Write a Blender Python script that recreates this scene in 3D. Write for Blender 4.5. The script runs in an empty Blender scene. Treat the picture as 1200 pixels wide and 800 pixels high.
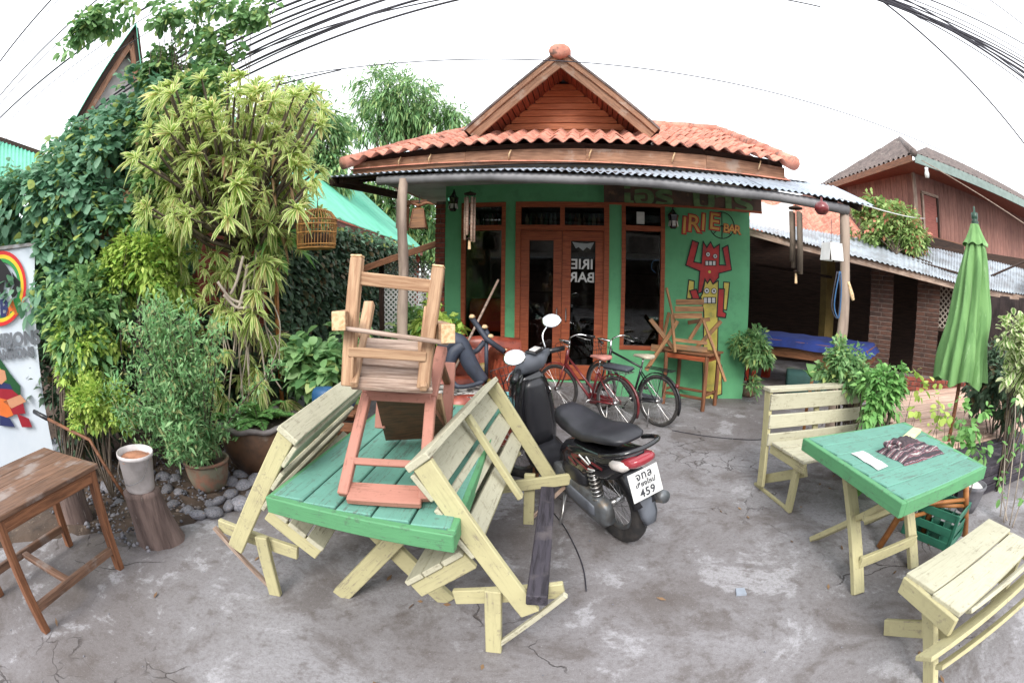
import bpy, bmesh, math, random
import numpy as np
from mathutils import Matrix, Vector, noise as mnoise
R = math.radians
random.seed(7); rng = np.random.default_rng(7)
sc = bpy.context.scene
C = sc.collection

# ------------------------------------------------------------------ camera, world, sun, exposure
CAM_H, CAM_PITCH, CAM_ROLL, CAM_F = 1.6, R(7.4), R(0.6), 575.0 / 1200.0
cam = bpy.data.cameras.new('camera')
cam.type = 'PANO'
try: cam.panorama_type = 'FISHEYE_EQUISOLID'; cc = cam
except Exception: cam.cycles.panorama_type = 'FISHEYE_EQUISOLID'; cc = cam.cycles
cc.fisheye_fov = R(190); cc.fisheye_lens = 36.0 * CAM_F
cam.sensor_width = 36.0; cam.sensor_fit = 'HORIZONTAL'
cam.clip_start = 0.02; cam.clip_end = 3000
co = bpy.data.objects.new('camera', cam); C.objects.link(co)
co.matrix_world = Matrix.Translation((0, 0, CAM_H)) @ Matrix.Rotation(R(90) - CAM_PITCH, 4, 'X') @ Matrix.Rotation(CAM_ROLL, 4, 'Z')
sc.camera = co

SUN_EL, SUN_AZ = R(38), R(192)          # azimuth clockwise from +Y: behind the camera, a little to its left
world = bpy.data.worlds.new('World'); sc.world = world; world.use_nodes = True
wn = world.node_tree; wn.nodes.clear()
sky = wn.nodes.new('ShaderNodeTexSky'); sky.sky_type = 'NISHITA'; sky.sun_disc = False
sky.sun_elevation = SUN_EL; sky.sun_rotation = SUN_AZ
sky.air_density = 1.0; sky.dust_density = 1.0; sky.ozone_density = 1.0; sky.altitude = 300
hs = wn.nodes.new('ShaderNodeHueSaturation'); hs.inputs['Saturation'].default_value = 0.22; hs.inputs['Value'].default_value = 1.0
bg = wn.nodes.new('ShaderNodeBackground'); bg.inputs['Strength'].default_value = 0.15
wo = wn.nodes.new('ShaderNodeOutputWorld')
wn.links.new(sky.outputs[0], hs.inputs['Color']); ov = wn.nodes.new('ShaderNodeMix'); ov.data_type = 'RGBA'; ov.inputs[0].default_value = 0.7; ov.inputs[7].default_value = (6.6, 6.75, 7.0, 1)      # even overcast veil
wn.links.new(hs.outputs[0], ov.inputs[6]); wn.links.new(ov.outputs[2], bg.inputs['Color']); wn.links.new(bg.outputs[0], wo.inputs['Surface'])
sun = bpy.data.lights.new('sun', 'SUN'); sun.energy = 1.5; sun.angle = R(26); sun.color = (1.0, 0.96, 0.9)
so = bpy.data.objects.new('sun', sun); C.objects.link(so)
sd = Vector((math.sin(SUN_AZ) * math.cos(SUN_EL), math.cos(SUN_AZ) * math.cos(SUN_EL), math.sin(SUN_EL)))
so.rotation_euler = sd.to_track_quat('Z', 'Y').to_euler()
sc.view_settings.view_transform = 'Standard'; sc.view_settings.look = 'None'
sc.view_settings.gamma = 1.0; sc.view_settings.exposure = 1.3
try: sc.view_settings.use_curve_mapping = False
except Exception: pass
sc.render.engine = 'CYCLES'
sc.cycles.max_bounces = 8; sc.cycles.diffuse_bounces = 4; sc.cycles.transparent_max_bounces = 12
sc.cycles.use_denoising = True
sc.cycles.sample_clamp_indirect = 6.0

# ------------------------------------------------------------------ photograph pixel (1200x800) -> direction -> point on a known surface
def ray(x, y):
    F = CAM_F * 1200; dx, dy = x - 600.0, y - 400.0
    r = math.hypot(dx, dy); th = 2 * math.asin(r / (2 * F)); k = math.sin(th) / max(r, 1e-9)
    cx, cy, cz = dx * k, -dy * k, math.cos(th)
    c, s = math.cos(CAM_ROLL), math.sin(CAM_ROLL)
    cx, cy = c * cx - s * cy, s * cx + c * cy
    return Vector((cx, cz * math.cos(CAM_PITCH) + cy * math.sin(CAM_PITCH), -cz * math.sin(CAM_PITCH) + cy * math.cos(CAM_PITCH)))
EYE = Vector((0, 0, CAM_H))
def G(x, y, z=0.0):                       # on the horizontal plane at height z
    d = ray(x, y); return EYE + d * ((z - CAM_H) / d.z)
def D(x, y, dist):                        # at a horizontal distance
    d = ray(x, y); return EYE + d * (dist / math.hypot(d.x, d.y))
def YP(x, y, yy):                         # on the plane y = yy
    d = ray(x, y); return EYE + d * (yy / d.y)
def XP(x, y, xx):
    d = ray(x, y); return EYE + d * (xx / d.x)

# ------------------------------------------------------------------ objects
SP = {}                                   # object -> matrix that brings authoring space into that object's space
def place(o, parent, M):
    C.objects.link(o)
    if parent is not None:
        o.parent = parent; b = SP[parent.name] @ M
    else: b = M
    o.matrix_basis = b
    SP[o.name] = b.inverted() @ (SP[parent.name] if parent is not None else Matrix())
    return o
def tag(o, label=None, cat=None, group=None, kind=None):
    if label: o['label'] = label
    if cat: o['category'] = cat
    if group: o['group'] = group
    if kind: o['kind'] = kind
    return o
def thing(name, label, cat, loc=(0, 0, 0), rz=0.0, group=None, local=False, M=None):
    o = bpy.data.objects.new(name, None); o.empty_display_size = 0.1
    M = M if M is not None else Matrix.Translation(loc) @ Matrix.Rotation(rz, 4, 'Z')
    C.objects.link(o); o.matrix_basis = M
    SP[o.name] = Matrix() if local else M.inverted()
    return tag(o, label, cat, group)
def copy_tree(o, parent=None, M=None, label=None):
    c = o.copy(); C.objects.link(c)
    if parent is not None: c.parent = parent
    if M is not None: c.matrix_basis = M
    if label: c['label'] = label
    for ch in o.children: copy_tree(ch, c)
    return c
def finish(me, mat, smooth=False):
    me.materials.append(mat)
    if smooth: me.polygons.foreach_set('use_smooth', [True] * len(me.polygons))
    return me
def mesh(name, verts, faces, mat, parent=None, smooth=False, M=None, uvs=None):
    """verts in authoring space (world, or the thing's own space when it is 'local')"""
    me = bpy.data.meshes.new(name); me.from_pydata([tuple(v) for v in verts], [], faces); me.update()
    finish(me, mat, smooth)
    o = bpy.data.objects.new(name, me)
    return place(o, parent, M or Matrix())
def rebase(verts):
    v = np.array([tuple(p) for p in verts]); c = Vector(((v[:, 0].min() + v[:, 0].max()) / 2, (v[:, 1].min() + v[:, 1].max()) / 2, v[:, 2].min()))
    return [Vector(p) - c for p in verts], Matrix.Translation(c)
_box = {}
def boxmesh(L, w, t, bev, mat):
    k = (round(L, 3), round(w, 3), round(t, 3), bev, mat.name)
    if k in _box: return _box[k]
    bm = bmesh.new(); bmesh.ops.create_cube(bm, size=1.0)
    for v in bm.verts: v.co = Vector((v.co.x * L, v.co.y * w, v.co.z * t))
    b = min(bev, 0.3 * min(L, w, t))
    if b > 0.0004: bmesh.ops.bevel(bm, geom=list(bm.edges), offset=b, segments=1, affect='EDGES')
    me = bpy.data.meshes.new('board'); bm.to_mesh(me); bm.free(); me.materials.append(mat); _box[k] = me
    return me
def frame(a, b, up=(0, 0, 1)):
    a, b = Vector(a), Vector(b); x = (b - a).normalized(); z = Vector(up)
    if abs(x.dot(z.normalized())) > 0.98: z = Vector((0, 1, 0)) if abs(x.y) < 0.9 else Vector((1, 0, 0))
    y = z.cross(x).normalized(); z = x.cross(y)
    m = Matrix((x, y, z)).transposed().to_4x4(); m.translation = (a + b) / 2
    return m
def bar(parent, name, a, b, w, t, mat, up=(0, 0, 1), bev=0.004):
    """a board from a to b, w wide across, t thick towards 'up'"""
    L = (Vector(b) - Vector(a)).length
    return place(bpy.data.objects.new(name, boxmesh(L, w, t, bev, mat)), parent, frame(a, b, up))
def box(parent, name, c, size, mat, rz=0.0, bev=0.004, M=None):
    me = boxmesh(size[0], size[1], size[2], bev, mat)
    return place(bpy.data.objects.new(name, me), parent, M if M is not None else Matrix.Translation(c) @ Matrix.Rotation(rz, 4, 'Z'))
def smooth_path(pts, n):
    pts = [Vector(p) for p in pts]; out = []
    for i in range(len(pts) - 1):
        p0, p1, p2, p3 = pts[max(i - 1, 0)], pts[i], pts[i + 1], pts[min(i + 2, len(pts) - 1)]
        for k in range(n):
            t = k / n
            out.append(0.5 * ((2 * p1) + (p2 - p0) * t + (2 * p0 - 5 * p1 + 4 * p2 - p3) * t * t + (3 * p1 - p0 - 3 * p2 + p3) * t ** 3))
    return out + [pts[-1]]
def tube_geo(pts, r, n=8, cap=True):
    pts = [Vector(p) for p in pts]; rs = r if isinstance(r, (list, tuple)) else [r] * len(pts)
    if len(rs) != len(pts): rs = list(np.interp(np.linspace(0, 1, len(pts)), np.linspace(0, 1, len(rs)), rs))
    vs, fs = [], []; t0 = (pts[1] - pts[0]).normalized()
    nrm = t0.cross(Vector((0, 0, 1)) if abs(t0.z) < 0.9 else Vector((1, 0, 0))).normalized()
    for i, p in enumerate(pts):
        t = (pts[min(i + 1, len(pts) - 1)] - pts[max(i - 1, 0)]).normalized()
        nrm = (nrm - t * nrm.dot(t)).normalized(); bn = t.cross(nrm)
        for k in range(n):
            a = 2 * math.pi * k / n; vs.append(p + (nrm * math.cos(a) + bn * math.sin(a)) * rs[i])
    for i in range(len(pts) - 1):
        for k in range(n):
            k2 = (k + 1) % n; fs.append((i * n + k, i * n + k2, (i + 1) * n + k2, (i + 1) * n + k))
    if cap: fs.append(tuple(range(n))[::-1]); fs.append(tuple((len(pts) - 1) * n + k for k in range(n)))
    return vs, fs
def tube(parent, name, pts, r, mat, n=8, sm=0):
    if sm: pts = smooth_path(pts, sm)
    v, f = tube_geo(pts, r, n); return mesh(name, v, f, mat, parent, True)
class Geo:                                 # collects pieces of ONE part
    def __init__(s): s.v, s.f = [], []
    def add(s, v, f):
        o = len(s.v); s.v += list(v); s.f += [tuple(i + o for i in q) for q in f]; return s
    def tube(s, pts, r, n=6, sm=0): return s.add(*tube_geo(smooth_path(pts, sm) if sm else pts, r, n))
    def box(s, c, size, M=None):
        M = M or Matrix.Translation(c); h = [x / 2 for x in size]
        v = [M @ Vector((h[0] * i, h[1] * j, h[2] * k)) for i in (-1, 1) for j in (-1, 1) for k in (-1, 1)]
        return s.add(v, [(0, 1, 3, 2), (4, 6, 7, 5), (0, 4, 5, 1), (2, 3, 7, 6), (0, 2, 6, 4), (1, 5, 7, 3)])
    def bar(s, a, b, w, t, up=(0, 0, 1)): return s.box(None, ((Vector(b) - Vector(a)).length, w, t), frame(a, b, up))
    def build(s, name, mat, parent=None, smooth=False): return mesh(name, s.v, s.f, mat, parent, smooth)
def lathe_geo(prof, n=24, c=(0, 0, 0), M=None, wob=0.0):
    vs, fs = [], []; c = Vector(c)
    for i, (r, z) in enumerate(prof):
        for k in range(n):
            a = 2 * math.pi * k / n; rr = r * (1 + wob * math.sin(3 * a + i) * 0.5 + wob * math.sin(7 * a) * 0.4)
            p = Vector((rr * math.cos(a), rr * math.sin(a), z)); vs.append((M @ p) if M is not None else c + p)
    for i in range(len(prof) - 1):
        for k in range(n):
            k2 = (k + 1) % n; fs.append((i * n + k, i * n + k2, (i + 1) * n + k2, (i + 1) * n + k))
    return vs, fs
def lathe(parent, name, prof, mat, c=(0, 0, 0), n=24, M=None, smooth=True, wob=0.0):
    v, f = lathe_geo(prof, n, c, M, wob); return mesh(name, v, f, mat, parent, smooth)
def loft_geo(rings, cap=True):
    n = len(rings[0]); vs = [Vector(p) for r in rings for p in r]; fs = []
    for i in range(len(rings) - 1):
        for k in range(n):
            k2 = (k + 1) % n; fs.append((i * n + k, i * n + k2, (i + 1) * n + k2, (i + 1) * n + k))
    if cap: fs.append(tuple(range(n))[::-1]); fs.append(tuple((len(rings) - 1) * n + k for k in range(n)))
    return vs, fs
def superring(x, w, zc, h, n=16, p=2.6, axis='x', yc=0.0):
    out = []
    for k in range(n):
        a = 2 * math.pi * k / n; c, s = math.cos(a), math.sin(a)
        out.append(Vector((x, yc + w / 2 * math.copysign(abs(c) ** (2 / p), c), zc + h / 2 * math.copysign(abs(s) ** (2 / p), s))))
    return out
def torus_geo(Rm, r, M, n=32, m=8):
    vs, fs = [], []
    for i in range(n):
        a = 2 * math.pi * i / n
        for j in range(m):
            b = 2 * math.pi * j / m; rr = Rm + r * math.cos(b)
            vs.append(M @ Vector((rr * math.cos(a), r * math.sin(b), rr * math.sin(a))))     # wheel plane xz
    for i in range(n):
        for j in range(m):
            i2, j2 = (i + 1) % n, (j + 1) % m; fs.append((i * m + j, i2 * m + j, i2 * m + j2, i * m + j2))
    return vs, fs
def fastmesh(name, V, Q, mat, parent=None, UV=None, smooth=False):
    me = bpy.data.meshes.new(name); V = np.asarray(V, np.float32); Q = np.asarray(Q, np.int32)
    me.vertices.add(len(V)); me.vertices.foreach_set('co', V.ravel())
    k = Q.shape[1]; me.loops.add(Q.size); me.loops.foreach_set('vertex_index', Q.ravel())
    me.polygons.add(len(Q)); me.polygons.foreach_set('loop_start', np.arange(len(Q), dtype=np.int32) * k)
    if UV is not None:
        uv = me.uv_layers.new(name='UVMap'); uv.data.foreach_set('uv', np.asarray(UV, np.float32)[Q.ravel()].ravel())
    me.update(calc_edges=True); me.validate()
    finish(me, mat, smooth)
    return place(bpy.data.objects.new(name, me), parent, Matrix())
def text_mesh(name, s, size, mat, parent, M, bold=0.0, extrude=0.002, align='CENTER', spacing=1.0, squash=1.0):
    cu = bpy.data.curves.new('lettering', 'FONT'); cu.body = s; cu.size = size; cu.align_x = align; cu.align_y = 'CENTER'
    cu.extrude = extrude; cu.offset = bold; cu.space_character = spacing; cu.resolution_u = 3
    t = bpy.data.objects.new('lettering', cu); C.objects.link(t)
    dg = bpy.context.evaluated_depsgraph_get(); me = bpy.data.meshes.new_from_object(t.evaluated_get(dg))
    bpy.data.objects.remove(t); bpy.data.curves.remove(cu)
    me.name = name; me.materials.clear(); me.materials.append(mat)
    return place(bpy.data.objects.new(name, me), parent, M @ Matrix.Diagonal((squash, 1, 1, 1)))

# ------------------------------------------------------------------ materials
MATS = {}
def srgb(r, g, b):
    f = lambda c: ((c / 255 + 0.055) / 1.055) ** 2.4 if c / 255 > 0.04045 else c / 255 / 12.92
    return (f(r), f(g), f(b))
def node(nt, t, **kw):
    n = nt.nodes.new(t)
    for k, v in kw.items():
        if k in n.inputs: n.inputs[k].default_value = v
        else: setattr(n, k, v)
    return n
def base(name):
    m = bpy.data.materials.new(name); m.use_nodes = True; nt = m.node_tree
    return m, nt, nt.nodes['Principled BSDF']
def ramp(nt, src, lo, hi):
    r = nt.nodes.new('ShaderNodeMapRange'); r.inputs['From Min'].default_value = lo; r.inputs['From Max'].default_value = hi
    r.interpolation_type = 'SMOOTHSTEP'
    nt.links.new(src, r.inputs['Value']); return r.outputs['Result']
def mixc(nt, fac, a, b):
    m = nt.nodes.new('ShaderNodeMix'); m.data_type = 'RGBA'
    for i, v in ((0, fac), (6, a), (7, b)):
        if isinstance(v, (int, float)): m.inputs[i].default_value = v
        elif isinstance(v, tuple): m.inputs[i].default_value = (*v, 1)
        else: nt.links.new(v, m.inputs[i])
    return m.outputs[2]
def mul(nt, a, b, op='MULTIPLY'):
    m = nt.nodes.new('ShaderNodeMath'); m.operation = op
    for i, v in ((0, a), (1, b)):
        if isinstance(v, (int, float)): m.inputs[i].default_value = v
        else: nt.links.new(v, m.inputs[i])
    return m.outputs[0]
def coords(nt, stretch=(1, 1, 1), rnd=True, kind='Object'):
    tc = nt.nodes.new('ShaderNodeTexCoord'); mp = nt.nodes.new('ShaderNodeMapping'); mp.inputs['Scale'].default_value = stretch
    nt.links.new(tc.outputs[kind], mp.inputs['Vector']); out = mp.outputs[0]
    if rnd:
        oi = nt.nodes.new('ShaderNodeObjectInfo'); sc_ = nt.nodes.new('ShaderNodeVectorMath'); sc_.operation = 'SCALE'
        sc_.inputs[0].default_value = (37.0, 91.0, 53.0); nt.links.new(oi.outputs['Random'], sc_.inputs['Scale'])
        ad = nt.nodes.new('ShaderNodeVectorMath'); nt.links.new(out, ad.inputs[0]); nt.links.new(sc_.outputs[0], ad.inputs[1]); out = ad.outputs[0]
    return out
def nz(nt, vec, scale, detail=5, rough=0.6, dist=0.0):
    n = node(nt, 'ShaderNodeTexNoise', Scale=scale, Detail=detail, Roughness=rough, Distortion=dist)
    nt.links.new(vec, n.inputs['Vector']); return n.outputs['Fac']
def vary(nt, col, amt):
    oi = nt.nodes.new('ShaderNodeObjectInfo'); r = nt.nodes.new('ShaderNodeMapRange')
    r.inputs['To Min'].default_value = 1 - amt; r.inputs['To Max'].default_value = 1 + amt; nt.links.new(oi.outputs['Random'], r.inputs['Value'])
    h = nt.nodes.new('ShaderNodeHueSaturation'); nt.links.new(r.outputs[0], h.inputs['Value']); nt.links.new(col, h.inputs['Color']); return h.outputs[0]
def bump(nt, p, h, dist, strength=0.6):
    b = nt.nodes.new('ShaderNodeBump'); b.inputs['Strength'].default_value = strength; b.inputs['Distance'].default_value = dist
    nt.links.new(h, b.inputs['Height']); nt.links.new(b.outputs[0], p.inputs['Normal'])
def simple(name, c, rough=0.5, metal=0.0, c2=None, scale=6.0, lo=0.4, hi=0.65, bumpd=0.0, stretch=(1, 1, 1), var=0.0, spec=0.5, c3=None, s3=20, lo3=.58, hi3=.66, rnd=True, coat=0.0, kind='Object'):
    m, nt, p = base(name); MATS[name] = m
    p.inputs['Roughness'].default_value = rough; p.inputs['Metallic'].default_value = metal; p.inputs['Specular IOR Level'].default_value = spec
    p.inputs['Coat Weight'].default_value = coat
    v = coords(nt, stretch, rnd, kind); n1 = nz(nt, v, scale)
    col = mixc(nt, ramp(nt, n1, lo, hi), c, c2 or tuple(x * 0.8 for x in c))
    if c3: col = mixc(nt, ramp(nt, nz(nt, v, s3, 6, 0.7), lo3, hi3), col, c3)
    if var: col = vary(nt, col, var)
    nt.links.new(col, p.inputs['Base Color'])
    if bumpd: bump(nt, p, nz(nt, v, scale * 4, 6), bumpd)
    return m
def painted(name, c, bare, dirt, chip=0.6, rough=0.62, var=0.06, grain=(2.0, 26, 26), edge=True):
    """worn brush-painted board: paint, grime streaks along the grain (local x), chipped patches down to the wood"""
    m, nt, p = base(name); MATS[name] = m; p.inputs['Roughness'].default_value = rough; p.inputs['Specular IOR Level'].default_value = 0.3
    v = coords(nt); vg = coords(nt, grain)
    g = nz(nt, vg, 3.0, 6, 0.65); big = nz(nt, v, 3.0, 4); fine = nz(nt, v, 40, 5, 0.7)
    col = mixc(nt, ramp(nt, big, 0.4, 0.75), c, tuple(x * 0.86 for x in c))
    col = mixc(nt, mul(nt, ramp(nt, g, 0.50, 0.70), 0.5), col, dirt)
    col = mixc(nt, mul(nt, ramp(nt, nz(nt, v, 9, 6, 0.7), 0.5, 0.72), 0.4), col, dirt)
    wear = mul(nt, mul(nt, g, 0.55), mul(nt, mul(nt, fine, 0.25), mul(nt, big, 0.35), 'ADD'), 'ADD')
    col = mixc(nt, ramp(nt, wear, chip, chip + 0.035), col, bare)
    col = mixc(nt, mul(nt, ramp(nt, nz(nt, v, 22, 8, 0.75), 0.585, 0.62), 0.7), col, bare)
    col = mixc(nt, mul(nt, ramp(nt, nz(nt, v, 1.3, 4), 0.5, 0.75), 0.3), col, dirt)
    if edge:
        ge = nt.nodes.new('ShaderNodeNewGeometry'); col = mixc(nt, mul(nt, ramp(nt, mul(nt, ge.outputs['Pointiness'], mul(nt, fine, 0.12), 'ADD'), 0.575, 0.62), 0.6), col, bare)
    nt.links.new(vary(nt, col, var), p.inputs['Base Color'])
    bump(nt, p, mul(nt, g, mul(nt, fine, 0.4), 'ADD'), 0.004, 0.5)
    return m
def woodm(name, c1, c2, rough=0.6, grain=(1.6, 22, 22), var=0.14, c3=None, spec=0.3, bd=0.003):
    m, nt, p = base(name); MATS[name] = m; p.inputs['Roughness'].default_value = rough; p.inputs['Specular IOR Level'].default_value = spec
    vg = coords(nt, grain); v = coords(nt); g = nz(nt, vg, 2.5, 7, 0.65, 0.4)
    col = mixc(nt, ramp(nt, g, 0.36, 0.66), c1, c2)
    if c3: col = mixc(nt, ramp(nt, nz(nt, v, 5, 5), 0.52, 0.7), col, c3)
    nt.links.new(vary(nt, col, var), p.inputs['Base Color']); bump(nt, p, g, bd, 0.6)
    return m
def leafm(name, c1, c2, c3=None, rough=0.45, trans=0.25, edge=None, spec=0.35):
    m, nt, p = base(name); MATS[name] = m; p.inputs['Roughness'].default_value = rough; p.inputs['Specular IOR Level'].default_value = spec
    ge = nt.nodes.new('ShaderNodeNewGeometry'); rd = ge.outputs['Random Per Island']
    col = mixc(nt, rd, c1, c2)
    if c3: col = mixc(nt, ramp(nt, mul(nt, mul(nt, rd, 7.13), 1.0, 'MODULO'), 0.86, 0.9), col, c3)
    if edge:
        uv = nt.nodes.new('ShaderNodeUVMap'); sx = nt.nodes.new('ShaderNodeSeparateXYZ'); nt.links.new(uv.outputs[0], sx.inputs[0])
        e = mul(nt, mul(nt, sx.outputs[0], 0.5, 'SUBTRACT'), 0.0, 'ADD'); ab = nt.nodes.new('ShaderNodeMath'); ab.operation = 'ABSOLUTE'; nt.links.new(e, ab.inputs[0])
        col = mixc(nt, ramp(nt, ab.outputs[0], 0.18, 0.3), col, edge)
    nt.links.new(col, p.inputs['Base Color'])
    tr = nt.nodes.new('ShaderNodeBsdfTranslucent'); nt.links.new(col, tr.inputs['Color'])
    mx = nt.nodes.new('ShaderNodeMixShader'); mx.inputs[0].default_value = trans
    nt.links.new(p.outputs[0], mx.inputs[1]); nt.links.new(tr.outputs[0], mx.inputs[2])
    nt.links.new(mx.outputs[0], nt.nodes['Material Output'].inputs['Surface'])
    return m
m_yellow = painted('yellow_paint', srgb(218, 212, 156), srgb(140, 132, 110), srgb(150, 142, 106), 0.655)
m_cream = painted('cream_paint', srgb(222, 220, 194), srgb(140, 134, 116), srgb(150, 146, 122), 0.65)
m_teal = painted('teal_paint', srgb(110, 184, 164), srgb(88, 112, 102), srgb(78, 132, 116), 0.62)
m_green = painted('green_paint', srgb(96, 182, 118), srgb(80, 110, 86), srgb(70, 132, 88), 0.66)
m_pinkwood = painted('salmon_wood', srgb(202, 140, 124), srgb(134, 94, 80), srgb(158, 106, 92), 0.64)
m_greywood = woodm('grey_plank', srgb(172, 152, 138), srgb(112, 92, 80), 0.75, c3=srgb(140, 116, 100))
m_honey = woodm('honey_wood', srgb(180, 148, 118), srgb(142, 108, 82), 0.65)
m_endgrain = simple('end_grain', srgb(206, 178, 140), 0.7, c2=srgb(176, 140, 100), scale=60)
m_brown = woodm('brown_wood', srgb(134, 90, 64), srgb(92, 60, 42), 0.55)
m_orangewood = woodm('orange_door_wood', srgb(164, 88, 56), srgb(126, 62, 40), 0.5)
m_tabletop = woodm('worn_top', srgb(122, 92, 74), srgb(86, 64, 52), 0.6, c3=srgb(134, 122, 116))
m_oldplank = woodm('dark_old_plank', srgb(66, 62, 70), srgb(36, 33, 38), 0.7, c3=srgb(90, 84, 86))
m_fascia = woodm('fascia_wood', srgb(150, 112, 88), srgb(112, 80, 62), 0.7, c3=srgb(150, 130, 116))
m_gablewood = woodm('gable_wood', srgb(190, 118, 80), srgb(158, 92, 60), 0.55)
m_soffit = woodm('soffit_wood', srgb(138, 74, 54), srgb(104, 54, 40), 0.6)
m_housewood = woodm('house_plank', srgb(146, 106, 94), srgb(114, 78, 70), 0.75, grain=(1.2, 16, 16), c3=srgb(128, 92, 84), var=0.14)
m_tile = simple('clay_tile', srgb(202, 140, 120), 0.75, c2=srgb(176, 112, 94), scale=5, var=0.16, c3=srgb(118, 92, 82), s3=9, lo3=.52, hi3=.66, bumpd=0.003)
m_darktile = simple('dark_tile', srgb(104, 92, 88), 0.8, c2=srgb(72, 64, 62), scale=5, var=0.12, c3=srgb(140, 130, 122), s3=10, bumpd=0.003)
m_zinc = simple('zinc_sheet', srgb(176, 188, 200), 0.45, 0.35, c2=srgb(150, 160, 172), scale=2, c3=srgb(128, 120, 116), s3=6, lo3=.6, hi3=.75)
m_rustyzinc = simple('old_zinc_sheet', srgb(164, 172, 180), 0.55, 0.2, c2=srgb(132, 136, 140), scale=2, c3=srgb(120, 96, 84), s3=4, lo3=.58, hi3=.72)
m_gutter = simple('gutter_plastic', srgb(128, 127, 130), 0.55, c2=srgb(104, 103, 106), scale=3, stretch=(1, 1, 1))
m_greenroof = simple('green_roof_sheet', srgb(104, 186, 158), 0.5, c2=srgb(90, 168, 142), scale=1.5)
m_wall = simple('green_wall_paint', srgb(98, 168, 120), 0.75, c2=srgb(84, 150, 104), scale=1.2, lo=.35, hi=.7, c3=srgb(78, 138, 98), s3=2.6, lo3=.5, hi3=.72, bumpd=0.0015, rnd=False)
m_white = simple('white_plaster', srgb(190, 186, 184), 0.8, c2=srgb(160, 156, 154), scale=2)
m_brick = simple('brick_red', srgb(148, 76, 60), 0.85, c2=srgb(112, 56, 46), scale=9, var=0.22, bumpd=0.004)
m_mortar = simple('mortar', srgb(120, 106, 98), 0.9, c2=srgb(96, 84, 78), scale=12, bumpd=0.003)
m_darkwood = woodm('dark_wood', srgb(64, 46, 37), srgb(38, 28, 23), 0.75)
m_black = simple('black_plastic', srgb(38, 38, 42), 0.32, c2=srgb(28, 28, 31), scale=4, spec=0.5)
m_gloss = simple('black_gloss', srgb(22, 22, 25), 0.16, c2=srgb(30, 30, 34), scale=3, coat=0.6)
m_seat = simple('seat_vinyl', srgb(34, 35, 40), 0.42, c2=srgb(46, 46, 52), scale=5, bumpd=0.0015)
m_rubber = simple('rubber', srgb(40, 39, 40), 0.8, c2=srgb(60, 56, 54), scale=14)
m_dusty = simple('dusty_metal', srgb(108, 112, 116), 0.5, 0.5, c2=srgb(84, 84, 84), scale=8, c3=srgb(124, 112, 98), s3=6, lo3=.5, hi3=.65)
m_greyplastic = simple('grey_plastic', srgb(92, 96, 104), 0.5, c2=srgb(76, 79, 86), scale=6)
m_chrome = simple('chrome', (0.75, 0.75, 0.76), 0.15, 1.0, c2=(0.6, 0.6, 0.6), scale=20)
m_steel = simple('steel', (0.45, 0.45, 0.46), 0.35, 0.9, c2=(0.3, 0.28, 0.26), scale=12)
m_redpaint = simple('red_gloss', srgb(112, 38, 42), 0.35, c2=srgb(88, 30, 34), scale=8, coat=0.4)
m_redlens = simple('red_lens', srgb(150, 62, 70), 0.2, c2=srgb(150, 44, 54), scale=8, coat=0.5)
m_clearlens = simple('clear_lens', srgb(206, 200, 196), 0.15, c2=srgb(180, 176, 172), scale=12, coat=0.6)
m_mirror = simple('mirror_glass', (0.85, 0.87, 0.88), 0.05, 1.0, c2=(0.8, 0.82, 0.84), scale=4)
m_whitep = simple('white_painted', srgb(214, 214, 212), 0.45, c2=srgb(198, 198, 196), scale=5)
m_ink = simple('black_ink', srgb(28, 28, 30), 0.6, c2=srgb(34, 34, 36), scale=8)
m_leather = simple('leather', srgb(146, 70, 52), 0.38, c2=srgb(116, 50, 38), scale=7, c3=srgb(92, 44, 34), s3=10, bumpd=0.002)
m_olive = simple('olive_leather', srgb(146, 124, 66), 0.45, c2=srgb(116, 94, 48), scale=8, bumpd=0.002)
m_terracotta = simple('terracotta', srgb(146, 106, 88), 0.85, c2=srgb(112, 86, 72), scale=6, c3=srgb(118, 114, 98), s3=5, lo3=.42, hi3=.58, bumpd=0.003)
m_clay = simple('glazed_clay', srgb(108, 80, 62), 0.45, c2=srgb(78, 62, 52), scale=4, c3=srgb(126, 114, 104), s3=5, lo3=.55, hi3=.7, bumpd=0.003)
m_bark = simple('bark', srgb(104, 92, 80), 0.9, c2=srgb(66, 56, 48), scale=10, stretch=(1, 1, 0.25), bumpd=0.012)
m_logpost = simple('log_post', srgb(160, 142, 128), 0.8, c2=srgb(116, 100, 90), scale=7, stretch=(1, 1, 0.15), bumpd=0.006)
m_stump = simple('stump_bark', srgb(118, 100, 94), 0.9, c2=srgb(72, 58, 54), scale=9, stretch=(1, 1, 0.1), c3=srgb(146, 134, 128), s3=9, bumpd=0.035)
m_stone = simple('stone', srgb(130, 128, 134), 0.85, c2=srgb(92, 94, 102), scale=6, var=0.3, c3=srgb(144, 128, 116), s3=3, bumpd=0.006)
m_soil = simple('soil', srgb(82, 68, 58), 0.95, c2=srgb(54, 44, 38), scale=3, c3=srgb(112, 98, 86), s3=16, bumpd=0.03, rnd=False)
m_bamboo = woodm('bamboo_slat', srgb(202, 176, 158), srgb(162, 128, 112), 0.6, grain=(1.0, 30, 30), var=0.2)
m_cable = simple('cable', srgb(34, 32, 40), 0.6, c2=srgb(50, 48, 58), scale=10)
m_umb = simple('umbrella_cloth', srgb(108, 148, 90), 0.85, c2=srgb(88, 128, 74), scale=2, stretch=(6, 6, 0.4), c3=srgb(128, 162, 112), s3=3, rnd=False)
m_blue = simple('blue_cloth', srgb(26, 46, 112), 0.85, c2=srgb(20, 34, 86), scale=4)
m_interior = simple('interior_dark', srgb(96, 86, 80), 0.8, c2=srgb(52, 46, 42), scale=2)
m_redsoft = simple('orange_fabric', srgb(186, 66, 36), 0.7, c2=srgb(160, 50, 28), scale=5)
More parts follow.
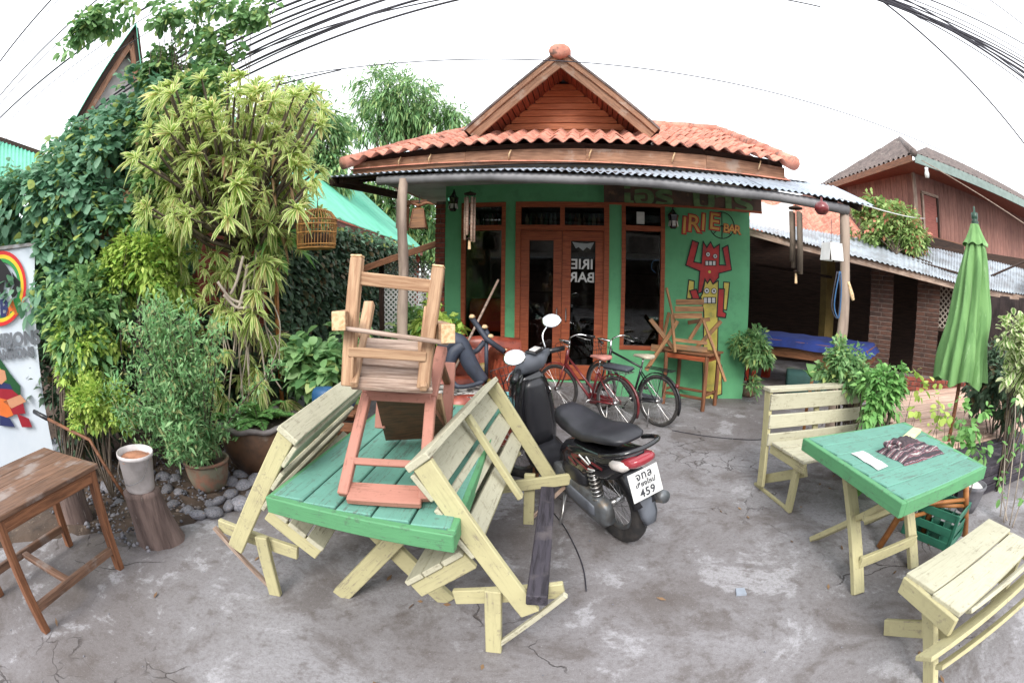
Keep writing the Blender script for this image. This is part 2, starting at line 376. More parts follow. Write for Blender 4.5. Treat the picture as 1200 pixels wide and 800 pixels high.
m_basket = simple('wicker', srgb(168, 122, 66), 0.7, c2=srgb(122, 84, 44), scale=20, var=0.2)
m_bucket = simple('bucket_plastic', srgb(196, 190, 190), 0.5, c2=srgb(172, 166, 164), scale=6, c3=srgb(140, 132, 128), s3=9, lo3=.56, hi3=.7)
m_rust = simple('rusty_earth', srgb(158, 110, 84), 0.95, c2=srgb(120, 82, 62), scale=14, bumpd=0.01)
m_crate = simple('green_crate', srgb(44, 108, 86), 0.45, c2=srgb(36, 92, 74), scale=5)
m_cane = simple('cane', srgb(160, 106, 58), 0.5, c2=srgb(126, 78, 42), scale=10)
def glassm():
    m, nt, p = base('window_glass'); MATS['window_glass'] = m
    p.inputs['Base Color'].default_value = (0.8, 0.86, 0.85, 1); p.inputs['Roughness'].default_value = 0.03
    tr = nt.nodes.new('ShaderNodeBsdfTransparent'); tr.inputs[0].default_value = (0.72, 0.75, 0.74, 1)
    gl = nt.nodes.new('ShaderNodeBsdfGlossy'); gl.inputs['Roughness'].default_value = 0.03
    fr = nt.nodes.new('ShaderNodeFresnel'); fr.inputs[0].default_value = 1.5
    mx = nt.nodes.new('ShaderNodeMixShader'); nt.links.new(mul(nt, fr.outputs[0], 1.1), mx.inputs[0])
    nt.links.new(tr.outputs[0], mx.inputs[1]); nt.links.new(gl.outputs[0], mx.inputs[2]); nt.links.new(mx.outputs[0], nt.nodes['Material Output'].inputs[0])
    return m
m_glass = glassm()
l_ivy = leafm('ivy_leaf', srgb(90, 136, 104), srgb(144, 184, 154), srgb(170, 184, 104), 0.45, 0.45)
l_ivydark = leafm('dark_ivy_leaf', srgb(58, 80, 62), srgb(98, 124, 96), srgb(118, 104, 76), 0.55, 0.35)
l_song = leafm('variegated_leaf', srgb(128, 168, 88), srgb(168, 196, 112), srgb(196, 178, 130), 0.5, 0.6, edge=srgb(234, 236, 172))
l_lime = leafm('lime_leaf', srgb(150, 184, 84), srgb(200, 216, 116), srgb(118, 164, 80), 0.5, 0.4)
l_mid = leafm('mid_leaf', srgb(92, 136, 86), srgb(146, 182, 122), srgb(178, 196, 122), 0.45, 0.38)
l_thuja = leafm('feather_leaf', srgb(104, 158, 100), srgb(162, 196, 142), srgb(170, 172, 120), 0.6, 0.4)
l_fern = leafm('fern_leaf', srgb(98, 152, 82), srgb(140, 186, 110), None, 0.5, 0.3)
l_strap = leafm('strap_leaf', srgb(88, 142, 74), srgb(130, 174, 98), srgb(170, 152, 100), 0.4, 0.38)
l_tree = leafm('tree_leaf', srgb(98, 140, 92), srgb(152, 186, 126), srgb(176, 196, 130), 0.55, 0.35)
l_boug = leafm('flower_shrub_leaf', srgb(120, 154, 86), srgb(166, 188, 118), srgb(212, 140, 116), 0.5, 0.3)
l_dead = leafm('dead_leaf', srgb(112, 84, 60), srgb(146, 118, 88), None, 0.8, 0.1)
l_varieg = leafm('pale_variegated_leaf', srgb(120, 160, 84), srgb(150, 182, 100), srgb(210, 214, 170), 0.45, 0.25, edge=srgb(214, 218, 176))
# ------------------------------------------------------------------ ground
def concrete():
    m, nt, p = base('old_concrete'); p.inputs['Roughness'].default_value = 0.85; p.inputs['Specular IOR Level'].default_value = 0.25
    v = coords(nt, rnd=False)
    big = nz(nt, v, 0.45, 5, 0.6, 0.6); med = nz(nt, v, 1.7, 7, 0.68, 0.5); fine = nz(nt, v, 38, 6, 0.75); mid = nz(nt, v, 7, 6, 0.7)
    col = mixc(nt, ramp(nt, big, 0.38, 0.62), srgb(142, 140, 143), srgb(114, 109, 109))
    col = mixc(nt, mul(nt, ramp(nt, med, 0.5, 0.62), 0.65), col, srgb(94, 87, 84))
    col = mixc(nt, mul(nt, ramp(nt, mul(nt, med, mul(nt, mid, 0.35), 'ADD'), 0.62, 0.54), 0.65), col, srgb(172, 171, 175))
    col = mixc(nt, mul(nt, ramp(nt, mid, 0.53, 0.66), 0.55), col, srgb(90, 82, 78))
    col = mixc(nt, mul(nt, ramp(nt, fine, 0.42, 0.7), 0.5), col, srgb(92, 86, 84))
    wr = nt.nodes.new('ShaderNodeTexNoise'); wr.inputs['Scale'].default_value = 1.6; wr.inputs['Detail'].default_value = 6; nt.links.new(v, wr.inputs['Vector'])
    ad = nt.nodes.new('ShaderNodeVectorMath'); ad.operation = 'MULTIPLY_ADD'; ad.inputs[1].default_value = (0.7, 0.7, 0.7)
    nt.links.new(wr.outputs['Color'], ad.inputs[0]); nt.links.new(v, ad.inputs[2])
    grit = nz(nt, v, 160, 3, 0.7); col = mixc(nt, mul(nt, ramp(nt, grit, 0.45, 0.75), 0.45), col, srgb(70, 64, 62)); col = mixc(nt, mul(nt, ramp(nt, nz(nt, v, 90, 3, 0.7), 0.6, 0.75), 0.5), col, srgb(186, 182, 184))
    vo = nt.nodes.new('ShaderNodeTexVoronoi'); vo.feature = 'DISTANCE_TO_EDGE'; vo.inputs['Scale'].default_value = 0.8; nt.links.new(ad.outputs[0], vo.inputs['Vector'])
    crack = mul(nt, ramp(nt, vo.outputs['Distance'], 0.007, 0.002), ramp(nt, nz(nt, v, 0.9, 3), 0.52, 0.6))
    vo2 = nt.nodes.new('ShaderNodeTexVoronoi'); vo2.feature = 'DISTANCE_TO_EDGE'; vo2.inputs['Scale'].default_value = 5.0; nt.links.new(ad.outputs[0], vo2.inputs['Vector'])
    craze = mul(nt, ramp(nt, vo2.outputs['Distance'], 0.03, 0.01), ramp(nt, nz(nt, v, 0.8, 4, 0.6, 0.3), 0.58, 0.63))
    allc = mul(nt, crack, craze, 'MAXIMUM')
    col = mixc(nt, mul(nt, allc, 0.7), col, srgb(58, 52, 50))
    nt.links.new(col, p.inputs['Base Color'])
    hgt = mul(nt, mul(nt, mul(nt, fine, 0.3), mul(nt, med, 1.2), 'ADD'), mul(nt, allc, -0.8), 'ADD')
    bump(nt, p, hgt, 0.012, 0.7)
    return m
m_conc = concrete()
tag(mesh('ground', [(-400, -400, 0), (400, -400, 0), (400, 400, 0), (-400, 400, 0)], [(0, 1, 2, 3)], m_conc), kind='structure')
def noisy_patch(name, poly, step, zfun, mat):
    xs = [p[0] for p in poly]; ys = [p[1] for p in poly]
    def inside(x, y):
        r = False; j = len(poly) - 1
        for i in range(len(poly)):
            if (poly[i][1] > y) != (poly[j][1] > y) and x < (poly[j][0] - poly[i][0]) * (y - poly[i][1]) / (poly[j][1] - poly[i][1]) + poly[i][0]: r = not r
            j = i
        return r
    idx = {}; vs = []; fs = []
    nx = int((max(xs) - min(xs)) / step) + 1; ny = int((max(ys) - min(ys)) / step) + 1
    def vid(i, j):
        if (i, j) not in idx:
            x, y = min(xs) + i * step, min(ys) + j * step; idx[(i, j)] = len(vs); vs.append((x, y, zfun(x, y)))
        return idx[(i, j)]
    for i in range(nx):
        for j in range(ny):
            if inside(min(xs) + (i + .5) * step, min(ys) + (j + .5) * step): fs.append((vid(i, j), vid(i + 1, j), vid(i + 1, j + 1), vid(i, j + 1)))
    use = [0] * len(vs)
    for q in fs:
        for i in q: use[i] += 1
    vs = [(x, y, -.03) if use[i] < 4 else (x, y, z) for i, (x, y, z) in enumerate(vs)]
    return mesh(name, vs, fs, mat, None, True)
bed = [(-2.25, 2.3), (-1.75, 2.9), (-1.6, 3.6), (-1.7, 5.0), (-1.9, 6.4), (-3.0, 6.6), (-7.5, 5.2), (-7.5, 1.0), (-3.6, 1.0), (-3.0, 1.75)]
tag(noisy_patch('garden_soil', bed, 0.08, lambda x, y: 0.012 + 0.05 * max(0, mnoise.noise((x * 2, y * 2, 0)) + .35) + 0.015 * mnoise.noise((x * 9, y * 9, 3)), m_soil), kind='structure')

# ------------------------------------------------------------------ the bar
BO, BA = Vector((1.3, 6.55, 0)), R(-9)
BM = Matrix.Translation(BO) @ Matrix.Rotation(BA, 4, 'Z'); BMI = BM.inverted()
def WP(x, y, off=0.0):                     # pixel -> (s, z) on the bar's front wall, 'off' metres in front of it
    e = BMI @ EYE; d = BMI.to_3x3() @ ray(x, y); t = (-off - e.y) / d.y; q = e + d * t; return q.x, q.z
bar_b = thing('bar_building', 'green painted bar building with clay tiled roof, gable and glazed double door', 'building', M=BM, local=True)
g = Geo(); T = 0.14
def seg(s0, s1, z0, z1): g.box(((s0 + s1) / 2, T / 2, (z0 + z1) / 2), (s1 - s0, T, z1 - z0))
for s0, s1 in ((-2.29, -2.05), (-1.42, -1.28), (0.0, 0.17), (0.77, 2.02)): seg(s0, s1, 0, 3.05)
seg(-2.05, -1.42, 0, .70); seg(-2.05, -1.42, 2.66, 3.05); seg(-1.28, 0, 0, .2); seg(-1.28, 0, 2.66, 3.05); seg(.17, .77, 0, .66); seg(.17, .77, 2.68, 3.05)
g.box((1.95, 2.2, 1.52), (T, 4.1, 3.05)); g.box((-2.22, 2.2, 1.52), (T, 4.1, 3.05))
g.build('wall', m_wall, bar_b)
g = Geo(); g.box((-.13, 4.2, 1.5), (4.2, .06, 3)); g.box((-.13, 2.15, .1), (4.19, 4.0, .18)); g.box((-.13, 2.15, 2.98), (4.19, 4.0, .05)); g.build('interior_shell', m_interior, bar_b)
g = Geo(); g.box((-.6, 2.2, .66), (2.2, .5, 1.0)); g.build('interior_counter', m_darkwood, bar_b)
for i in range(3):
    bar(bar_b, 'interior_shelf', (-1.6, 4.05, 1.3 + i * .45), (1.4, 4.05, 1.3 + i * .45), .22, .03, m_darkwood)
# plinth step
mesh('door_step', [], [], m_conc, bar_b)if False else box(bar_b, 'door_step', (-.64, -.16, .09), (1.5, .3, .18), m_conc)
def window(s0, s1, z0, z1, zt, name):
    f = thing_part = Geo(); w = .055; d = .09; yc = .03
    f.box(((s0 + w / 2), yc, (z0 + z1) / 2), (w, d, z1 - z0)); f.box((s1 - w / 2, yc, (z0 + z1) / 2), (w, d, z1 - z0))
    for z in (z0 + w / 2, z1 - w / 2): f.box(((s0 + s1) / 2, yc, z), (s1 - s0 - 2 * w, d - .006, w))
    f.box(((s0 + s1) / 2, yc - .004, zt), (s1 - s0 - 2 * w, d, .07))
    fo = f.build(name, m_orangewood, bar_b)
    for a, b in ((z0 + w, zt - .035), (zt + .035, z1 - w)): box(fo, 'pane', ((s0 + s1) / 2, .05, (a + b) / 2), (s1 - s0 - 2 * w, .006, b - a), m_glass, bev=0)
    return fo
window(-2.05, -1.42, .70, 2.66, 2.30, 'window'); window(.17, .77, .66, 2.68, 2.32, 'window')
f = Geo(); w = .07
for s in (-1.28 + w / 2, -w / 2): f.box((s, .03, 1.43), (w, .1, 2.46))
f.box((-.64, .03, 2.625), (1.28 - 2 * w, .094, .07)); f.box((-.64, .028, 2.30), (1.28 - 2 * w, .1, .07)); f.box((-.64, .03, 2.46), (.06, .08, .26))
dfr = f.build('door_frame', m_orangewood, bar_b)
for a, b in ((-1.21, -.67), (-.61, -.07)): box(dfr, 'pane', ((a + b) / 2, .05, 2.46), (b - a, .006, .26), m_glass, bev=0)
for k, (a, b) in enumerate(((-1.207, -.643), (-.637, -.073))):
    f = Geo()
    sw = .115
    f.box((a + sw / 2, .03, 1.235), (sw, .05, 2.05)); f.box((b - sw / 2, .03, 1.235), (sw, .05, 2.05))
    f.box(((a + b) / 2, .03, 2.19), (b - a - 2 * sw, .046, .13)); f.box(((a + b) / 2, .03, .32), (b - a - 2 * sw, .046, .2))
    lf = f.build('door', m_orangewood, bar_b)
    box(lf, 'pane', ((a + b) / 2, .04, 1.27), (b - a - 2 * sw, .006, 1.7), m_glass, bev=0)
    hx = b - .06 if k == 0 else a + .06
    g = Geo(); g.tube([(hx, .0, 1.02), (hx, -.045, 1.04), (hx, -.045, 1.18), (hx, 0, 1.2)], .009, 6); g.build('handle', m_steel, lf)
    if k == 1:
        for s_, z_ in (('IRIE', 1.80), ('BAR', 1.62)):
            text_mesh('door_lettering', s_, .19, m_whitep, lf, Matrix.Translation(((a + b) / 2 - .01, .034, z_)) @ Matrix.Rotation(R(90), 4, 'X') @ Matrix.Diagonal((-1, 1, -1, 1)), .004, .0008)
        mesh('door_transfer', [((a + b) / 2 + x, .034, 2.06 + z) for x, z in ((-.15, .05), (-.1, -.04), (-.06, -.02), (0, -.07), (.05, -.02), (.1, -.05), (.15, .05), (.05, .03), (-.05, .035))], [tuple(range(9))], simple('grey_transfer', srgb(150, 156, 158), .5), lf)
# notice in the right transom
box(bar_b, 'paper_notice', (WP(751, 255)[0], .042, WP(751, 255)[1]), (.11, .004, .17), m_whitep, bev=0)
# neon tube bent inside the window
tube(bar_b, 'neon_tube', [(.70, .12, 1.9), (.62, .12, 1.88), (.60, .12, 1.78), (.66, .12, 1.72)], .008, simple('blue_tube', srgb(120, 170, 230), .3), 6, 4)
# ---- painted lettering and mural on the wall (paint: thin sheets on the plaster)
def Z3(X, Y): return WP(780 + X / 5.71, 260 + Y / 5.71)
c_red, c_yel, c_wht = simple('mural_red', srgb(176, 50, 50), .7, c2=srgb(150, 40, 42), c3=srgb(120, 66, 56), s3=7, lo3=.55, hi3=.7), simple('mural_yellow', srgb(206, 190, 92), .7, c2=srgb(184, 166, 78), c3=srgb(150, 150, 84), s3=6, lo3=.55, hi3=.7), simple('mural_white', srgb(206, 206, 204), .7)
c_orange = simple('mural_orange', srgb(206, 160, 84), .7, c2=srgb(190, 142, 70)); c_line = simple('mural_black', srgb(36, 38, 36), .7)
def paint(parent, name, pts, lay, mat, outline=.016):
    pts = [Z3(*p) for p in pts]; y = -.003 * lay
    o = mesh(name, [(s, y, z) for s, z in pts], [tuple(range(len(pts)))], mat, parent)
    bm = bmesh.new(); bm.from_mesh(o.data); bmesh.ops.triangulate(bm, faces=bm.faces); bm.to_mesh(o.data); bm.free()
    if outline:
        q = Geo(); n = len(pts)
        for i in range(n):
            a, b = Vector((pts[i][0], y - .001, pts[i][1])), Vector((pts[(i + 1) % n][0], y - .001, pts[(i + 1) % n][1]))
            e = (b - a).normalized() * outline * .4; q.bar(a - e, b + e, outline, .0012, (0, -1, 0))
        q.build('painted_outline', c_line, o)
    return o
def disc(parent, name, c, r, lay, mat, n=16):
    s, z = Z3(*c); return mesh(name, [(s + r * math.cos(2 * math.pi * k / n), -.003 * lay, z + r * math.sin(2 * math.pi * k / n)) for k in range(n)], [tuple(range(n))], mat, parent)
mur = thing('wall_mural', 'red and yellow crowned cartoon figures painted on the green wall', 'mural', M=BM @ Matrix.Translation((1.4, -.001, .3)), local=False)
SP[mur.name] = Matrix.Translation((-1.4, .001, -.3))
yel = [(265, 385), (280, 410), (298, 384), (318, 416), (352, 392), (350, 560), (350, 660), (344, 930), (375, 960), (375, 1150), (345, 1160), (345, 1400), (300, 1400), (300, 1170), (280, 1390), (200, 1390), (200, 1320), (240, 1320), (250, 900), (255, 600), (235, 500), (246, 480)]
paint(mur, 'painted_figure', [(155, 388), (192, 396), (190, 450), (172, 515), (140, 512)], 1, c_yel); paint(mur, 'painted_figure', [(388, 402), (428, 405), (408, 590), (380, 585)], 1, c_yel)
paint(mur, 'painted_figure', yel, 2, c_yel)
paint(mur, 'painted_figure', [(178, 124), (220, 140), (188, 268), (238, 278), (250, 130), (275, 172), (300, 135), (322, 176), (360, 150), (358, 288), (402, 290), (380, 175), (416, 156), (440, 322), (356, 344), (354, 372), (316, 416), (296, 382), (278, 412), (262, 380), (240, 470), (214, 480), (228, 330), (134, 290)], 3, c_red)
paint(mur, 'painted_figure', [(160, 460), (205, 450), (222, 498), (228, 516), (180, 514)], 3, c_red); paint(mur, 'painted_figure', [(352, 446), (392, 448), (384, 600), (404, 612), (400, 640), (342, 634)], 3, c_red)
for cx, cy, r in ((282, 218, .034), (330, 230, .034), (274, 460, .042), (322, 462, .042)):
    disc(mur, 'painted_eye', (cx, cy), r, 5, c_line); disc(mur, 'painted_eye', (cx, cy), r * .8, 5.5, c_wht); disc(mur, 'painted_eye', (cx, cy), r * .35, 6, c_line)
disc(mur, 'painted_eye', (292, 334), .02, 5, c_yel)
for x0, x1, y0, y1 in ((262, 338, 258, 294), (250, 336, 502, 546)):
    paint(mur, 'painted_mouth', [(x0, y0), (x1, y0), (x1, y1), (x0, y1)], 5, c_line, 0)
    for k in range(3):
        a = x0 + 4 + k * (x1 - x0 - 4) / 3; b = a + (x1 - x0) / 3 - 8
        paint(mur, 'painted_tooth', [(a, y0 + 5), (b, y0 + 5), (b, y1 - 5), (a, y1 - 5)], 5.5, c_wht, 0)
sgn = thing('painted_sign', 'IRIE BAR lettering painted in orange and red over a peace ring', 'sign', M=BM @ Matrix.Translation((1.4, -.001, 2.4)))
SP[sgn.name] = Matrix.Translation((-1.4, .001, -2.4))
pc = WP(846, 264); g = Geo(); g.add(*torus_geo(.185, .007, Matrix.Translation((pc[0], 0, pc[1])), 40, 6))
g.bar((pc[0], -.001, pc[1] - .18), (pc[0], -.001, pc[1] + .18), .012, .006, (0, 1, 0)); g.bar((pc[0], -.001, pc[1]), (pc[0] + .13, -.001, pc[1] - .13), .012, .005, (0, 1, 0)); g.bar((pc[0], -.001, pc[1]), (pc[0] - .13, -.001, pc[1] - .13), .012, .005, (0, 1, 0)); g.build('peace_ring', c_line, sgn)
for ch, px_, py_, sz in (('I', 802, 265, .33), ('R', 813, 263, .33), ('I', 824, 261.5, .33), ('E', 837, 260.5, .33), ('B', 851, 268, .17), ('A', 857.5, 269, .17), ('R', 864, 270, .17)):
    s, z = WP(px_, py_); A = Matrix.Translation((s, -.008, z)) @ Matrix.Rotation(R(4), 4, 'Y') @ Matrix.Rotation(R(90), 4, 'X')
    text_mesh('letter_outline', ch, sz, c_red, sgn, A, .02 if sz > .2 else .009, .0008); text_mesh('letter', ch, sz, c_orange, sgn, Matrix.Translation((0, -.003, 0)) @ A, .002, .0008)
# ---- brick pilaster at the left corner
pil = mesh('brick_pilaster', *(lambda q: (q.v, q.f))(Geo().box((-2.365, .06, 1.35), (.13, .12, 2.7))), m_mortar, bar_b)
for k in range(38):
    z = .035 + k * .07
    if k % 2: box(pil, 'brick', (-2.365, .06, z), (.145, .14, .058), m_brick, bev=.003)
    else:
        box(pil, 'brick', (-2.402, .06, z), (.066, .14, .058), m_brick, bev=.003); box(pil, 'brick', (-2.328, .06, z), (.066, .14, .058), m_brick, bev=.003)
# ---- roof
EY, EZ, RY, RZ = -1.72, 3.03, .6, 3.99
def droop(s): return -.10 * (abs(s + .4) / (2.75 if s < 0 else 2.45)) ** 4
def roofz(s, y): return EZ + (RZ - EZ) * (y - EY) / (RY - EY) + droop(s) * (1 - (y - EY) / (RY - EY))
roof = mesh('roof', [(-3.0, EY + .1, EZ - .06 + droop(-3)), (2.0, EY + .1, EZ - .06 + droop(2.42)), (1.75, RY, RZ - .05), (-1.6, RY, RZ - .05), (2.2, 4.5, EZ - .1), (-3.0, 4.5, EZ - .1)], [(0, 1, 2, 3), (1, 4, 2), (0, 3, 5), (3, 2, 4, 5)], m_tile, bar_b)
def tile_mesh(w, L, h, th, mat):
    vs = []; n = 8; fs = []
    for e, y in enumerate((0, L)):
        for layer in (0, 1):
            for k in range(n + 1):
                x = -w / 2 + w * k / n; vs.append((x, y, h * math.cos(2 * math.pi * (k / n - .5)) * .5 - layer * th + (.0 if e == 0 else -.012)))
    m = n + 1
    for k in range(n):
        a, b, c, d = k, m + k, 2 * m + k, 3 * m + k
        fs += [(a, a + 1, c + 1, c), (b + 1, b, d, d + 1), (a + 1, a, b, b + 1)]
    me = bpy.data.meshes.new('roof_tile'); me.from_pydata(vs, [], fs); me.update(); finish(me, mat, True); return me
tm = tile_mesh(.168, .37, .052, .014, m_tile); slope = math.atan2(RZ - EZ, RY - EY); nrow = 8
for j in range(nrow):
    y = EY + j * .3 * math.cos(slope)
    for i in range(-18, 17):
        s = i * .165 - .29; t = (y - EY) / (RY - EY)
        if not (-3.02 + 1.42 * t < s < 2.0 - .25 * t) or (y > -.75 and abs(s + .58) < 1.05 - .1) or (y > -.4 and s < -1.3): continue
        z = roofz(s, y) + .035
        dz = (roofz(s + .08, y) - roofz(s - .08, y)) / .16
        place(bpy.data.objects.new('roof_tile', tm), roof, Matrix.Translation((s + random.uniform(-.006, .006), y + random.uniform(-.012, .012), z)) @ Matrix.Rotation(-math.atan(dz), 4, 'Y') @ Matrix.Rotation(slope, 4, 'X') @ Matrix.Rotation(random.uniform(-.02, .02), 4, 'Z'))
def caps(a, b, n, r):
    a, b = Vector(a), Vector(b)
    for k in range(n):
        p, q = a.lerp(b, k / n), a.lerp(b, (k + 1.12) / n); tube(roof, 'ridge_cap', [p, q], [r, r * .86], m_tile, 10)
caps((2.0, EY - .02, EZ - .06), (1.75, RY, RZ + .03), 7, .085); caps((-3.03, EY - .02, EZ + .0 + droop(-3)), (-1.6, RY, RZ + .03), 7, .08); caps((1.75, RY, RZ + .03), (-1.6, RY, RZ + .03), 8, .085)
# fascia under the tiles, with little brackets
P = [(-2.98, -1.55, 2.90), (-1.6, -1.57, 2.91), (-.3, -1.57, 2.92), (1.0, -1.57, 2.91), (1.95, -1.55, 2.87)]
for a, b in zip(P[:-1], P[1:]): bar(bar_b, 'fascia_board', a, b, .03, .16, m_fascia)
for a, b in zip(P[:-1], P[1:]): bar(bar_b, 'fascia_board', (a[0], a[1] + .05, a[2] + .09), (b[0], b[1] + .05, b[2] + .1), .03, .13, m_darkwood)
for px_ in (468, 503, 596, 690, 787, 887):
    s = WP(px_, 175, 1.6)[0]; tube(bar_b, 'bracket', [(s, -1.6, 2.88), (s + .01, -1.63, 2.93), (s + .03, -1.62, 2.98)], .008, m_endgrain, 5)
# ---- gable dormer
ga = thing('x', '', '') if False else None
AX, AZ, FZ, HW, GY = -.585, 4.335, 3.34, 1.07, -1.12
gab = mesh('gable', [(AX - HW + .08, -.5, FZ - .1), (AX + HW - .08, -.5, FZ - .1), (AX, -.5, AZ - .12), (AX - HW + .08, 1.3, FZ - .1), (AX + HW - .08, 1.3, FZ - .1), (AX, 1.3, AZ - .12)], [(0, 1, 2), (0, 2, 5, 3), (1, 4, 5, 2)], m_soffit, bar_b)
for sg in (-1, 1):
    A = Vector((AX, GY, AZ)); B = Vector((AX + sg * (HW + .02), GY, FZ)); nrm = Vector((-sg * (FZ - AZ), 0, HW)).normalized(); nrm = nrm if nrm.z > 0 else -nrm
    bar(gab, 'barge_board', A - nrm * .05, B - nrm * .05, .03, .11, m_fascia, nrm); bar(gab, 'barge_board', A + nrm * .035 + Vector((0, -.025, 0)), B + nrm * .035 + Vector((0, -.025, 0)), .035, .075, m_fascia, nrm)
    A2, B2 = A + nrm * .09, B + nrm * .09
    mesh('gable_roof_slope', [A2 + Vector((0, -.06, 0)), B2 + Vector((0, -.06, 0)), B2 + Vector((0, 1.9, 0)), A2 + Vector((0, 1.9, 0)), A2 + Vector((0, -.06, -.035)), B2 + Vector((0, -.06, -.035)), B2 + Vector((0, 1.9, -.035)), A2 + Vector((0, 1.9, -.035))], [(0, 1, 2, 3), (7, 6, 5, 4), (0, 4, 5, 1), (1, 5, 6, 2), (2, 6, 7, 3)], m_darktile, gab)
    L = (B - A).length
    for k in range(17):
        p = A.lerp(B, (k + .6) / 17.2) - nrm * .02
        bar(gab, 'soffit_board', p + Vector((0, .02, 0)), p + Vector((0, .62, 0)), L / 17.2 - .012, .016, m_soffit, nrm, bev=.003)
    tube(gab, 'lamp_bulb', [B + Vector((-.03 * sg, 0, -.12)), B + Vector((-.03 * sg, 0, -.16))], .02, m_whitep, 8) if sg > 0 else None
k = 0; z = FZ + .02
while z < AZ - .2:
    hw = (AZ - .1 - z - .09) * HW / (AZ - FZ) + .15
    if hw > .05: bar(gab, 'gable_plank', (AX - hw, -.52, z + .045), (AX + hw, -.52, z + .045), .02, .088, m_gablewood)
    z += .096
M_ = Matrix.Translation((AX, GY - .1, AZ + .08)) @ Matrix.Rotation(R(-90), 4, 'X')
lathe(gab, 'ridge_end_cap', [(0, .09), (.08, .09), (.125, .07), (.135, .04), (.12, -.3), (0, -.3)], m_tile, M=Matrix.Translation((AX, GY - .04, AZ + .07)) @ Matrix.Diagonal((1, 1, .75, 1)) @ Matrix.Rotation(R(90), 4, 'X'), n=12)
tube(gab, 'ridge_cap', [(AX, GY - .04, AZ + .055), (AX, 1.9, AZ + .055)], .085, m_darktile, 10)
# orange flashing under the gable
bar(gab, 'flashing', (AX - .62, -.9, FZ + .0), (AX + .62, -.9, FZ + .0), .5, .03, simple('flashing_orange', srgb(206, 120, 70), .7), (0, -.35, 1))
# porch ceiling
mesh('porch_ceiling', [(-3.0, -1.5, 2.84), (2.3, -1.5, 2.84), (2.3, -.002, 2.92), (-3.0, -.002, 2.92), (-3, 1.5, 2.92), (-2.3, 1.5, 2.92), (-2.3, -.002, 2.92)], [(0, 3, 2, 1), (3, 4, 5, 6)], m_white, bar_b)
# ------------------------------------------------------------------ corrugated awning in front of the bar
eL, eR = BMI @ G(384, 207, 2.73), BMI @ G(1021, 241, 2.50)
aw = thing('corrugated_awning', 'long corrugated zinc awning with grey gutter over the bar front', 'awning', M=BM, local=True)
NS = 9
for k in range(NS):
    a, b = k / NS, (k + 1) / NS + .012; vs = []; fs = []; n = 66
    for i in range(n + 1):
        t = a + (b - a) * i / n; e = eL.lerp(eR, t); s = e.x; wv = .011 * math.sin(2 * math.pi * s / .072)
        zin = 2.795 + .055 * t; yin = -1.42
        sag = -.02 * math.sin(math.pi * t) + .004 * (k % 2)
        for q in (0, .5, 1):
            vs.append((s, e.y + (yin - e.y) * q, e.z + (zin - e.z) * q + wv + sag * (1 - q)))
    for i in range(n):
        for q in (0, 1): fs.append((i * 3 + q, (i + 1) * 3 + q, (i + 1) * 3 + q + 1, i * 3 + q + 1))
    mesh('roofing_sheet', vs, fs, m_zinc, aw, True)
gp = []
for k in range(13):
    t = .105 + (.955 - .105) * k / 12; e = eL.lerp(eR, t); gp.append((e.x, e.y + .09, e.z - .07 - .008 * math.sin(k * 1.7)))
tube(aw, 'gutter', gp, .052, m_gutter, 12)
for t in (.02, .14, .3, .46, .62, .78, .93, .985):
    e = eL.lerp(eR, t); bar(aw, 'rafter', (e.x, e.y + .1, e.z - .03), (e.x, -1.45, 2.755), .05, .07, m_darkwood)
for q in (.25, .8):
    a, b = eL.lerp(eR, .01), eL.lerp(eR, .99); bar(aw, 'purlin', (a.x, a.y + (-1.42 - a.y) * q, a.z + (2.795 - a.z) * q - .03), (b.x, b.y + (-1.42 - b.y) * q, b.z + (2.85 - b.z) * q - .03), .04, .03, m_darkwood)
bar(aw, 'end_rafter', (eL.x + .03, eL.y + .02, eL.z - .05), (eL.x + .12, -.2, 2.78), .04, .1, m_darkwood)
def log_post(top, foot, r, label):
    top, foot = Vector(top), Vector(foot); n = 14; pts = [foot.lerp(top, k / n) + Vector((.012 * math.sin(k * .9), .01 * math.cos(k * 1.3), 0)) for k in range(n + 1)]
    v, f = tube_geo(pts, [r * (1.1 - .2 * k / n + .05 * math.sin(k * 2.1)) for k in range(n + 1)], 12)
    o = mesh('log_post', [p - foot for p in v], f, m_logpost, None, True, Matrix.Translation(foot)); return tag(o, label, 'post', 'log posts holding up the awning')
pl = G(473, 212, 2.6); log_post((pl.x, pl.y, 2.62), (pl.x + .02, pl.y, 0), .055, 'slim weathered log post beside the stacked upturned chairs')
pr = G(990, 248, 2.42); pr_f = Vector((pr.x, pr.y, 0)); log_post((pr.x, pr.y, 2.44), (pr.x - .04, pr.y, 0), .06, 'pale crooked log post wrapped with blue hose behind the white bench')
# Thai sign hung under the awning
ts = thing('thai_signboard', 'long rusty brown signboard with green Thai letters above the window', 'sign', M=BM @ Matrix.Translation((1.02, -.25, 2.62)), local=True)
m_signb = simple('rusty_sign', srgb(84, 60, 48), .7, c2=srgb(60, 46, 38), scale=5, c3=srgb(104, 80, 58), s3=8); m_signg = simple('sign_green', srgb(94, 120, 76), .7, c2=srgb(72, 94, 60), scale=9)
box(ts, 'board', (0, 0, .17), (2.2, .03, .36), m_signb)
for z in (-.01, .35): bar(ts, 'sign_trim', (-1.1, -.02, z), (1.1, -.02, z), .02, .03, m_orangewood)
for s_, x_, sz in (('ไอรี่', -.52, .34), ('บาร์', .52, .40)): text_mesh('sign_lettering', s_, sz, m_signg, ts, Matrix.Translation((x_, -.02, .10)) @ Matrix.Rotation(R(90), 4, 'X'), .012, .006, squash=1.5)
for x in (-1, 1): tube(ts, 'hanger', [(x, 0, .35), (x, .05, .3 - .02), (x, .1, .26)] if False else [(x, 0, .34), (x, .02, .42)], .006, m_steel, 5)
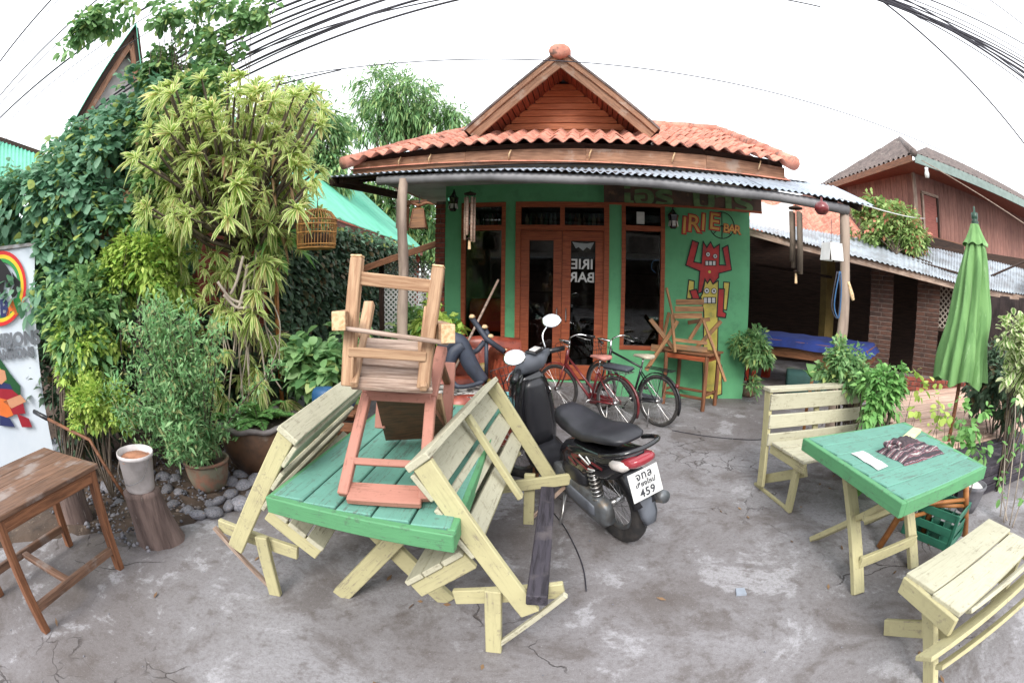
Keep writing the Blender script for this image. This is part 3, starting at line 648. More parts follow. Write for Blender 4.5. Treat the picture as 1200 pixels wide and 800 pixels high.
# ------------------------------------------------------------------ right: open pool hall with zinc lean-to
ph = thing('pool_hall', 'open sided hall with patched zinc lean-to roof and brick columns', 'building', (6.5, 8, 0))
ev = [D(872, 265, 7.45), D(940, 284, 7.6), D(994, 298, 7.9), D(1080, 320, 8.6), D(1128, 333, 9.2), D(1172, 341, 10.0), D(1215, 348, 11.0)]
bk = [D(872, 252, 10.6), D(940, 268, 10.7), D(996, 278, 11.0), D(1082, 289, 11.6), D(1130, 297, 12.2), D(1175, 303, 13), D(1215, 308, 14)]
def along(L, t):
    t = t * (len(L) - 1); i = min(int(t), len(L) - 2); return L[i].lerp(L[i + 1], t - i)
for k in range(9):
    vs, fs, n = [], [], 60; a, b = k / 9, min(1, (k + 1.06) / 9); off = random.uniform(-.05, .06)
    for i in range(n + 1):
        t = a + (b - a) * i / n; e, q = along(ev, t), along(bk, t); wv = .012 * math.sin(i * 2 * math.pi / 6) + .006 * (k % 2)
        d0 = (e - q).normalized() * off
        for w_ in (0, .5, 1): vs.append(e.lerp(q, w_) + Vector((0, 0, wv)) + d0 * (1 - w_))
    for i in range(n):
        for w_ in (0, 1): fs.append((i * 3 + w_, (i + 1) * 3 + w_, (i + 1) * 3 + w_ + 1, i * 3 + w_ + 1))
    mesh('roofing_sheet', vs, fs, m_rustyzinc, ph, True)
for k in range(6): bar(ph, 'eave_board', ev[k] + Vector((.02, .05, -.06)), ev[k + 1] + Vector((.02, .05, -.06)), .03, .11, m_greywood)
for k in range(1, 12):
    e, q = along(ev, k / 12), along(bk, k / 12); bar(ph, 'rafter', e + Vector((0, .1, -.05)), q + Vector((0, 0, -.05)), .04, .06, m_darkwood)
# strips of scrap lying on the sheets
for x0, y0, x1, y1, d0, d1 in ((1040, 300, 1125, 323, 9.6, 9.6), (1055, 298, 1092, 311, 9.9, 9.8), (1150, 330, 1200, 308, 10.6, 11.6)):
    a, b = D(x0, y0, d0), D(x1, y1, d1); tube(ph, 'loose_batten', [a + Vector((0, 0, .03)), b + Vector((0, 0, .03))], .025, m_darkwood, 5)
bkw = Geo(); W0, W1 = D(868, 300, 11.5), D(1215, 300, 13.0)
bar(ph, 'back_wall', (W0.x, W0.y, 1.35), (W1.x, W1.y, 1.35), .1, 2.9, m_darkwood); bar(ph, 'back_wall', (W0.x, W0.y, 1.35), (3.3, 6.9, 1.35), .1, 2.7, m_darkwood); bar(ph, 'back_wall', (W1.x, W1.y, 1.3), (D(1215, 300, 10.4).x, D(1215, 300, 10.4).y, 1.3), .1, 2.6, m_darkwood)  # last one: right end wall out of view, added to keep the hall dark
m_shadebrick = simple('shaded_hall_brick', srgb(84, 56, 45), 0.85, c2=srgb(60, 42, 36), scale=9, var=0.2, bumpd=0.004)  # brick colour darkened to stand in for the hall's shade
def brick_column(cx, cy, w, z0, z1, rz):
    c = box(ph, 'brick_column', (cx, cy, (z0 + z1) / 2), (w - .02, w - .02, z1 - z0), m_mortar, rz, bev=0)
    M0 = Matrix.Translation((cx, cy, 0)) @ Matrix.Rotation(rz, 4, 'Z'); k = 0; z = z0 + .04
    while z < z1:
        for sx in (-1, 1):
            o = w * .25 * sx; L = w / 2 - .012
            if k % 2 == 0: box(c, 'brick', None, (L, w, .062), m_shadebrick, M=M0 @ Matrix.Translation((o, 0, z)), bev=.004)
            elif sx == 1: box(c, 'brick', None, (w * .62, w, .062), m_shadebrick, M=M0 @ Matrix.Translation((w * .19, 0, z)), bev=.004)
            else: box(c, 'brick', None, (w * .36, w, .062), m_shadebrick, M=M0 @ Matrix.Translation((-w * .32, 0, z)), bev=.004)
        z += .078; k += 1
cA, cB = D(1030, 400, 9.3), D(1085, 400, 9.5)
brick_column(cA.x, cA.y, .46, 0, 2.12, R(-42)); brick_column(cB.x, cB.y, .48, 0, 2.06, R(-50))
# lattice panel
la, lb = D(1099, 360, 9.6), D(1150, 360, 9.9); lat = Geo(); u = (lb - la).normalized(); L = (Vector((lb.x, lb.y, 0)) - Vector((la.x, la.y, 0))).length
lf = bar(ph, 'lattice_frame', (la.x, la.y, 1.12), (lb.x, lb.y, 1.12), .05, .06, m_darkwood)
bar(ph, 'lattice_frame', (la.x, la.y, 1.98), (lb.x, lb.y, 1.98), .05, .06, m_darkwood)
m_latt = simple('lattice_paint', srgb(150, 140, 128), .7)
H_ = .86
for k in range(-7, 12):
    for sg in (1, -1):
        x0 = k * .11; a, b = (x0, 0), (x0 + H_, H_)
        pts = []
        t0, t1 = max(0, -x0 / H_), min(1, (L - x0) / H_)
        if t1 - t0 < .08: continue
        P_ = []
        for t in (t0, t1):
            xx = x0 + H_ * t; xx = xx if sg == 1 else L - xx; P_.append(Vector((la.x, la.y, 1.12)) + Vector((u.x, u.y, 0)).normalized() * xx + Vector((0, .004 * sg, H_ * t)))
        bar(lf, 'lattice_slat', P_[0], P_[1], .025, .008, m_latt, Vector((u.x, u.y, 0)).cross(Vector((0, 0, 1))), bev=0)
# low red brick ledge and raised floor
la, lb = D(1045, 430, 9.0), D(1150, 430, 9.4)
wl_ = bar(ph, 'brick_ledge', (la.x, la.y, .16), (lb.x, lb.y, .16), .36, .32, m_mortar, bev=0)
dv = Vector((lb.x - la.x, lb.y - la.y, 0)); n = 9; nn = Vector((dv.y, -dv.x, 0)).normalized()
for c_ in range(4):
    for k in range(n):
        a = Vector((la.x, la.y, .045 + c_ * .08)) + dv * ((k + .04 + .5 * (c_ % 2)) / (n + .5)); b = a + dv * (.92 / (n + .5)); bar(wl_, 'brick', a, b, .39, .066, m_brick, bev=.004)
bar(ph, 'shelf_beam', D(885, 310, 9.5), D(975, 325, 9.6), .04, .05, m_darkwood)
# yellowish inner post
q = D(968, 380, 9.8); bar(ph, 'inner_post', (q.x, q.y, 0), (q.x, q.y, 2.4), .22, .22, simple('ochre_post', srgb(120, 100, 52), .8))
# pool table under a blue cover
pa, pb = D(893, 398, 8.3), D(1049, 412, 7.75); ang = math.atan2(pb.y - pa.y, pb.x - pa.x); Lp = math.hypot(pb.x - pa.x, pb.y - pa.y)
pt = thing('pool_table', 'pool table under a bright blue cloth cover in the dark hall', 'table', ((pa.x + pb.x) / 2, (pa.y + pb.y) / 2 + .5, 0), ang, local=True)
vs, fs = [], []; nx, ny = 26, 12; Wp = 1.15
for i in range(nx + 1):
    for j in range(ny + 1):
        x = -Lp / 2 + Lp * i / nx; y = -Wp / 2 + Wp * j / ny; edge = i in (0, nx) or j in (0, ny)
        z = .83 + .006 * math.sin(i * 1.3 + j * .7) if not edge else .69 + .008 * math.sin(i * .7 + j * 1.1)
        if edge: x *= 1.015; y *= 1.03
        vs.append((x, y, z))
for i in range(nx):
    for j in range(ny): fs.append((i * (ny + 1) + j, (i + 1) * (ny + 1) + j, (i + 1) * (ny + 1) + j + 1, i * (ny + 1) + j + 1))
mesh('cloth_cover', vs, fs, m_blue, pt, True)
box(pt, 'cabinet', (0, 0, .66), (Lp - .1, Wp - .12, .26), m_brown)
for sx in (-1, 1):
    for sy in (-1, 1): box(pt, 'leg', (sx * (Lp / 2 - .25), sy * (Wp / 2 - .2), .27), (.14, .14, .54), m_redsoft)
q = D(945, 442, 7.6)
tag(mesh('covered_chest', *(lambda a: (a[0], a[1]))(loft_geo([superring(x, .42 * k, .2, .4, 14, 5) for x, k in ((-.33, .9), (-.3, 1), (.3, 1), (.33, .9))])), simple('dark_teal_cloth', srgb(36, 70, 66), .8), None, True, Matrix.Translation((q.x, q.y, 0)) @ Matrix.Rotation(R(-30), 4, 'Z')), 'dark teal covered chest on the floor beside the pool table', 'chest')
# ---- red tiled roof behind the awning
rr = thing('red_tiled_house', 'low house with faded red tiled roof behind the zinc lean-to', 'house', (6.5, 11, 0))
ra, rb = D(880, 266, 10.9), D(1012, 289, 11.6); ra.z -= .1; rb.z -= .05; up_ = Vector((.35, 1.0, .52)).normalized(); ax = (rb - ra); Lr = ax.length; ax.normalize()
ws = Vector((0, 0, 1)); yv = (up_ - ax * up_.dot(ax)).normalized(); zv = ax.cross(yv)
Mr = Matrix((ax, yv, zv)).transposed().to_4x4(); Mr.translation = ra
mesh('roof_deck', [Mr @ Vector(p) for p in ((-.1, .05, -.04), (Lr + .4, .05, -.04), (Lr + .4, 3.0, -.04), (-.1, 3.0, -.04))], [(0, 1, 2, 3)], m_tile, rr)
tm2 = tile_mesh(.2, .42, .07, .015, m_tile)
for j in range(8):
    for i in range(int(Lr / .198) + 2):
        place(bpy.data.objects.new('roof_tile', tm2), rr, Mr @ Matrix.Translation((i * .198, j * .35, .03)) @ Matrix.Rotation(random.uniform(-.02, .02), 4, 'Z'))
bar(rr, 'wall', (ra.x, ra.y + .6, 1.2), (rb.x + .3, rb.y + .7, 1.2), .1, 2.3, m_darkwood)
# tarp
tv, tf = [], []
ta, tb, tc, td = D(879, 268, 8.0), D(925, 281, 8.4), D(930, 236, 9.2), D(879, 240, 8.9)
for i in range(9):
    for j in range(9):
        p = ta.lerp(tb, i / 8).lerp(td.lerp(tc, i / 8), j / 8); tv.append(p + Vector((0, 0, .05 * math.sin(i * 1.1) - .18 * math.sin(math.pi * j / 8))))
for i in range(8):
    for j in range(8): tf.append((i * 9 + j, (i + 1) * 9 + j, (i + 1) * 9 + j + 1, i * 9 + j + 1))
tv, M_ = rebase(tv); tag(mesh('plastic_tarp', tv, tf, simple('tarp', srgb(190, 186, 184), .6), None, True, M_), 'pale plastic tarp sagging between awning end and lean-to roof', 'tarp')
# ------------------------------------------------------------------ wooden house with dark tiled hip roof
wh = thing('wooden_house', 'raised brown plank house with dark tiled hip roof', 'house', (9.4, 8.3, 0))
X0, Y0, Z0, Z1 = 9.4, 8.3, 2.6, 4.72
box(wh, 'wall_core', (13.2, 11.35, 2.35), (7.5, 6.0, 4.7), m_darkwood, bev=0)
wc = mesh('plank_wall', [(X0, Y0, Z0), (X0 + 7, Y0, Z0), (X0 + 7, Y0, Z1), (X0, Y0, Z1)], [(0, 1, 2, 3)], m_darkwood, wh)
for k in range(31):
    x = X0 + .11 + k * .22
    if .28 < x - X0 < .95: bar(wc, 'plank', (x, Y0 - .02, 4.17), (x, Y0 - .02, Z1), .212, .03, m_housewood, (0, -1, 0))
    else: bar(wc, 'plank', (x, Y0 - .02 + random.uniform(-.004, .004), Z0), (x, Y0 - .02, Z1), .212, .03, m_housewood, (0, -1, 0))
ws_ = mesh('plank_wall', [(X0, Y0, Z0), (X0, Y0 + 6, Z0), (X0, Y0 + 6, Z1), (X0, Y0, Z1)], [(0, 3, 2, 1)], m_darkwood, wh)
for k in range(26): bar(ws_, 'plank', (X0 - .02, Y0 + .11 + k * .22, Z0), (X0 - .02, Y0 + .11 + k * .22, Z1), .03, .212, m_housewood, (0, 1, 0))
bar(wh, 'corner_trim', (X0 - .02, Y0 - .04, Z0), (X0 - .02, Y0 - .04, Z1), .12, .05, m_greywood, (0, -1, 0))
df = thing_ = bar(wh, 'door_frame', (X0 + .28, Y0 - .05, 3.05), (X0 + .28, Y0 - .05, 4.2), .07, .05, m_greywood, (0, -1, 0))
bar(df, 'frame_rail', (X0 + .24, Y0 - .05, 4.2), (X0 + 1.0, Y0 - .05, 4.2), .05, .07, m_greywood); bar(df, 'frame_rail', (X0 + .95, Y0 - .05, 3.05), (X0 + .95, Y0 - .05, 4.16), .07, .05, m_darkwood, (0, -1, 0))
dl = box(wh, 'door', (X0 + .61, Y0 - .03, 3.6), (.58, .03, 1.1), woodm('faded_door', srgb(150, 92, 82), srgb(124, 72, 64), .7))
box(dl, 'handle', (X0 + .85, Y0 - .06, 3.6), (.02, .03, .12), m_steel)
for a, b in (((X0 - .1, Y0 - .55, 2.95), (X0 + 1.5, Y0 - .55, 2.95)), ((X0 - .1, Y0 - .55, 2.7), (X0 + 1.5, Y0 - .55, 2.7))): bar(wh, 'balcony_board', a, b, .04, .2, m_darkwood)
bar(wh, 'balcony_board', (X0 + .05, Y0 - .3, 3.06), (X0 + 1.4, Y0 - .3, 3.06), .5, .03, m_brown)
cn = Vector((8.45, 7.35, 4.72)); le = Vector((9.15, 12.6, 4.72)); re_ = Vector((18.5, 7.0, 4.72)); apx = Vector((12.2, 11.2, 6.75))
def wavy_slope(a, b, c, name, mat, pitch=.22, amp=.035):
    ax = b - a; n = int(ax.length / pitch * 8); vs, fs = [], []; rows = 10; nv = ax.cross(c - a).normalized(); nv = nv if nv.z > 0 else -nv
    for i in range(n + 1):
        for j in range(rows + 1):
            t = j / rows; w_ = i / n; p0 = a + ax * w_; foot = a + ax * max(0, min(1, (c - a).dot(ax) / ax.length_squared)); upv = c - foot
            lim = min(1.0, min(w_, 1 - w_) / max(.05, min((foot - a).length / ax.length, 1)) ) if True else 1
            ff = (foot - a).length / ax.length; lim = w_ / max(ff, .01) if w_ < ff else (1 - w_) / max(1 - ff, .01)
            vs.append(p0 + upv * min(t, lim) + nv * (amp * math.sin(2 * math.pi * i / 8) + .03 * (1 - (t * rows % 1)) ))
    for i in range(n):
        for j in range(rows): fs.append((i * (rows + 1) + j, (i + 1) * (rows + 1) + j, (i + 1) * (rows + 1) + j + 1, i * (rows + 1) + j + 1))
    return mesh(name, vs, fs, mat, wh, True)
rs_ = wavy_slope(cn, re_, apx + Vector((1.5, 0, 0)), 'roof_slope', m_darktile); wavy_slope(le, cn, apx, 'roof_slope', m_darktile)
tube(wh, 'hip_cap', [cn + Vector((-.05, -.05, .02)), cn.lerp(apx, .98)], [.1, .08], m_darktile, 8)
bar(wh, 'eave_fascia', cn + Vector((0, -.02, -.08)), re_ + Vector((0, -.02, -.08)), .03, .22, simple('pale_fascia', srgb(122, 138, 132), .6)); bar(wh, 'eave_fascia', cn + Vector((-.02, .05, -.08)), le + Vector((-.02, 0, -.08)), .03, .16, m_brown)
mesh('soffit', [cn + Vector((.02, .02, -.12)), re_ + Vector((0, .1, -.12)), Vector((18.5, 8.4, 4.62)), Vector((9.5, 8.4, 4.62)), Vector((9.5, 12.4, 4.62)), le + Vector((.05, 0, -.12))], [(0, 3, 2, 1), (0, 5, 4, 3)], m_soffit, wh)
q = D(1086, 201, 11.0); lathe(wh, 'bulb_lamp', [(0, -.14), (.05, -.13), (.06, -.05), (.04, .03), (.05, .08), (0, .1)], m_whitep, (q.x, q.y, q.z), 10)
# fence of dark sheets at far right
fe = thing('sheet_fence', 'dark corrugated sheet fence behind the closed green umbrella', 'fence', D(1180, 420, 8.5) * 1.0)
fa, fb = D(1158, 400, 8.8), D(1215, 400, 8.0)
for k in range(5):
    vs, fs = [], []
    for i in range(25):
        t = (k + i / 24 * 1.03) / 5; p = fa.lerp(fb, t); d_ = .012 * math.sin(i * math.pi / 2)
        vs += [(p.x + d_, p.y - d_ - .004 * (k % 2), .0), (p.x + d_, p.y - d_ - .004 * (k % 2), 1.78 + .03 * (k % 2))]
    for i in range(24): fs.append((2 * i, 2 * i + 2, 2 * i + 3, 2 * i + 1))
    mesh('fence_sheet', vs, fs, simple('dark_sheet%d' % k, srgb(92, 80, 78), .6, .2, c2=srgb(66, 58, 58), scale=4), fe, True)
# ------------------------------------------------------------------ closed green umbrella
ub = G(1112, 518, .3)
um = thing('closed_umbrella', 'tall folded green market umbrella standing in the planted corner', 'umbrella', (ub.x, ub.y, 0), local=True)
vs, fs = [], []; nA, nZ = 96, 26; top = 2.33
lean = Vector((.19, 0, 0))
for j in range(nZ + 1):
    t = j / nZ; z = .9 + (top - .9) * t; r0 = .25 * (1 - t) ** .62 + .045; r0 *= 1 - .10 * math.exp(-((t - .03) / .05) ** 2) * 0
    for k in range(nA):
        a = 2 * math.pi * k / nA; fold = (abs(math.sin(5 * a + .5 * math.sin(a * 2 + t * 1.5))) ** .55)
        rr_ = r0 * (.58 + .48 * fold + .05 * math.sin(17 * a + 4 * t) + .22 * mnoise.noise((math.cos(a) * 1.6, math.sin(a) * 1.6, t * 3.2))); vs.append((rr_ * math.cos(a) + lean.x * t, rr_ * math.sin(a), z + ((.035 * math.sin(5 * a) + .05 * mnoise.noise((math.cos(a) * 2, math.sin(a) * 2, 7))) if j == 0 else 0)))
for j in range(nZ):
    for k in range(nA): k2 = (k + 1) % nA; fs.append((j * nA + k, j * nA + k2, (j + 1) * nA + k2, (j + 1) * nA + k))
cano = mesh('canopy', vs, fs, m_umb, um, True)
vs, fs = [], []
for j in range(5):
    t = j / 4; z = 2.18 + .2 * t
    for k in range(64):
        a = 2 * math.pi * k / 64; rr_ = (.15 - .10 * t ** .8) * (1 + .12 * math.sin(8 * a) * (1 - t)); vs.append((rr_ * math.cos(a) + .18, rr_ * math.sin(a), z - .012 * math.cos(8 * a) * (1 - t)))
for j in range(4):
    for k in range(64): k2 = (k + 1) % 64; fs.append((j * 64 + k, j * 64 + k2, (j + 1) * 64 + k2, (j + 1) * 64 + k))
mesh('vent_flounce', vs, fs, m_umb, um, True)
tube(um, 'pole', [(-.02, 0, 0), (.0, 0, .9), (.19, 0, 2.36)], .022, m_brown, 10)
lathe(um, 'finial', [(.045, 2.34), (.05, 2.37), (.03, 2.38), (.05, 2.40), (.03, 2.42), (.04, 2.44), (.04, 2.49), (.012, 2.5), (.012, 2.55), (0, 2.56)], simple('dark_green_plastic', srgb(34, 70, 54), .4), (.19, 0, 0), 12)
# ------------------------------------------------------------------ bamboo deck and plank platform
dk = thing('bamboo_deck', 'low bamboo slat deck of pinkish tan strips behind the umbrella', 'deck', (4.6, 3.2, 0))
p0 = G(1050, 512, .3)
for k in range(26):
    y = 2.78 + k * .085; xs = 3.75 + random.uniform(-.06, .06) + max(0, (y - 3.3) * .45)
    bar(dk, 'bamboo_slat', (xs, y, .3 + random.uniform(-.006, .006)), (8.2, y + random.uniform(-.02, .02), .3 + random.uniform(-.008, .008)), .078, .022, m_bamboo, bev=.006)
for x in (4.2, 5.2, 6.2, 7.2): bar(dk, 'joist', (x, 2.8, .24), (x, 4.9, .24), .07, .09, m_darkwood); 
for x in (4.2, 6.2, 7.8):
    for y in (2.85, 4.8): bar(dk, 'post', (x, y, 0), (x, y, .2), .09, .09, m_darkwood)
q0 = G(1140, 553, .28)
pp = thing('plank_platform', 'dark weathered plank platform with boarded front beside the green table', 'platform', (q0.x, q0.y, 0))
for k in range(6):
    y = q0.y + .06 + k * .125; bar(pp, 'top_plank', (q0.x - .02 + random.uniform(-.05, .03), y, .28), (q0.x + 3.2, y, .28 + random.uniform(-.004, .004)), .118, .03, m_oldplank)
for k in range(3): bar(pp, 'front_board', (q0.x + random.uniform(-.03, .02), q0.y + .01, .05 + k * .088), (q0.x + 3.2, q0.y + .01, .05 + k * .088), .025, .08, m_oldplank)
for k in range(3): bar(pp, 'side_board', (q0.x + .02, q0.y + .03, .05 + k * .088), (q0.x + .02, q0.y + .76, .05 + k * .088), .025, .08, m_oldplank)
# ------------------------------------------------------------------ yellow benches, green tables
def bench(label, M, W=1.15, back=True, damaged=False, cream=m_cream, tip=0.0):
    b = thing('slatted_bench', label, 'bench', M=M, local=True, group='pale yellow slatted benches by the green tables')
    h = W / 2
    for sx in (-1, 1):
        x = sx * (h - .05)
        if tip:
            fy, fz = -.12 * math.cos(tip), -.12 * math.sin(tip); bar(b, 'front_leg', (x, fy, fz), (x, fy - .37 * math.sin(tip), fz + .37 * math.cos(tip)), .035, .07, m_yellow, (0, 1, 0))
            bar(b, 'ground_runner', (x, fy + .02, fz + .01), (x, -.56, .03), .028, .024, m_greywood if sx > 0 else m_cream)
        else: bar(b, 'front_leg', (x, 0, 0), (x, 0, .38), .07, .035, m_yellow, (1, 0, 0))
        bar(b, 'diagonal_brace', (x - sx * .04, .07, .34) if not tip else (x - sx * .04, -.13, .25), (x - sx * .04, -.55, .035), .03, .075, m_yellow)
        if not tip: bar(b, 'ground_runner', (x, .02, .012), (x, -.54, .012), .028, .024, m_greywood if sx < 0 else m_yellow)
        bar(b, 'upright', (x + sx * .035, -.40, .05), (x + sx * .035, -.485, .81), .03, .085, m_yellow, (0, 1, 0))
        bar(b, 'seat_side', (x + sx * .02, .12 - (.17 if tip else 0), .385), (x + sx * .02, -.36, .385), .03, .075, m_yellow)
    bar(b, 'upright', (0, -.43, .3), (0, -.485, .80), .05, .03, m_yellow, (0, 1, 0))
    for y, w in (((.055, .14), (-.1, .14), (-.255, .14)) if not tip else ((-.095, .095), (-.2, .1), (-.31, .1))): bar(b, 'seat_plank', (-h, y, .437), (h, y, .437 + (.006 if damaged else 0)), w, .025, cream)
    bar(b, 'seat_rail', (-h + .06, -.36, .4), (h - .06, -.36, .4), .03, .05, m_yellow)
    for k, (z, w) in enumerate(((.735, .125), (.585, .11), (.445, .10))):
        y = -.40 - .09 * (z - .05) / .8 + .055; bar(b, 'back_slat', (-h, y, z), (h, y, z), .022, w, cream)
    bar(b, 'top_rail', (-h - .01, -.48, .825), (h + .01, -.48, .825), .11, .03, cream)
    return b
def BMx(x, y, rz, tip=0.0, roll=0.0): return Matrix.Translation((x, y, .0)) @ Matrix.Rotation(rz, 4, 'Z') @ Matrix.Rotation(roll, 4, 'Y') @ Matrix.Rotation(-tip, 4, 'X')
bench('upright cream bench with three back slats by the woven bag table', BMx(2.53, 2.83, R(180 + 3)), 1.08)
bench('tipped pale yellow bench leaning on the table beside the big clay pot', BMx(-1.13, 2.45, R(-90 + 2), R(39)), 1.22, tip=R(39))
bench('tipped bench with broken seat leaning between the stacked chairs and the scooter', BMx(-.09, 2.30, R(81.5), R(39)), 1.38, damaged=True, tip=R(39))
# low bench near the woven bag table, its back folded down
lb_ = thing('low_bench', 'low cream bench with folded back in front of the green table', 'bench', (2.2, 1.1, 0))
p = [G(1063, 672, .43), G(1158, 608, .43), G(1210, 640, .43), G(1123, 722, .43)]
def lerp2(u, v): return p[0].lerp(p[1], u).lerp(p[3].lerp(p[2], u), v)
ex = (p[1] - p[0]).normalized() * 1.0
for v0 in (.25, .76): bar(lb_, 'seat_plank', lerp2(0, v0), lerp2(1.0, v0), (p[3] - p[0]).length * .485, .026, m_cream)
bar(lb_, 'seat_side', lerp2(-.01, 0) + Vector((0, 0, -.05)), lerp2(-.01, 1.02) + Vector((0, 0, -.05)), .03, .085, m_yellow)
bar(lb_, 'seat_side', lerp2(1.01, 0) + Vector((0, 0, -.05)), lerp2(1.01, 1.02) + Vector((0, 0, -.05)), .03, .085, m_yellow)
a = lerp2(.1, .82); f0 = G(1090, 803); bar(lb_, 'leg', G(1088, 698, .4), f0, .08, .04, m_yellow, (1, 0, 0))
a2 = lerp2(.93, .82); bar(lb_, 'leg', (a2.x, a2.y, .4), (a2.x, a2.y, 0), .08, .04, m_yellow, (1, 0, 0))
f1 = G(1034, 741); bar(lb_, 'diagonal_brace', Vector((f1.x, f1.y, .04)), Vector((a.x + .05, a.y - .02, .26)), .03, .09, m_yellow)
f2 = f1 + Vector((a2.x - a.x, a2.y - a.y, 0)); bar(lb_, 'diagonal_brace', Vector((f2.x, f2.y, .04)), Vector((a2.x, a2.y - .02, .26)), .03, .09, m_yellow)
for (x0, y0, x1, y1, z, w, nm) in ((1082, 772, 1212, 668, .33, .10, 'back_slat'), (1100, 782, 1215, 690, .24, .05, 'back_slat'), (1135, 716, 1210, 655, .40, .045, 'seat_rail')):
    A_, B_ = G(x0, y0, z), G(x1, y1, z); bar(lb_, nm, A_, B_, w, .025, m_yellow if nm == 'back_slat' else m_cream, (0, .5, .86))
sa, sb = G(1089, 762, .35), G(1137, 719, .38)
def table(label, corners, z, n, along_first, name='green_table'):
    """corners in order; planks run from edge 0-3 to edge 1-2 when along_first"""
    c = [Vector(q) for q in corners]; cx = sum(c, Vector()) / 4
    t = thing(name, label, 'table', (cx.x, cx.y, 0), group='green plank tables')
    for k in range(n):
        u0, u1 = (k + .5) / n, (k + .5) / n
        a, b = c[0].lerp(c[3], u0), c[1].lerp(c[2], u1); d_ = (b - a).normalized() * .022
        w = ((c[3] - c[0]).length + (c[2] - c[1]).length) / 2 / n
        bar(t, 'top_plank', a + d_, b - d_, w - .009, .03, m_teal)
    for i in range(4):
        a, b = c[i], c[(i + 1) % 4]; d_ = (b - a).normalized() * .021
        if i % 2: a, b = a - d_ * .9, b + d_ * .9
        else: a, b = a + d_, b - d_
        bar(t, 'edge_board', a + Vector((0, 0, -.026)), b + Vector((0, 0, -.026)), .036, .075, m_green)
    return t, c
zt = .735
t1, c1 = table('green plank table with woven bag and papers on it', [G(945, 516, zt), G(1060, 497, zt), G(1152, 548, zt), G(1057, 590, zt)], zt, 6, True)
def leg(th, x0, y0, z0, x1, y1, w=.085, t=.035, nm='leg'):
    bar(th, nm, G(x0, y0, z0), G(x1, y1, 0.0), w, t, m_yellow, (0, 1, 0))
cT = sum(c1, Vector()) / 4; e1 = (c1[1] - c1[0]).normalized(); e2 = (c1[3] - c1[0]).normalized()
def TL(u, v, z): q = cT + e1 * u + e2 * v; return Vector((q.x, q.y, z))
for u in (-.26, .30):
    bar(t1, 'leg', TL(u, -.30, .69), TL(u, .20, .0), .04, .085, m_yellow, (1, 0, 0)); bar(t1, 'leg', TL(u + .045, .33, .69), TL(u + .045, -.46, .02), .035, .085, m_yellow, (1, 0, 0))
    bar(t1, 'top_bearer', TL(u, -.40, .67), TL(u, .40, .67), .035, .06, m_yellow)
bar(t1, 'stretcher', TL(-.26, .12, .17), TL(.30, .12, .17), .03, .07, m_yellow); bar(t1, 'stretcher', TL(-.26, .03, .42), TL(.33, .03, .42), .03, .06, m_yellow)
# left table
t2, c2 = table('long green plank table carrying two upturned chairs', [Vector((-.99, 1.66, .72)), Vector((-.84, 3.3, .72)), Vector((-.07, 3.22, .72)), Vector((-.21, 1.50, .72))], .72, 5, True)
for y0, s in ((1.98, 0), (2.9, .08)):
    bar(t2, 'leg', (-.88 + s, y0, 0), (-.30 + s, y0, .68), .04, .09, m_yellow, (0, 0, 1)); bar(t2, 'leg', (-.31 + s, y0 + .05, 0), (-.88 + s, y0 + .05, .68), .04, .09, m_yellow)
    bar(t2, 'top_bearer', (-.93 + s, y0 + .02, .665), (-.25 + s, y0 + .02, .665), .04, .06, m_yellow)
bar(t2, 'stretcher', (-.58, 2.0, .36), (-.52, 2.95, .36), .07, .035, m_yellow)
# teal table end seen between bench and scooter
q = G(594, 462, .6)
tt = thing('teal_side_table', 'pale teal small table end between the bench and scooter', 'table', (.05, 3.9, 0))
bar(tt, 'table_top', (-.16, 3.85, .62), (.24, 3.85, .62), .5, .03, simple('pale_teal', srgb(120, 178, 180), .6, c2=srgb(104, 160, 164)))
for x in (-.12, .2):
    for y in (3.65, 4.05): bar(tt, 'leg', (x, y, 0), (x, y, .6), .05, .05, m_brown)
# dark loose plank propped on the tipped bench
a, b = G(642, 574, .36), G(629, 704, .395); o = boxmesh((b - a).length, .085, .05, .005, m_oldplank)
tag(place(bpy.data.objects.new('loose_plank', o), None, frame(a, b)), 'dark weathered loose plank resting across the tipped bench legs', 'plank')
# ------------------------------------------------------------------ stacked chairs on the left table
ch = thing('salmon_chair', 'salmon painted chair upturned on the green table, seat underside showing', 'chair', (-.45, 2.0, .735))
zt2 = .738
Bl, Br = G(402, 580, zt2 + .03), G(497, 586, zt2 + .03)         # ends of the back's top rail, lying on the table
Al, Ar = D(430, 462, 2.13), D(505, 466, 2.10)
bar(ch, 'back_post', Bl, Al, .045, .035, m_pinkwood, (0, -1, .5)); bar(ch, 'back_post', Br, Ar, .045, .035, m_pinkwood, (0, -1, .5))
bar(ch, 'back_rail', Bl + Vector((.02, .02, .005)), Br + Vector((-.01, .02, .005)), .10, .03, m_pinkwood, (0, -.4, 1)); bar(ch, 'back_rail', Bl.lerp(Al, .32), Br.lerp(Ar, .32), .03, .035, m_pinkwood, (0, -1, .5)); bar(ch, 'seat_rail', Al, Ar, .06, .04, m_pinkwood, (0, 0, 1)) 
Fl, Fr = G(452, 516, zt2 + .012), G(528, 512, zt2 + .012)
mesh('seat', *(lambda A, B, C_, D_, n: ([A, B, C_, D_, A + n, B + n, C_ + n, D_ + n], [(0, 1, 2, 3), (7, 6, 5, 4), (0, 4, 5, 1), (1, 5, 6, 2), (2, 6, 7, 3), (3, 7, 4, 0)]))(Al + Vector((.03, .03, -.02)), Ar + Vector((-.02, .03, -.02)), Fr, Fl, Vector((0, .02, .02))), woodm('seat_underside', srgb(126, 82, 62), srgb(92, 64, 50), .6), ch)
tr_ = D(518, 408, 2.25); tl_ = tr_ + (Al - Ar)
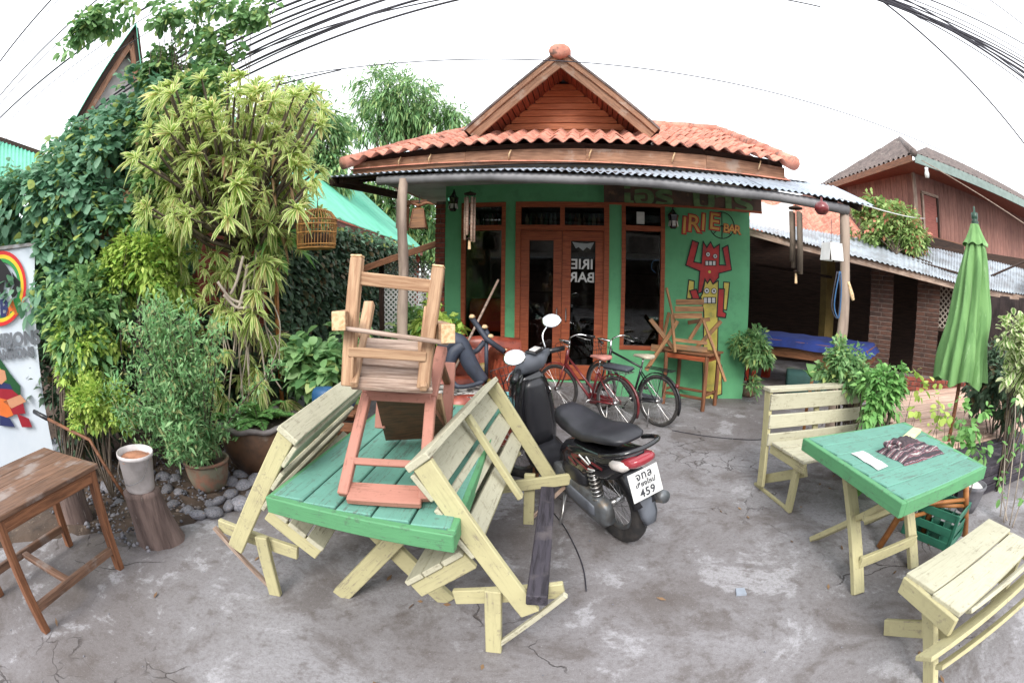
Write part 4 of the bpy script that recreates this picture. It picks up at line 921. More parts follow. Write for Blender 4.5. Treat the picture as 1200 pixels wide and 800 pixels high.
bar(ch, 'leg', Ar, tr_, .05, .045, m_pinkwood, (0, -1, .3)); bar(ch, 'leg', Al, tl_.lerp(Al, .35), .045, .04, m_pinkwood, (0, -1, .3))
fr_ = Fr.lerp(Ar, .25); tp = D(528, 425, 2.62); bar(ch, 'leg', D(523, 505, 2.5), tp, .055, .045, m_pinkwood, (0, -1, .3)); bar(ch, 'leg', Fl.lerp(Al, .3), Fl.lerp(Al, .3) + (tp - D(523, 505, 2.5)) * .55, .055, .045, m_pinkwood, (0, -1, .3))
bar(ch, 'stretcher', tr_.lerp(Ar, .25), D(525, 450, 2.6), .035, .025, m_brown)
# wooden armchair on top, legs up
wc_ = thing('plank_chair', 'bare wooden armchair upside down on top of the salmon chair', 'chair', (-.42, 2.1, 1.1))
def V(x, y, d): return D(x, y, d)
LL0, LL1 = V(408, 452, 1.98), V(419, 302, 2.05); RL0, RL1 = V(496, 455, 1.98), V(514, 314, 2.05)
for a, b in ((LL0, LL1), (RL0, RL1)):
    bar(wc_, 'front_leg', a, b, .05, .05, m_honey, (0, -1, 0)); d_ = (b - a).normalized(); bar(wc_, 'leg_end', b + d_ * .001, b + d_ * .010, .05, .05, m_endgrain, (0, -1, 0))
bar(wc_, 'leg_stretcher', LL0.lerp(LL1, .84), RL0.lerp(RL1, .84), .025, .055, m_honey); bar(wc_, 'leg_stretcher', LL0.lerp(LL1, .27) + Vector((0, -.02, 0)), RL0.lerp(RL1, .27) + Vector((0, -.02, 0)), .03, .04, m_honey)
s0, s1, s2, s3 = V(411, 455, 1.96), V(507, 460, 1.96), V(502, 402, 2.34), V(424, 396, 2.34)
for k in range(5): bar(wc_, 'seat_plank', s0.lerp(s3, (k + .5) / 5), s1.lerp(s2, (k + .5) / 5), (s3 - s0).length / 5 - .008, .02, m_greywood, (s1 - s0).cross(s3 - s0))
for u in (.06, .9): bar(wc_, 'seat_bearer', s0.lerp(s1, u) + Vector((0, -.02, .02)), s3.lerp(s2, u) + Vector((0, -.02, .02)), .03, .03, m_honey)
al, ar = V(397, 376, 1.92), V(525, 391, 1.92); al2, ar2 = V(412, 372, 2.3), V(512, 385, 2.3)
for a, b in ((al, al2), (ar, ar2)):
    bar(wc_, 'armrest', a, b, .055, .075, m_honey); d_ = (a - b).normalized(); bar(wc_, 'arm_end', a + d_ * .001, a + d_ * .01, .055, .075, m_endgrain)
bar(wc_, 'arm_batten', V(394, 383, 1.95), V(525, 402, 1.95), .045, .016, m_greywood)
for u in (.02, .96):
    a = s3.lerp(s2, u); bar(wc_, 'rear_leg', a, a + Vector((0, .12, .16)), .05, .045, m_honey, (0, -1, 0))
for u in (.1, .9):
    a = s0.lerp(s1, u) + Vector((0, .35, -.1)); bar(wc_, 'back_post', a, a + Vector((0, .18, -.22)), .04, .04, m_honey, (0, -1, 0))
# ------------------------------------------------------------------ left wooden side table with a worn top
lt = thing('wooden_side_table', 'brown plank side table with worn wet top by the tree stump', 'table', (-2.6, 1.3, 0), group=None)
x0, x1, y0, y1, zl = -2.93, -2.27, .86, 1.74, .66
for k in range(4):
    xa = x0 + (x1 - x0) * (k + .5) / 4; bar(lt, 'top_plank', (xa, y0, zl), (xa, y1, zl + random.uniform(-.002, .003)), (x1 - x0) / 4 - .004, .028, m_tabletop)
for x in (x0 + .03, x1 - .03): bar(lt, 'apron', (x, y0 + .05, zl - .05), (x, y1 - .05, zl - .05), .025, .07, m_brown)
for y in (y0 + .05, y1 - .05): bar(lt, 'apron', (x0 + .05, y, zl - .05), (x1 - .05, y, zl - .05), .025, .066, m_brown)
for x in (x0 + .04, x1 - .04):
    for y in (y0 + .05, y1 - .05): bar(lt, 'leg', (x * 1.0, y, 0), (x, y, zl - .015), .055, .05, m_brown, (0, 1, 0))
for x in (x0 + .04, x1 - .04): bar(lt, 'stretcher', (x, y0 + .07, .14), (x, y1 - .07, .14), .03, .05, m_tabletop)
bar(lt, 'stretcher', (x0 + .06, 1.25, .14), (x1 - .06, 1.25, .14), .05, .03, m_tabletop)
# ------------------------------------------------------------------ stool table with folded chairs by the mural
st_ = thing('tall_stool_table', 'brown tall stool table standing against the mural wall', 'stool', (2.1, 5.8, 0))
fx = [G(825, 484, 0), G(776, 474, 0)]; zt3 = .72
A_, B_ = G(823, 482, 0), G(777, 473, 0); dv = (B_ - A_); nv = Vector((-dv.y, dv.x, 0)).normalized(); nv = nv if nv.y > 0 else -nv
ft = [A_, B_, B_ + nv * .40, A_ + nv * .40]
for q in ft: bar(st_, 'leg', q, (q.x, q.y, zt3 - .02), .045, .045, m_brown, (0, 1, 0))
for i in range(4):
    a, b = ft[i], ft[(i + 1) % 4]; bar(st_, 'apron', (a.x, a.y, zt3 - .06), (b.x, b.y, zt3 - .06), .025, .06, m_orangewood); bar(st_, 'stretcher', (a.x, a.y, .16 + .04 * (i % 2)), (b.x, b.y, .16 + .04 * (i % 2)), .025, .035, m_brown)
cc_ = sum(ft, Vector()) / 4
for k in range(3):
    a, b = ft[0].lerp(ft[3], -.06 + (k + .5) / 3 * 1.12), ft[1].lerp(ft[2], -.06 + (k + .5) / 3 * 1.12); dd = (b - a).normalized() * .06; bar(st_, 'top_plank', (a.x - dd.x, a.y - dd.y, zt3), (b.x + dd.x, b.y + dd.y, zt3), .155, .025, m_brown)
def V4(x, y, d): return D(x, y, d)
dW = math.hypot(cc_.x, cc_.y)
def folding_chair(label, parts, group='folding chairs heaped on the stool table'):
    t = thing('folding_chair', label, 'chair', (cc_.x, cc_.y, zt3 + .015), group=group)
    for nm, x0, y0, d0, x1, y1, d1, w, th_ in parts: bar(t, nm, V4(x0, y0, dW + d0), V4(x1, y1, dW + d1), w, th_, m_greyl, (0, -1, 0))
    return t
m_greyl = woodm('weathered_chair_wood', srgb(164, 122, 84), srgb(112, 80, 56), .65, c3=srgb(128, 104, 84))
folding_chair('folding wooden chair on top of the stool table with plank seat facing out', [('back_plank', 792, 354, -.18, 825, 354, -.18, .07, .02), ('back_plank', 791, 362, -.18, 824, 362, -.18, .07, .02), ('back_plank', 790, 370, -.18, 823, 370, -.18, .07, .02),
    ('leg', 787, 368, -.16, 791, 413, -.22, .035, .035), ('leg', 824, 375, -.16, 850, 447, -.26, .035, .04), ('leg', 794, 376, -.14, 757, 434, -.26, .05, .035), ('leg', 790, 376, -.13, 781, 337, -.1, .03, .03), ('seat_rail', 790, 398, -.2, 829, 402, -.2, .045, .03), ('seat_plank', 791, 406, -.2, 829, 410, -.2, .07, .03)])
folding_chair('folding wooden chair lying crossed behind on the stool table', [('leg', 762, 374, .0, 792, 412, -.08, .055, .04), ('leg', 845, 376, .02, 812, 412, -.05, .05, .035), ('leg', 806, 378, 0, 832, 374, .05, .05, .03), ('leg', 824, 372, .02, 808, 398, -.04, .05, .03), ('seat_plank', 763, 407, .05, 800, 412, -.04, .09, .03), ('seat_rail', 800, 414, -.1, 832, 414, -.1, .05, .04), ('leg', 784, 366, .05, 778, 392, .05, .04, .03)])
# ------------------------------------------------------------------ cane stool, crate, pot under and by the right table
cs = thing('cane_stool', 'brown round legged stool behind the green table legs', 'stool', (2.75, 2.1, 0))
F = [G(1030, 641), G(1080, 628), G(1131, 628)]; S = (F[0] + F[1] + F[2]) / 3
for q in F: tube(cs, 'leg', [q, Vector((S.x + (q.x - S.x) * .45, S.y + (q.y - S.y) * .45, .56))], .026, m_cane, 10)
lathe(cs, 'seat', [(0, .55), (.17, .55), (.19, .565), (.19, .59), (.17, .6), (0, .6)], m_cane, (S.x, S.y, 0), 20)
for i in range(3):
    a, b = F[i], F[(i + 1) % 3]; l_ = lambda q, z: Vector((S.x + (q.x - S.x) * (1 - .55 * z / .56), S.y + (q.y - S.y) * (1 - .55 * z / .56), z)); tube(cs, 'rung', [l_(a, .2 + .05 * i), l_(b, .2 + .05 * i)], .016, m_cane, 8)
cr = thing('plastic_crate', 'dark green plastic bottle crate behind the green table', 'crate', tuple(G(1104, 640) + Vector((.05, .18, 0))), R(20), local=True)
for z in (.03, .13, .24):
    for sx in (-1, 1): box(cr, 'side_rail', (sx * .16, 0, z), (.012, .44, .06), m_crate); box(cr, 'end_rail', (0, sx * .22, z), (.31, .012, .06), m_crate)
for sx in (-1, 1):
    for sy in (-1, 1): box(cr, 'corner_post', (sx * .155, sy * .215, .135), (.03, .03, .27), m_crate)
for k in range(3): box(cr, 'divider', (0, -.11 + k * .11, .1), (.3, .008, .18), m_crate)
box(cr, 'base', (0, 0, .008), (.31, .43, .014), m_crate)
q = G(1148, 600, .0) + Vector((-.1, .12, 0)); pg = thing('grey_flower_pot', 'small grey glazed pot with pale gravel beside the plank platform', 'pot', (q.x, q.y, 0), local=True)
lathe(pg, 'pot_body', [(0, 0), (.09, 0), (.12, .1), (.14, .2), (.15, .21), (.15, .235), (.13, .235), (.12, .2), (0, .2)], m_stone, n=20)
lathe(pg, 'gravel_fill', [(.125, .205), (.09, .225), (.04, .24), (0, .24)], m_whitep, n=14, wob=.1)
# ---- on the table: woven bag, paper, sponge
def woven():
    m, nt, p_ = base('woven_stripes'); p_.inputs['Roughness'].default_value = .9
    v = coords(nt, rnd=False); w_ = node(nt, 'ShaderNodeTexWave', Scale=5.5, Distortion=2.0, Detail=2.0); w_.bands_direction = 'Y'; nt.links.new(v, w_.inputs['Vector'])
    cr_ = nt.nodes.new('ShaderNodeValToRGB'); nt.links.new(w_.outputs['Fac'], cr_.inputs[0]); e = cr_.color_ramp; e.interpolation = 'CONSTANT'
    cols = [(0, srgb(58, 50, 56)), (.25, srgb(116, 60, 66)), (.4, srgb(150, 146, 150)), (.5, srgb(70, 62, 74)), (.7, srgb(150, 74, 74)), (.82, srgb(78, 84, 96)), (.92, srgb(168, 160, 156))]
    for i, (x_, c_) in enumerate(cols):
        el = e.elements[i] if i < 2 else e.elements.new(x_); el.position = x_; el.color = (*c_, 1)
    sp = nz(nt, v, 90, 2); nt.links.new(mixc(nt, mul(nt, ramp(nt, sp, .5, .62), .7), cr_.outputs[0], srgb(44, 40, 48)), p_.inputs['Base Color']); bump(nt, p_, sp, .004); return m
m_woven = woven()
a = G(1068, 530, zt + .016); wb = thing('woven_bag', 'crumpled woven striped shoulder bag lying on the green table', 'bag', (a.x, a.y, zt + .0155), R(6), local=True)
def cloth_patch(w, d, h, seed, n=30, m=22):
    vs, fs = [], []
    for i in range(n + 1):
        for j in range(m + 1):
            u, v_ = i / n * 2 - 1, j / m * 2 - 1; edge = max(0, 1 - max(abs(u), abs(v_)) ** 6); wob = 1 + .12 * mnoise.noise((u * 1.5, v_ * 1.5, seed))
            z = edge * (h * (.55 + .6 * abs(mnoise.noise((u * 2.2, v_ * 3.2, seed + 4))) + .25 * mnoise.noise((u * 6, v_ * 6, seed))))
            vs.append((u * w / 2 * wob, v_ * d / 2 * (1 + .12 * mnoise.noise((u * 2, 3.1, seed))), max(.001, z)))
    for i in range(n):
        for j in range(m): fs.append((i * (m + 1) + j, (i + 1) * (m + 1) + j, (i + 1) * (m + 1) + j + 1, i * (m + 1) + j + 1))
    return vs, fs
v_, f_ = cloth_patch(.44, .27, .05, 2.0); mesh('bag_body', v_, f_, m_woven, wb, True)
v_, f_ = cloth_patch(.2, .12, .035, 9.0, 14, 10); mesh('bag_flap', [Vector((x * .9 + .02, y + .09, z + .035)) for x, y, z in v_], f_, simple('dark_weave', srgb(70, 58, 62), .9, c2=srgb(50, 42, 48), scale=60), wb, True)
tube(wb, 'bag_strap', [(-.2, .02, .05), (-.22, .06, .06), (-.18, .09, .055), (-.12, .06, .06), (-.1, .03, .05)], .014, m_woven, 6, 5)
pp_ = [G(997, 531, zt + .0175), G(1011, 528, zt + .0175), G(1041, 546, zt + .0175), G(1029, 551, zt + .0175)]; v0_, M_ = rebase(pp_)
vs = []; fs = []
for i in range(9):
    for j in (0, 1): vs.append(v0_[0].lerp(v0_[3], i / 8).lerp(v0_[1].lerp(v0_[2], i / 8), j) + Vector((0, 0, .004 * math.sin(i * .8) ** 2 + .001)))
tag(mesh('paper_sheet', vs, [(2 * i, 2 * i + 1, 2 * i + 3, 2 * i + 2) for i in range(8)], m_whitep, None, True, M_), 'narrow white paper sheet lying on the green table', 'paper')
a, b = G(1063, 514, zt + .03), G(1074, 504, zt + .03); o = boxmesh((b - a).length + .03, .075, .028, .006, simple('cream_block', srgb(206, 206, 160), .8, c2=srgb(188, 186, 140)))
tag(place(bpy.data.objects.new('sponge_block', o), None, frame(a, b)), 'pale cream block beside the woven bag on the table', 'sponge')
# ------------------------------------------------------------------ scooter
sc_t = thing('motor_scooter', 'black motor scooter leaning on its stand with white number plate', 'scooter', M=Matrix.Translation((.70, 2.70, 0)) @ Matrix.Rotation(R(114.5), 4, 'Z') @ Matrix.Rotation(R(-12), 4, 'X'), local=True)
def loft(parent, name, rings, mat, smooth=True): v, f = loft_geo(rings); return mesh(name, v, f, mat, parent, smooth)
def wheel(parent, M, Rw, tw, spokes, rimmat, name='wheel', cast=False):
    v, f = torus_geo(Rw - tw, tw, M, 40, 10); w_ = mesh(name, v, f, m_rubber, parent, True)
    v, f = torus_geo(Rw - 2 * tw, tw * .45, M, 40, 8); mesh('rim', v, f, rimmat, w_, True)
    g = Geo(); rr = Rw - 2 * tw
    for k in range(spokes):
        a = 2 * math.pi * k / spokes; sgn_ = .03 * (1 if k % 2 else -1); a2 = a + (.35 if k % 4 < 2 else -.35)
        g.tube([M @ Vector((.022 * math.cos(a2 + 1.2), sgn_, .022 * math.sin(a2 + 1.2))), M @ Vector((rr * math.cos(a), 0, rr * math.sin(a)))], .0016 if not cast else .009, 4 if not cast else 6)
    g.build('spokes', m_steel, w_)
    g = Geo(); g.tube([M @ Vector((0, -.05, 0)), M @ Vector((0, .05, 0))], .025 if not cast else .06, 12); g.build('hub', m_steel if not cast else m_dusty, w_, True)
    return w_
wheel(sc_t, Matrix.Translation((0, 0, .285)), .285, .05, 28, m_dusty, 'rear_wheel')
ST = Matrix.Translation((1.05, 0, 0)) @ Matrix.Rotation(R(34), 4, 'Z') @ Matrix.Translation((-1.05, 0, 0))
wheel(sc_t, ST @ Matrix.Translation((1.24, 0, .285)), .285, .046, 28, m_dusty, 'front_wheel')
loft(sc_t, 'rear_body', [superring(x, w, z, h) for x, w, z, h in ((-.29, .08, .69, .05), (-.22, .20, .665, .12), (-.10, .28, .60, .19), (.08, .31, .56, .25), (.28, .30, .52, .28), (.42, .26, .47, .28), (.5, .2, .42, .24))], m_gloss)
g = Geo()
for x, z, L, a in ((.02, .6, .12, 12), (.1, .58, .16, 16), (-.08, .63, .1, 6), (.2, .56, .08, 25), (.14, .62, .1, -8)):
    g.box(None, (L, .006, .012), Matrix.Translation((x, .157, z)) @ Matrix.Rotation(R(-a), 4, 'Y') @ Matrix.Rotation(R(3), 4, 'Z'))
g.build('side_graphic', m_redpaint, sc_t)
g = Geo()
for x, z, L, a in ((.05, .625, .1, 18), (-.02, .585, .07, -12), (.0, .64, .05, 40)): g.box(None, (L, .006, .008), Matrix.Translation((x, .159, z)) @ Matrix.Rotation(R(-a), 4, 'Y'))
g.build('side_graphic', m_whitep, sc_t)
loft(sc_t, 'seat', [superring(x, w, z, h, 18, 3.0) for x, w, z, h in ((-.23, .12, .785, .02), (-.2, .2, .785, .05), (-.12, .25, .78, .065), (0, .26, .76, .07), (.1, .26, .735, .08), (.22, .25, .73, .1), (.38, .22, .745, .14), (.48, .18, .75, .14), (.53, .1, .75, .09))], m_seat)
g = Geo(); g.tube([(-.12, .15, .71), (-.2, .155, .735), (-.3, .12, .765), (-.33, 0, .77), (-.3, -.12, .765), (-.2, -.155, .735), (-.12, -.15, .71)], .014, 8, 5); g.build('grab_rail', m_gloss, sc_t, True)
loft(sc_t, 'tail_light', [superring(x, w, z, h) for x, w, z, h in ((-.2, .2, .665, .07), (-.27, .2, .675, .075), (-.315, .16, .685, .06), (-.33, .1, .69, .03))], m_redlens)
for sy in (-1, 1): loft(sc_t, 'turn_signal', [superring(x, w, z, h, 12, 2.2, yc=sy * .085) for x, w, z, h in ((-.1, .05, .64, .05), (-.18, .085, .65, .07), (-.26, .075, .66, .062), (-.29, .02, .665, .02))], m_clearlens)
loft(sc_t, 'floorboard', [superring(x, w, z, h) for x, w, z, h in ((.4, .24, .36, .2), (.55, .27, .31, .15), (.72, .30, .29, .12), (.88, .32, .3, .14), (.96, .3, .34, .16))], m_black)
def zring(z, xc, d, w, n=18, p=3.0): return [Vector((xc + d / 2 * math.copysign(abs(math.cos(2 * math.pi * k / n)) ** (2 / p), math.cos(2 * math.pi * k / n)), w / 2 * math.copysign(abs(math.sin(2 * math.pi * k / n)) ** (2 / p), math.sin(2 * math.pi * k / n)), z)) for k in range(n)]
loft(sc_t, 'leg_shield', [zring(z, x, d, w) for z, x, d, w in ((.28, 1.0, .10, .2), (.36, 1.0, .13, .29), (.5, .995, .10, .34), (.66, .98, .09, .33), (.8, .96, .10, .29), (.9, .95, .11, .22), (.95, .95, .1, .15))], m_gloss)
loft(sc_t, 'front_cowl', [zring(z, x, d, w) for z, x, d, w in ((.5, 1.07, .08, .2), (.62, 1.09, .13, .26), (.78, 1.07, .16, .27), (.9, 1.03, .16, .24), (.97, 1.0, .1, .16))], m_gloss)
loft(sc_t, 'inner_apron', [zring(z, x, d, w) for z, x, d, w in ((.36, .94, .05, .18), (.5, .935, .07, .22), (.7, .92, .08, .2), (.85, .91, .08, .17), (.9, .91, .06, .12))], m_black)
v = []; n_ = 12
rings = []
for k in range(n_ + 1):
    a = R(20 + 150 * k / n_); cx, cz = 1.24 + .315 * math.cos(a), .285 + .315 * math.sin(a); rings.append([ST @ Vector((cx + q[0] * math.cos(a), q[1], cz + q[0] * math.sin(a))) for q in ((0, -.06), (.02, -.045), (.03, 0), (.02, .045), (0, .06), (.008, 0))])
v, f = loft_geo(rings); mesh('front_fender', v, f, m_gloss, sc_t, True)
for sy in (-1, 1): tube(sc_t, 'fork_leg', [ST @ Vector((1.24, sy * .075, .285)), ST @ Vector((1.1, sy * .075, .62))], .018, m_steel, 10)
hb = loft(sc_t, 'handlebar_cover', [[ST @ Vector((.95 + q[0], y, 1.015 + q[1])) for q in [(d / 2 * math.cos(2 * math.pi * k / 14), h / 2 * math.sin(2 * math.pi * k / 14)) for k in range(14)]] for y, d, h in ((-.25, .04, .045), (-.19, .06, .07), (-.12, .11, .11), (-.05, .16, .15), (.03, .17, .16), (.1, .13, .13), (.18, .08, .09), (.25, .045, .05))], m_greyplastic)
box(hb, 'dashboard', None, (.09, .15, .012), m_gloss, M=ST @ Matrix.Translation((.92, 0, 1.094)) @ Matrix.Rotation(R(-14), 4, 'Y')); box(hb, 'dash_screen', None, (.05, .09, .006), m_clearlens, M=ST @ Matrix.Translation((.92, 0, 1.104)) @ Matrix.Rotation(R(-14), 4, 'Y'))
for sy in (-1, 1):
    tube(sc_t, 'grip', [ST @ Vector((.94, sy * .23, 1.015)), ST @ Vector((.89, sy * .38, .995))], .02, m_black, 10); tube(sc_t, 'brake_lever', [ST @ Vector((.98, sy * .2, 1.02)), ST @ Vector((1.0, sy * .26, 1.0)), ST @ Vector((.97, sy * .35, .985))], .006, m_steel, 6)
    tp = ST @ Vector((.93, sy * .17, 1.06)); md = ST @ Vector((.95, sy * .2, 1.16 if sy < 0 else 1.1)); hd = ST @ Vector((.91, sy * .30, 1.235 if sy < 0 else 1.13))
    tube(sc_t, 'mirror_stem', [tp, md, hd], .006, m_chrome, 8, 5)
    A = Matrix.Translation(hd) @ Matrix.Rotation(R(-12), 4, 'Z') @ Matrix.Rotation(R(-58), 4, 'Y') @ Matrix.Diagonal((.72, 1.0, 1, 1)) @ Matrix.Rotation(R(sy * 12), 4, 'Z')
    mo = lathe(sc_t, 'mirror', [(0, -.034), (.042, -.025), (.076, .0), (.078, .009), (0, .009)], m_chrome, M=A, n=22); lathe(mo, 'mirror_glass', [(.070, .0105), (0, .0115)], m_mirror, M=A, n=22)
# engine, belt case, shock, exhaust, mudguard, plate, stand
loft(sc_t, 'belt_case', [superring(x, w, z, h, 16, 3.2, yc=.125) for x, w, z, h in ((-.12, .06, .285, .12), (-.07, .09, .285, .2), (.1, .1, .305, .2), (.28, .105, .335, .2), (.42, .1, .36, .2), (.49, .06, .37, .14))], m_dusty)
loft(sc_t, 'belt_case_cover', [superring(x, w, z, h, 14, 3, yc=.17) for x, w, z, h in ((-.02, .02, .3, .07), (.04, .03, .3, .1), (.26, .03, .335, .1), (.36, .02, .35, .07))], m_greyplastic)
loft(sc_t, 'air_filter_box', [superring(x, w, z, h, 14, 3, yc=.12) for x, w, z, h in ((.1, .06, .45, .08), (.16, .09, .46, .13), (.3, .09, .46, .13), (.36, .06, .45, .08))], m_black)
g = Geo(); g.tube([(-.02, .13, .3), (.02, .13, .60)], .014, 8)
hel = [Vector((-.018 + .035 * t + .032 * math.cos(t * 2 * math.pi * 9), .13 + .032 * math.sin(t * 2 * math.pi * 9), .34 + .24 * t)) for t in np.linspace(0, 1, 120)]
g.tube(hel, .006, 5); g.build('shock_absorber', m_steel, sc_t, True)
tube(sc_t, 'exhaust', [(.35, -.12, .24), (.15, -.15, .24), (-.05, -.16, .30), (-.28, -.16, .36)], [.02, .045, .05, .04], m_dusty, 12)
rings = [[Vector((x, -w / 2, z)), Vector((x - .012, -w / 4, z + .008)), Vector((x - .016, 0, z + .01)), Vector((x - .012, w / 4, z + .008)), Vector((x, w / 2, z)), Vector((x + .004, 0, z))] for x, z, w in ((-.17, .62, .13), (-.23, .54, .14), (-.29, .44, .135), (-.33, .34, .12), (-.34, .28, .08))]
v, f = loft_geo(rings); mesh('rear_mudguard', v, f, m_greyplastic, sc_t, True)
PM = Matrix.Translation((-.445, 0, .515)) @ Matrix.Rotation(R(90), 4, 'Z') @ Matrix.Rotation(R(-16 + 180), 4, 'X') @ Matrix.Rotation(R(90), 4, 'X')
rings = []
for k in range(13):
    a = R(35 + 125 * k / 12); rings.append([Vector(((.325 + q[0]) * math.cos(a), q[1], .285 + (.325 + q[0]) * math.sin(a))) for q in ((-.01, -.085), (.012, -.06), (.02, 0), (.012, .06), (-.01, .085), (.004, 0))])
v, f = loft_geo(rings); mesh('inner_fender', v, f, m_black, sc_t, True)
loft(sc_t, 'tail_underpanel', [superring(x, w, z, h) for x, w, z, h in ((-.22, .14, .62, .06), (-.15, .22, .59, .14), (0, .25, .56, .2), (.15, .26, .52, .24), (.3, .24, .46, .24))], m_black)
PM = Matrix.Translation((-.315, 0, .545)) @ Matrix.Rotation(R(-90), 4, 'Z') @ Matrix.Rotation(R(74), 4, 'X')
npl = box(sc_t, 'number_plate', None, (.205, .165, .004), m_whitep, M=PM, bev=.0015)
m_plt = simple('plate_ink', srgb(58, 60, 66), .6)
for s_, y_, sz in (('จทล', .05, .062), ('เชียงใหม่', .004, .036), ('459', -.048, .066)): text_mesh('plate_text', s_, sz, m_plt, npl, PM @ Matrix.Translation((0, y_, .004)), .0012, .0006, spacing=1.1)
g = Geo(); g.tube([(-.2, .0, .54), (-.31, -.0, .54)], .01, 6); g.build('plate_bracket', m_black, sc_t)
tube(sc_t, 'side_stand', [(.42, .12, .25), (.36, .2, .12), (.33, .25, .045)], .012, m_steel, 8)
for k, dy in enumerate((.12, -.1)): tube(sc_t, 'brake_cable', [ST @ Vector((.98, dy, 1.0)), ST @ Vector((1.1, dy * 1.6, .93)), ST @ Vector((1.14, dy * 1.2, .8)), (1.1, dy * .4, .72)], .004, m_black, 5, 6)
tube(sc_t, 'helmet_hook', [ST @ Vector((.86, .0, .82)), ST @ Vector((.84, .0, .78)), ST @ Vector((.87, 0, .76))], .006, m_chrome, 6)
g = Geo()      # wire shopping basket on the front
for k in range(9):
    y = -.15 + .3 * k / 8; g.tube([(1.14, y, .90), (1.15, y * .9, .68), (1.30, y * .9, .68), (1.36, y, .92)], .0025, 4)
for z, a, b in ((.92, 1.14, 1.36), (.8, 1.145, 1.33), (.68, 1.15, 1.3)): g.tube([(a, -.15, z), (b, -.15, z), (b, .15, z), (a, .15, z), (a, -.15, z)], .003, 4)
g.build('front_basket', m_black, sc_t)
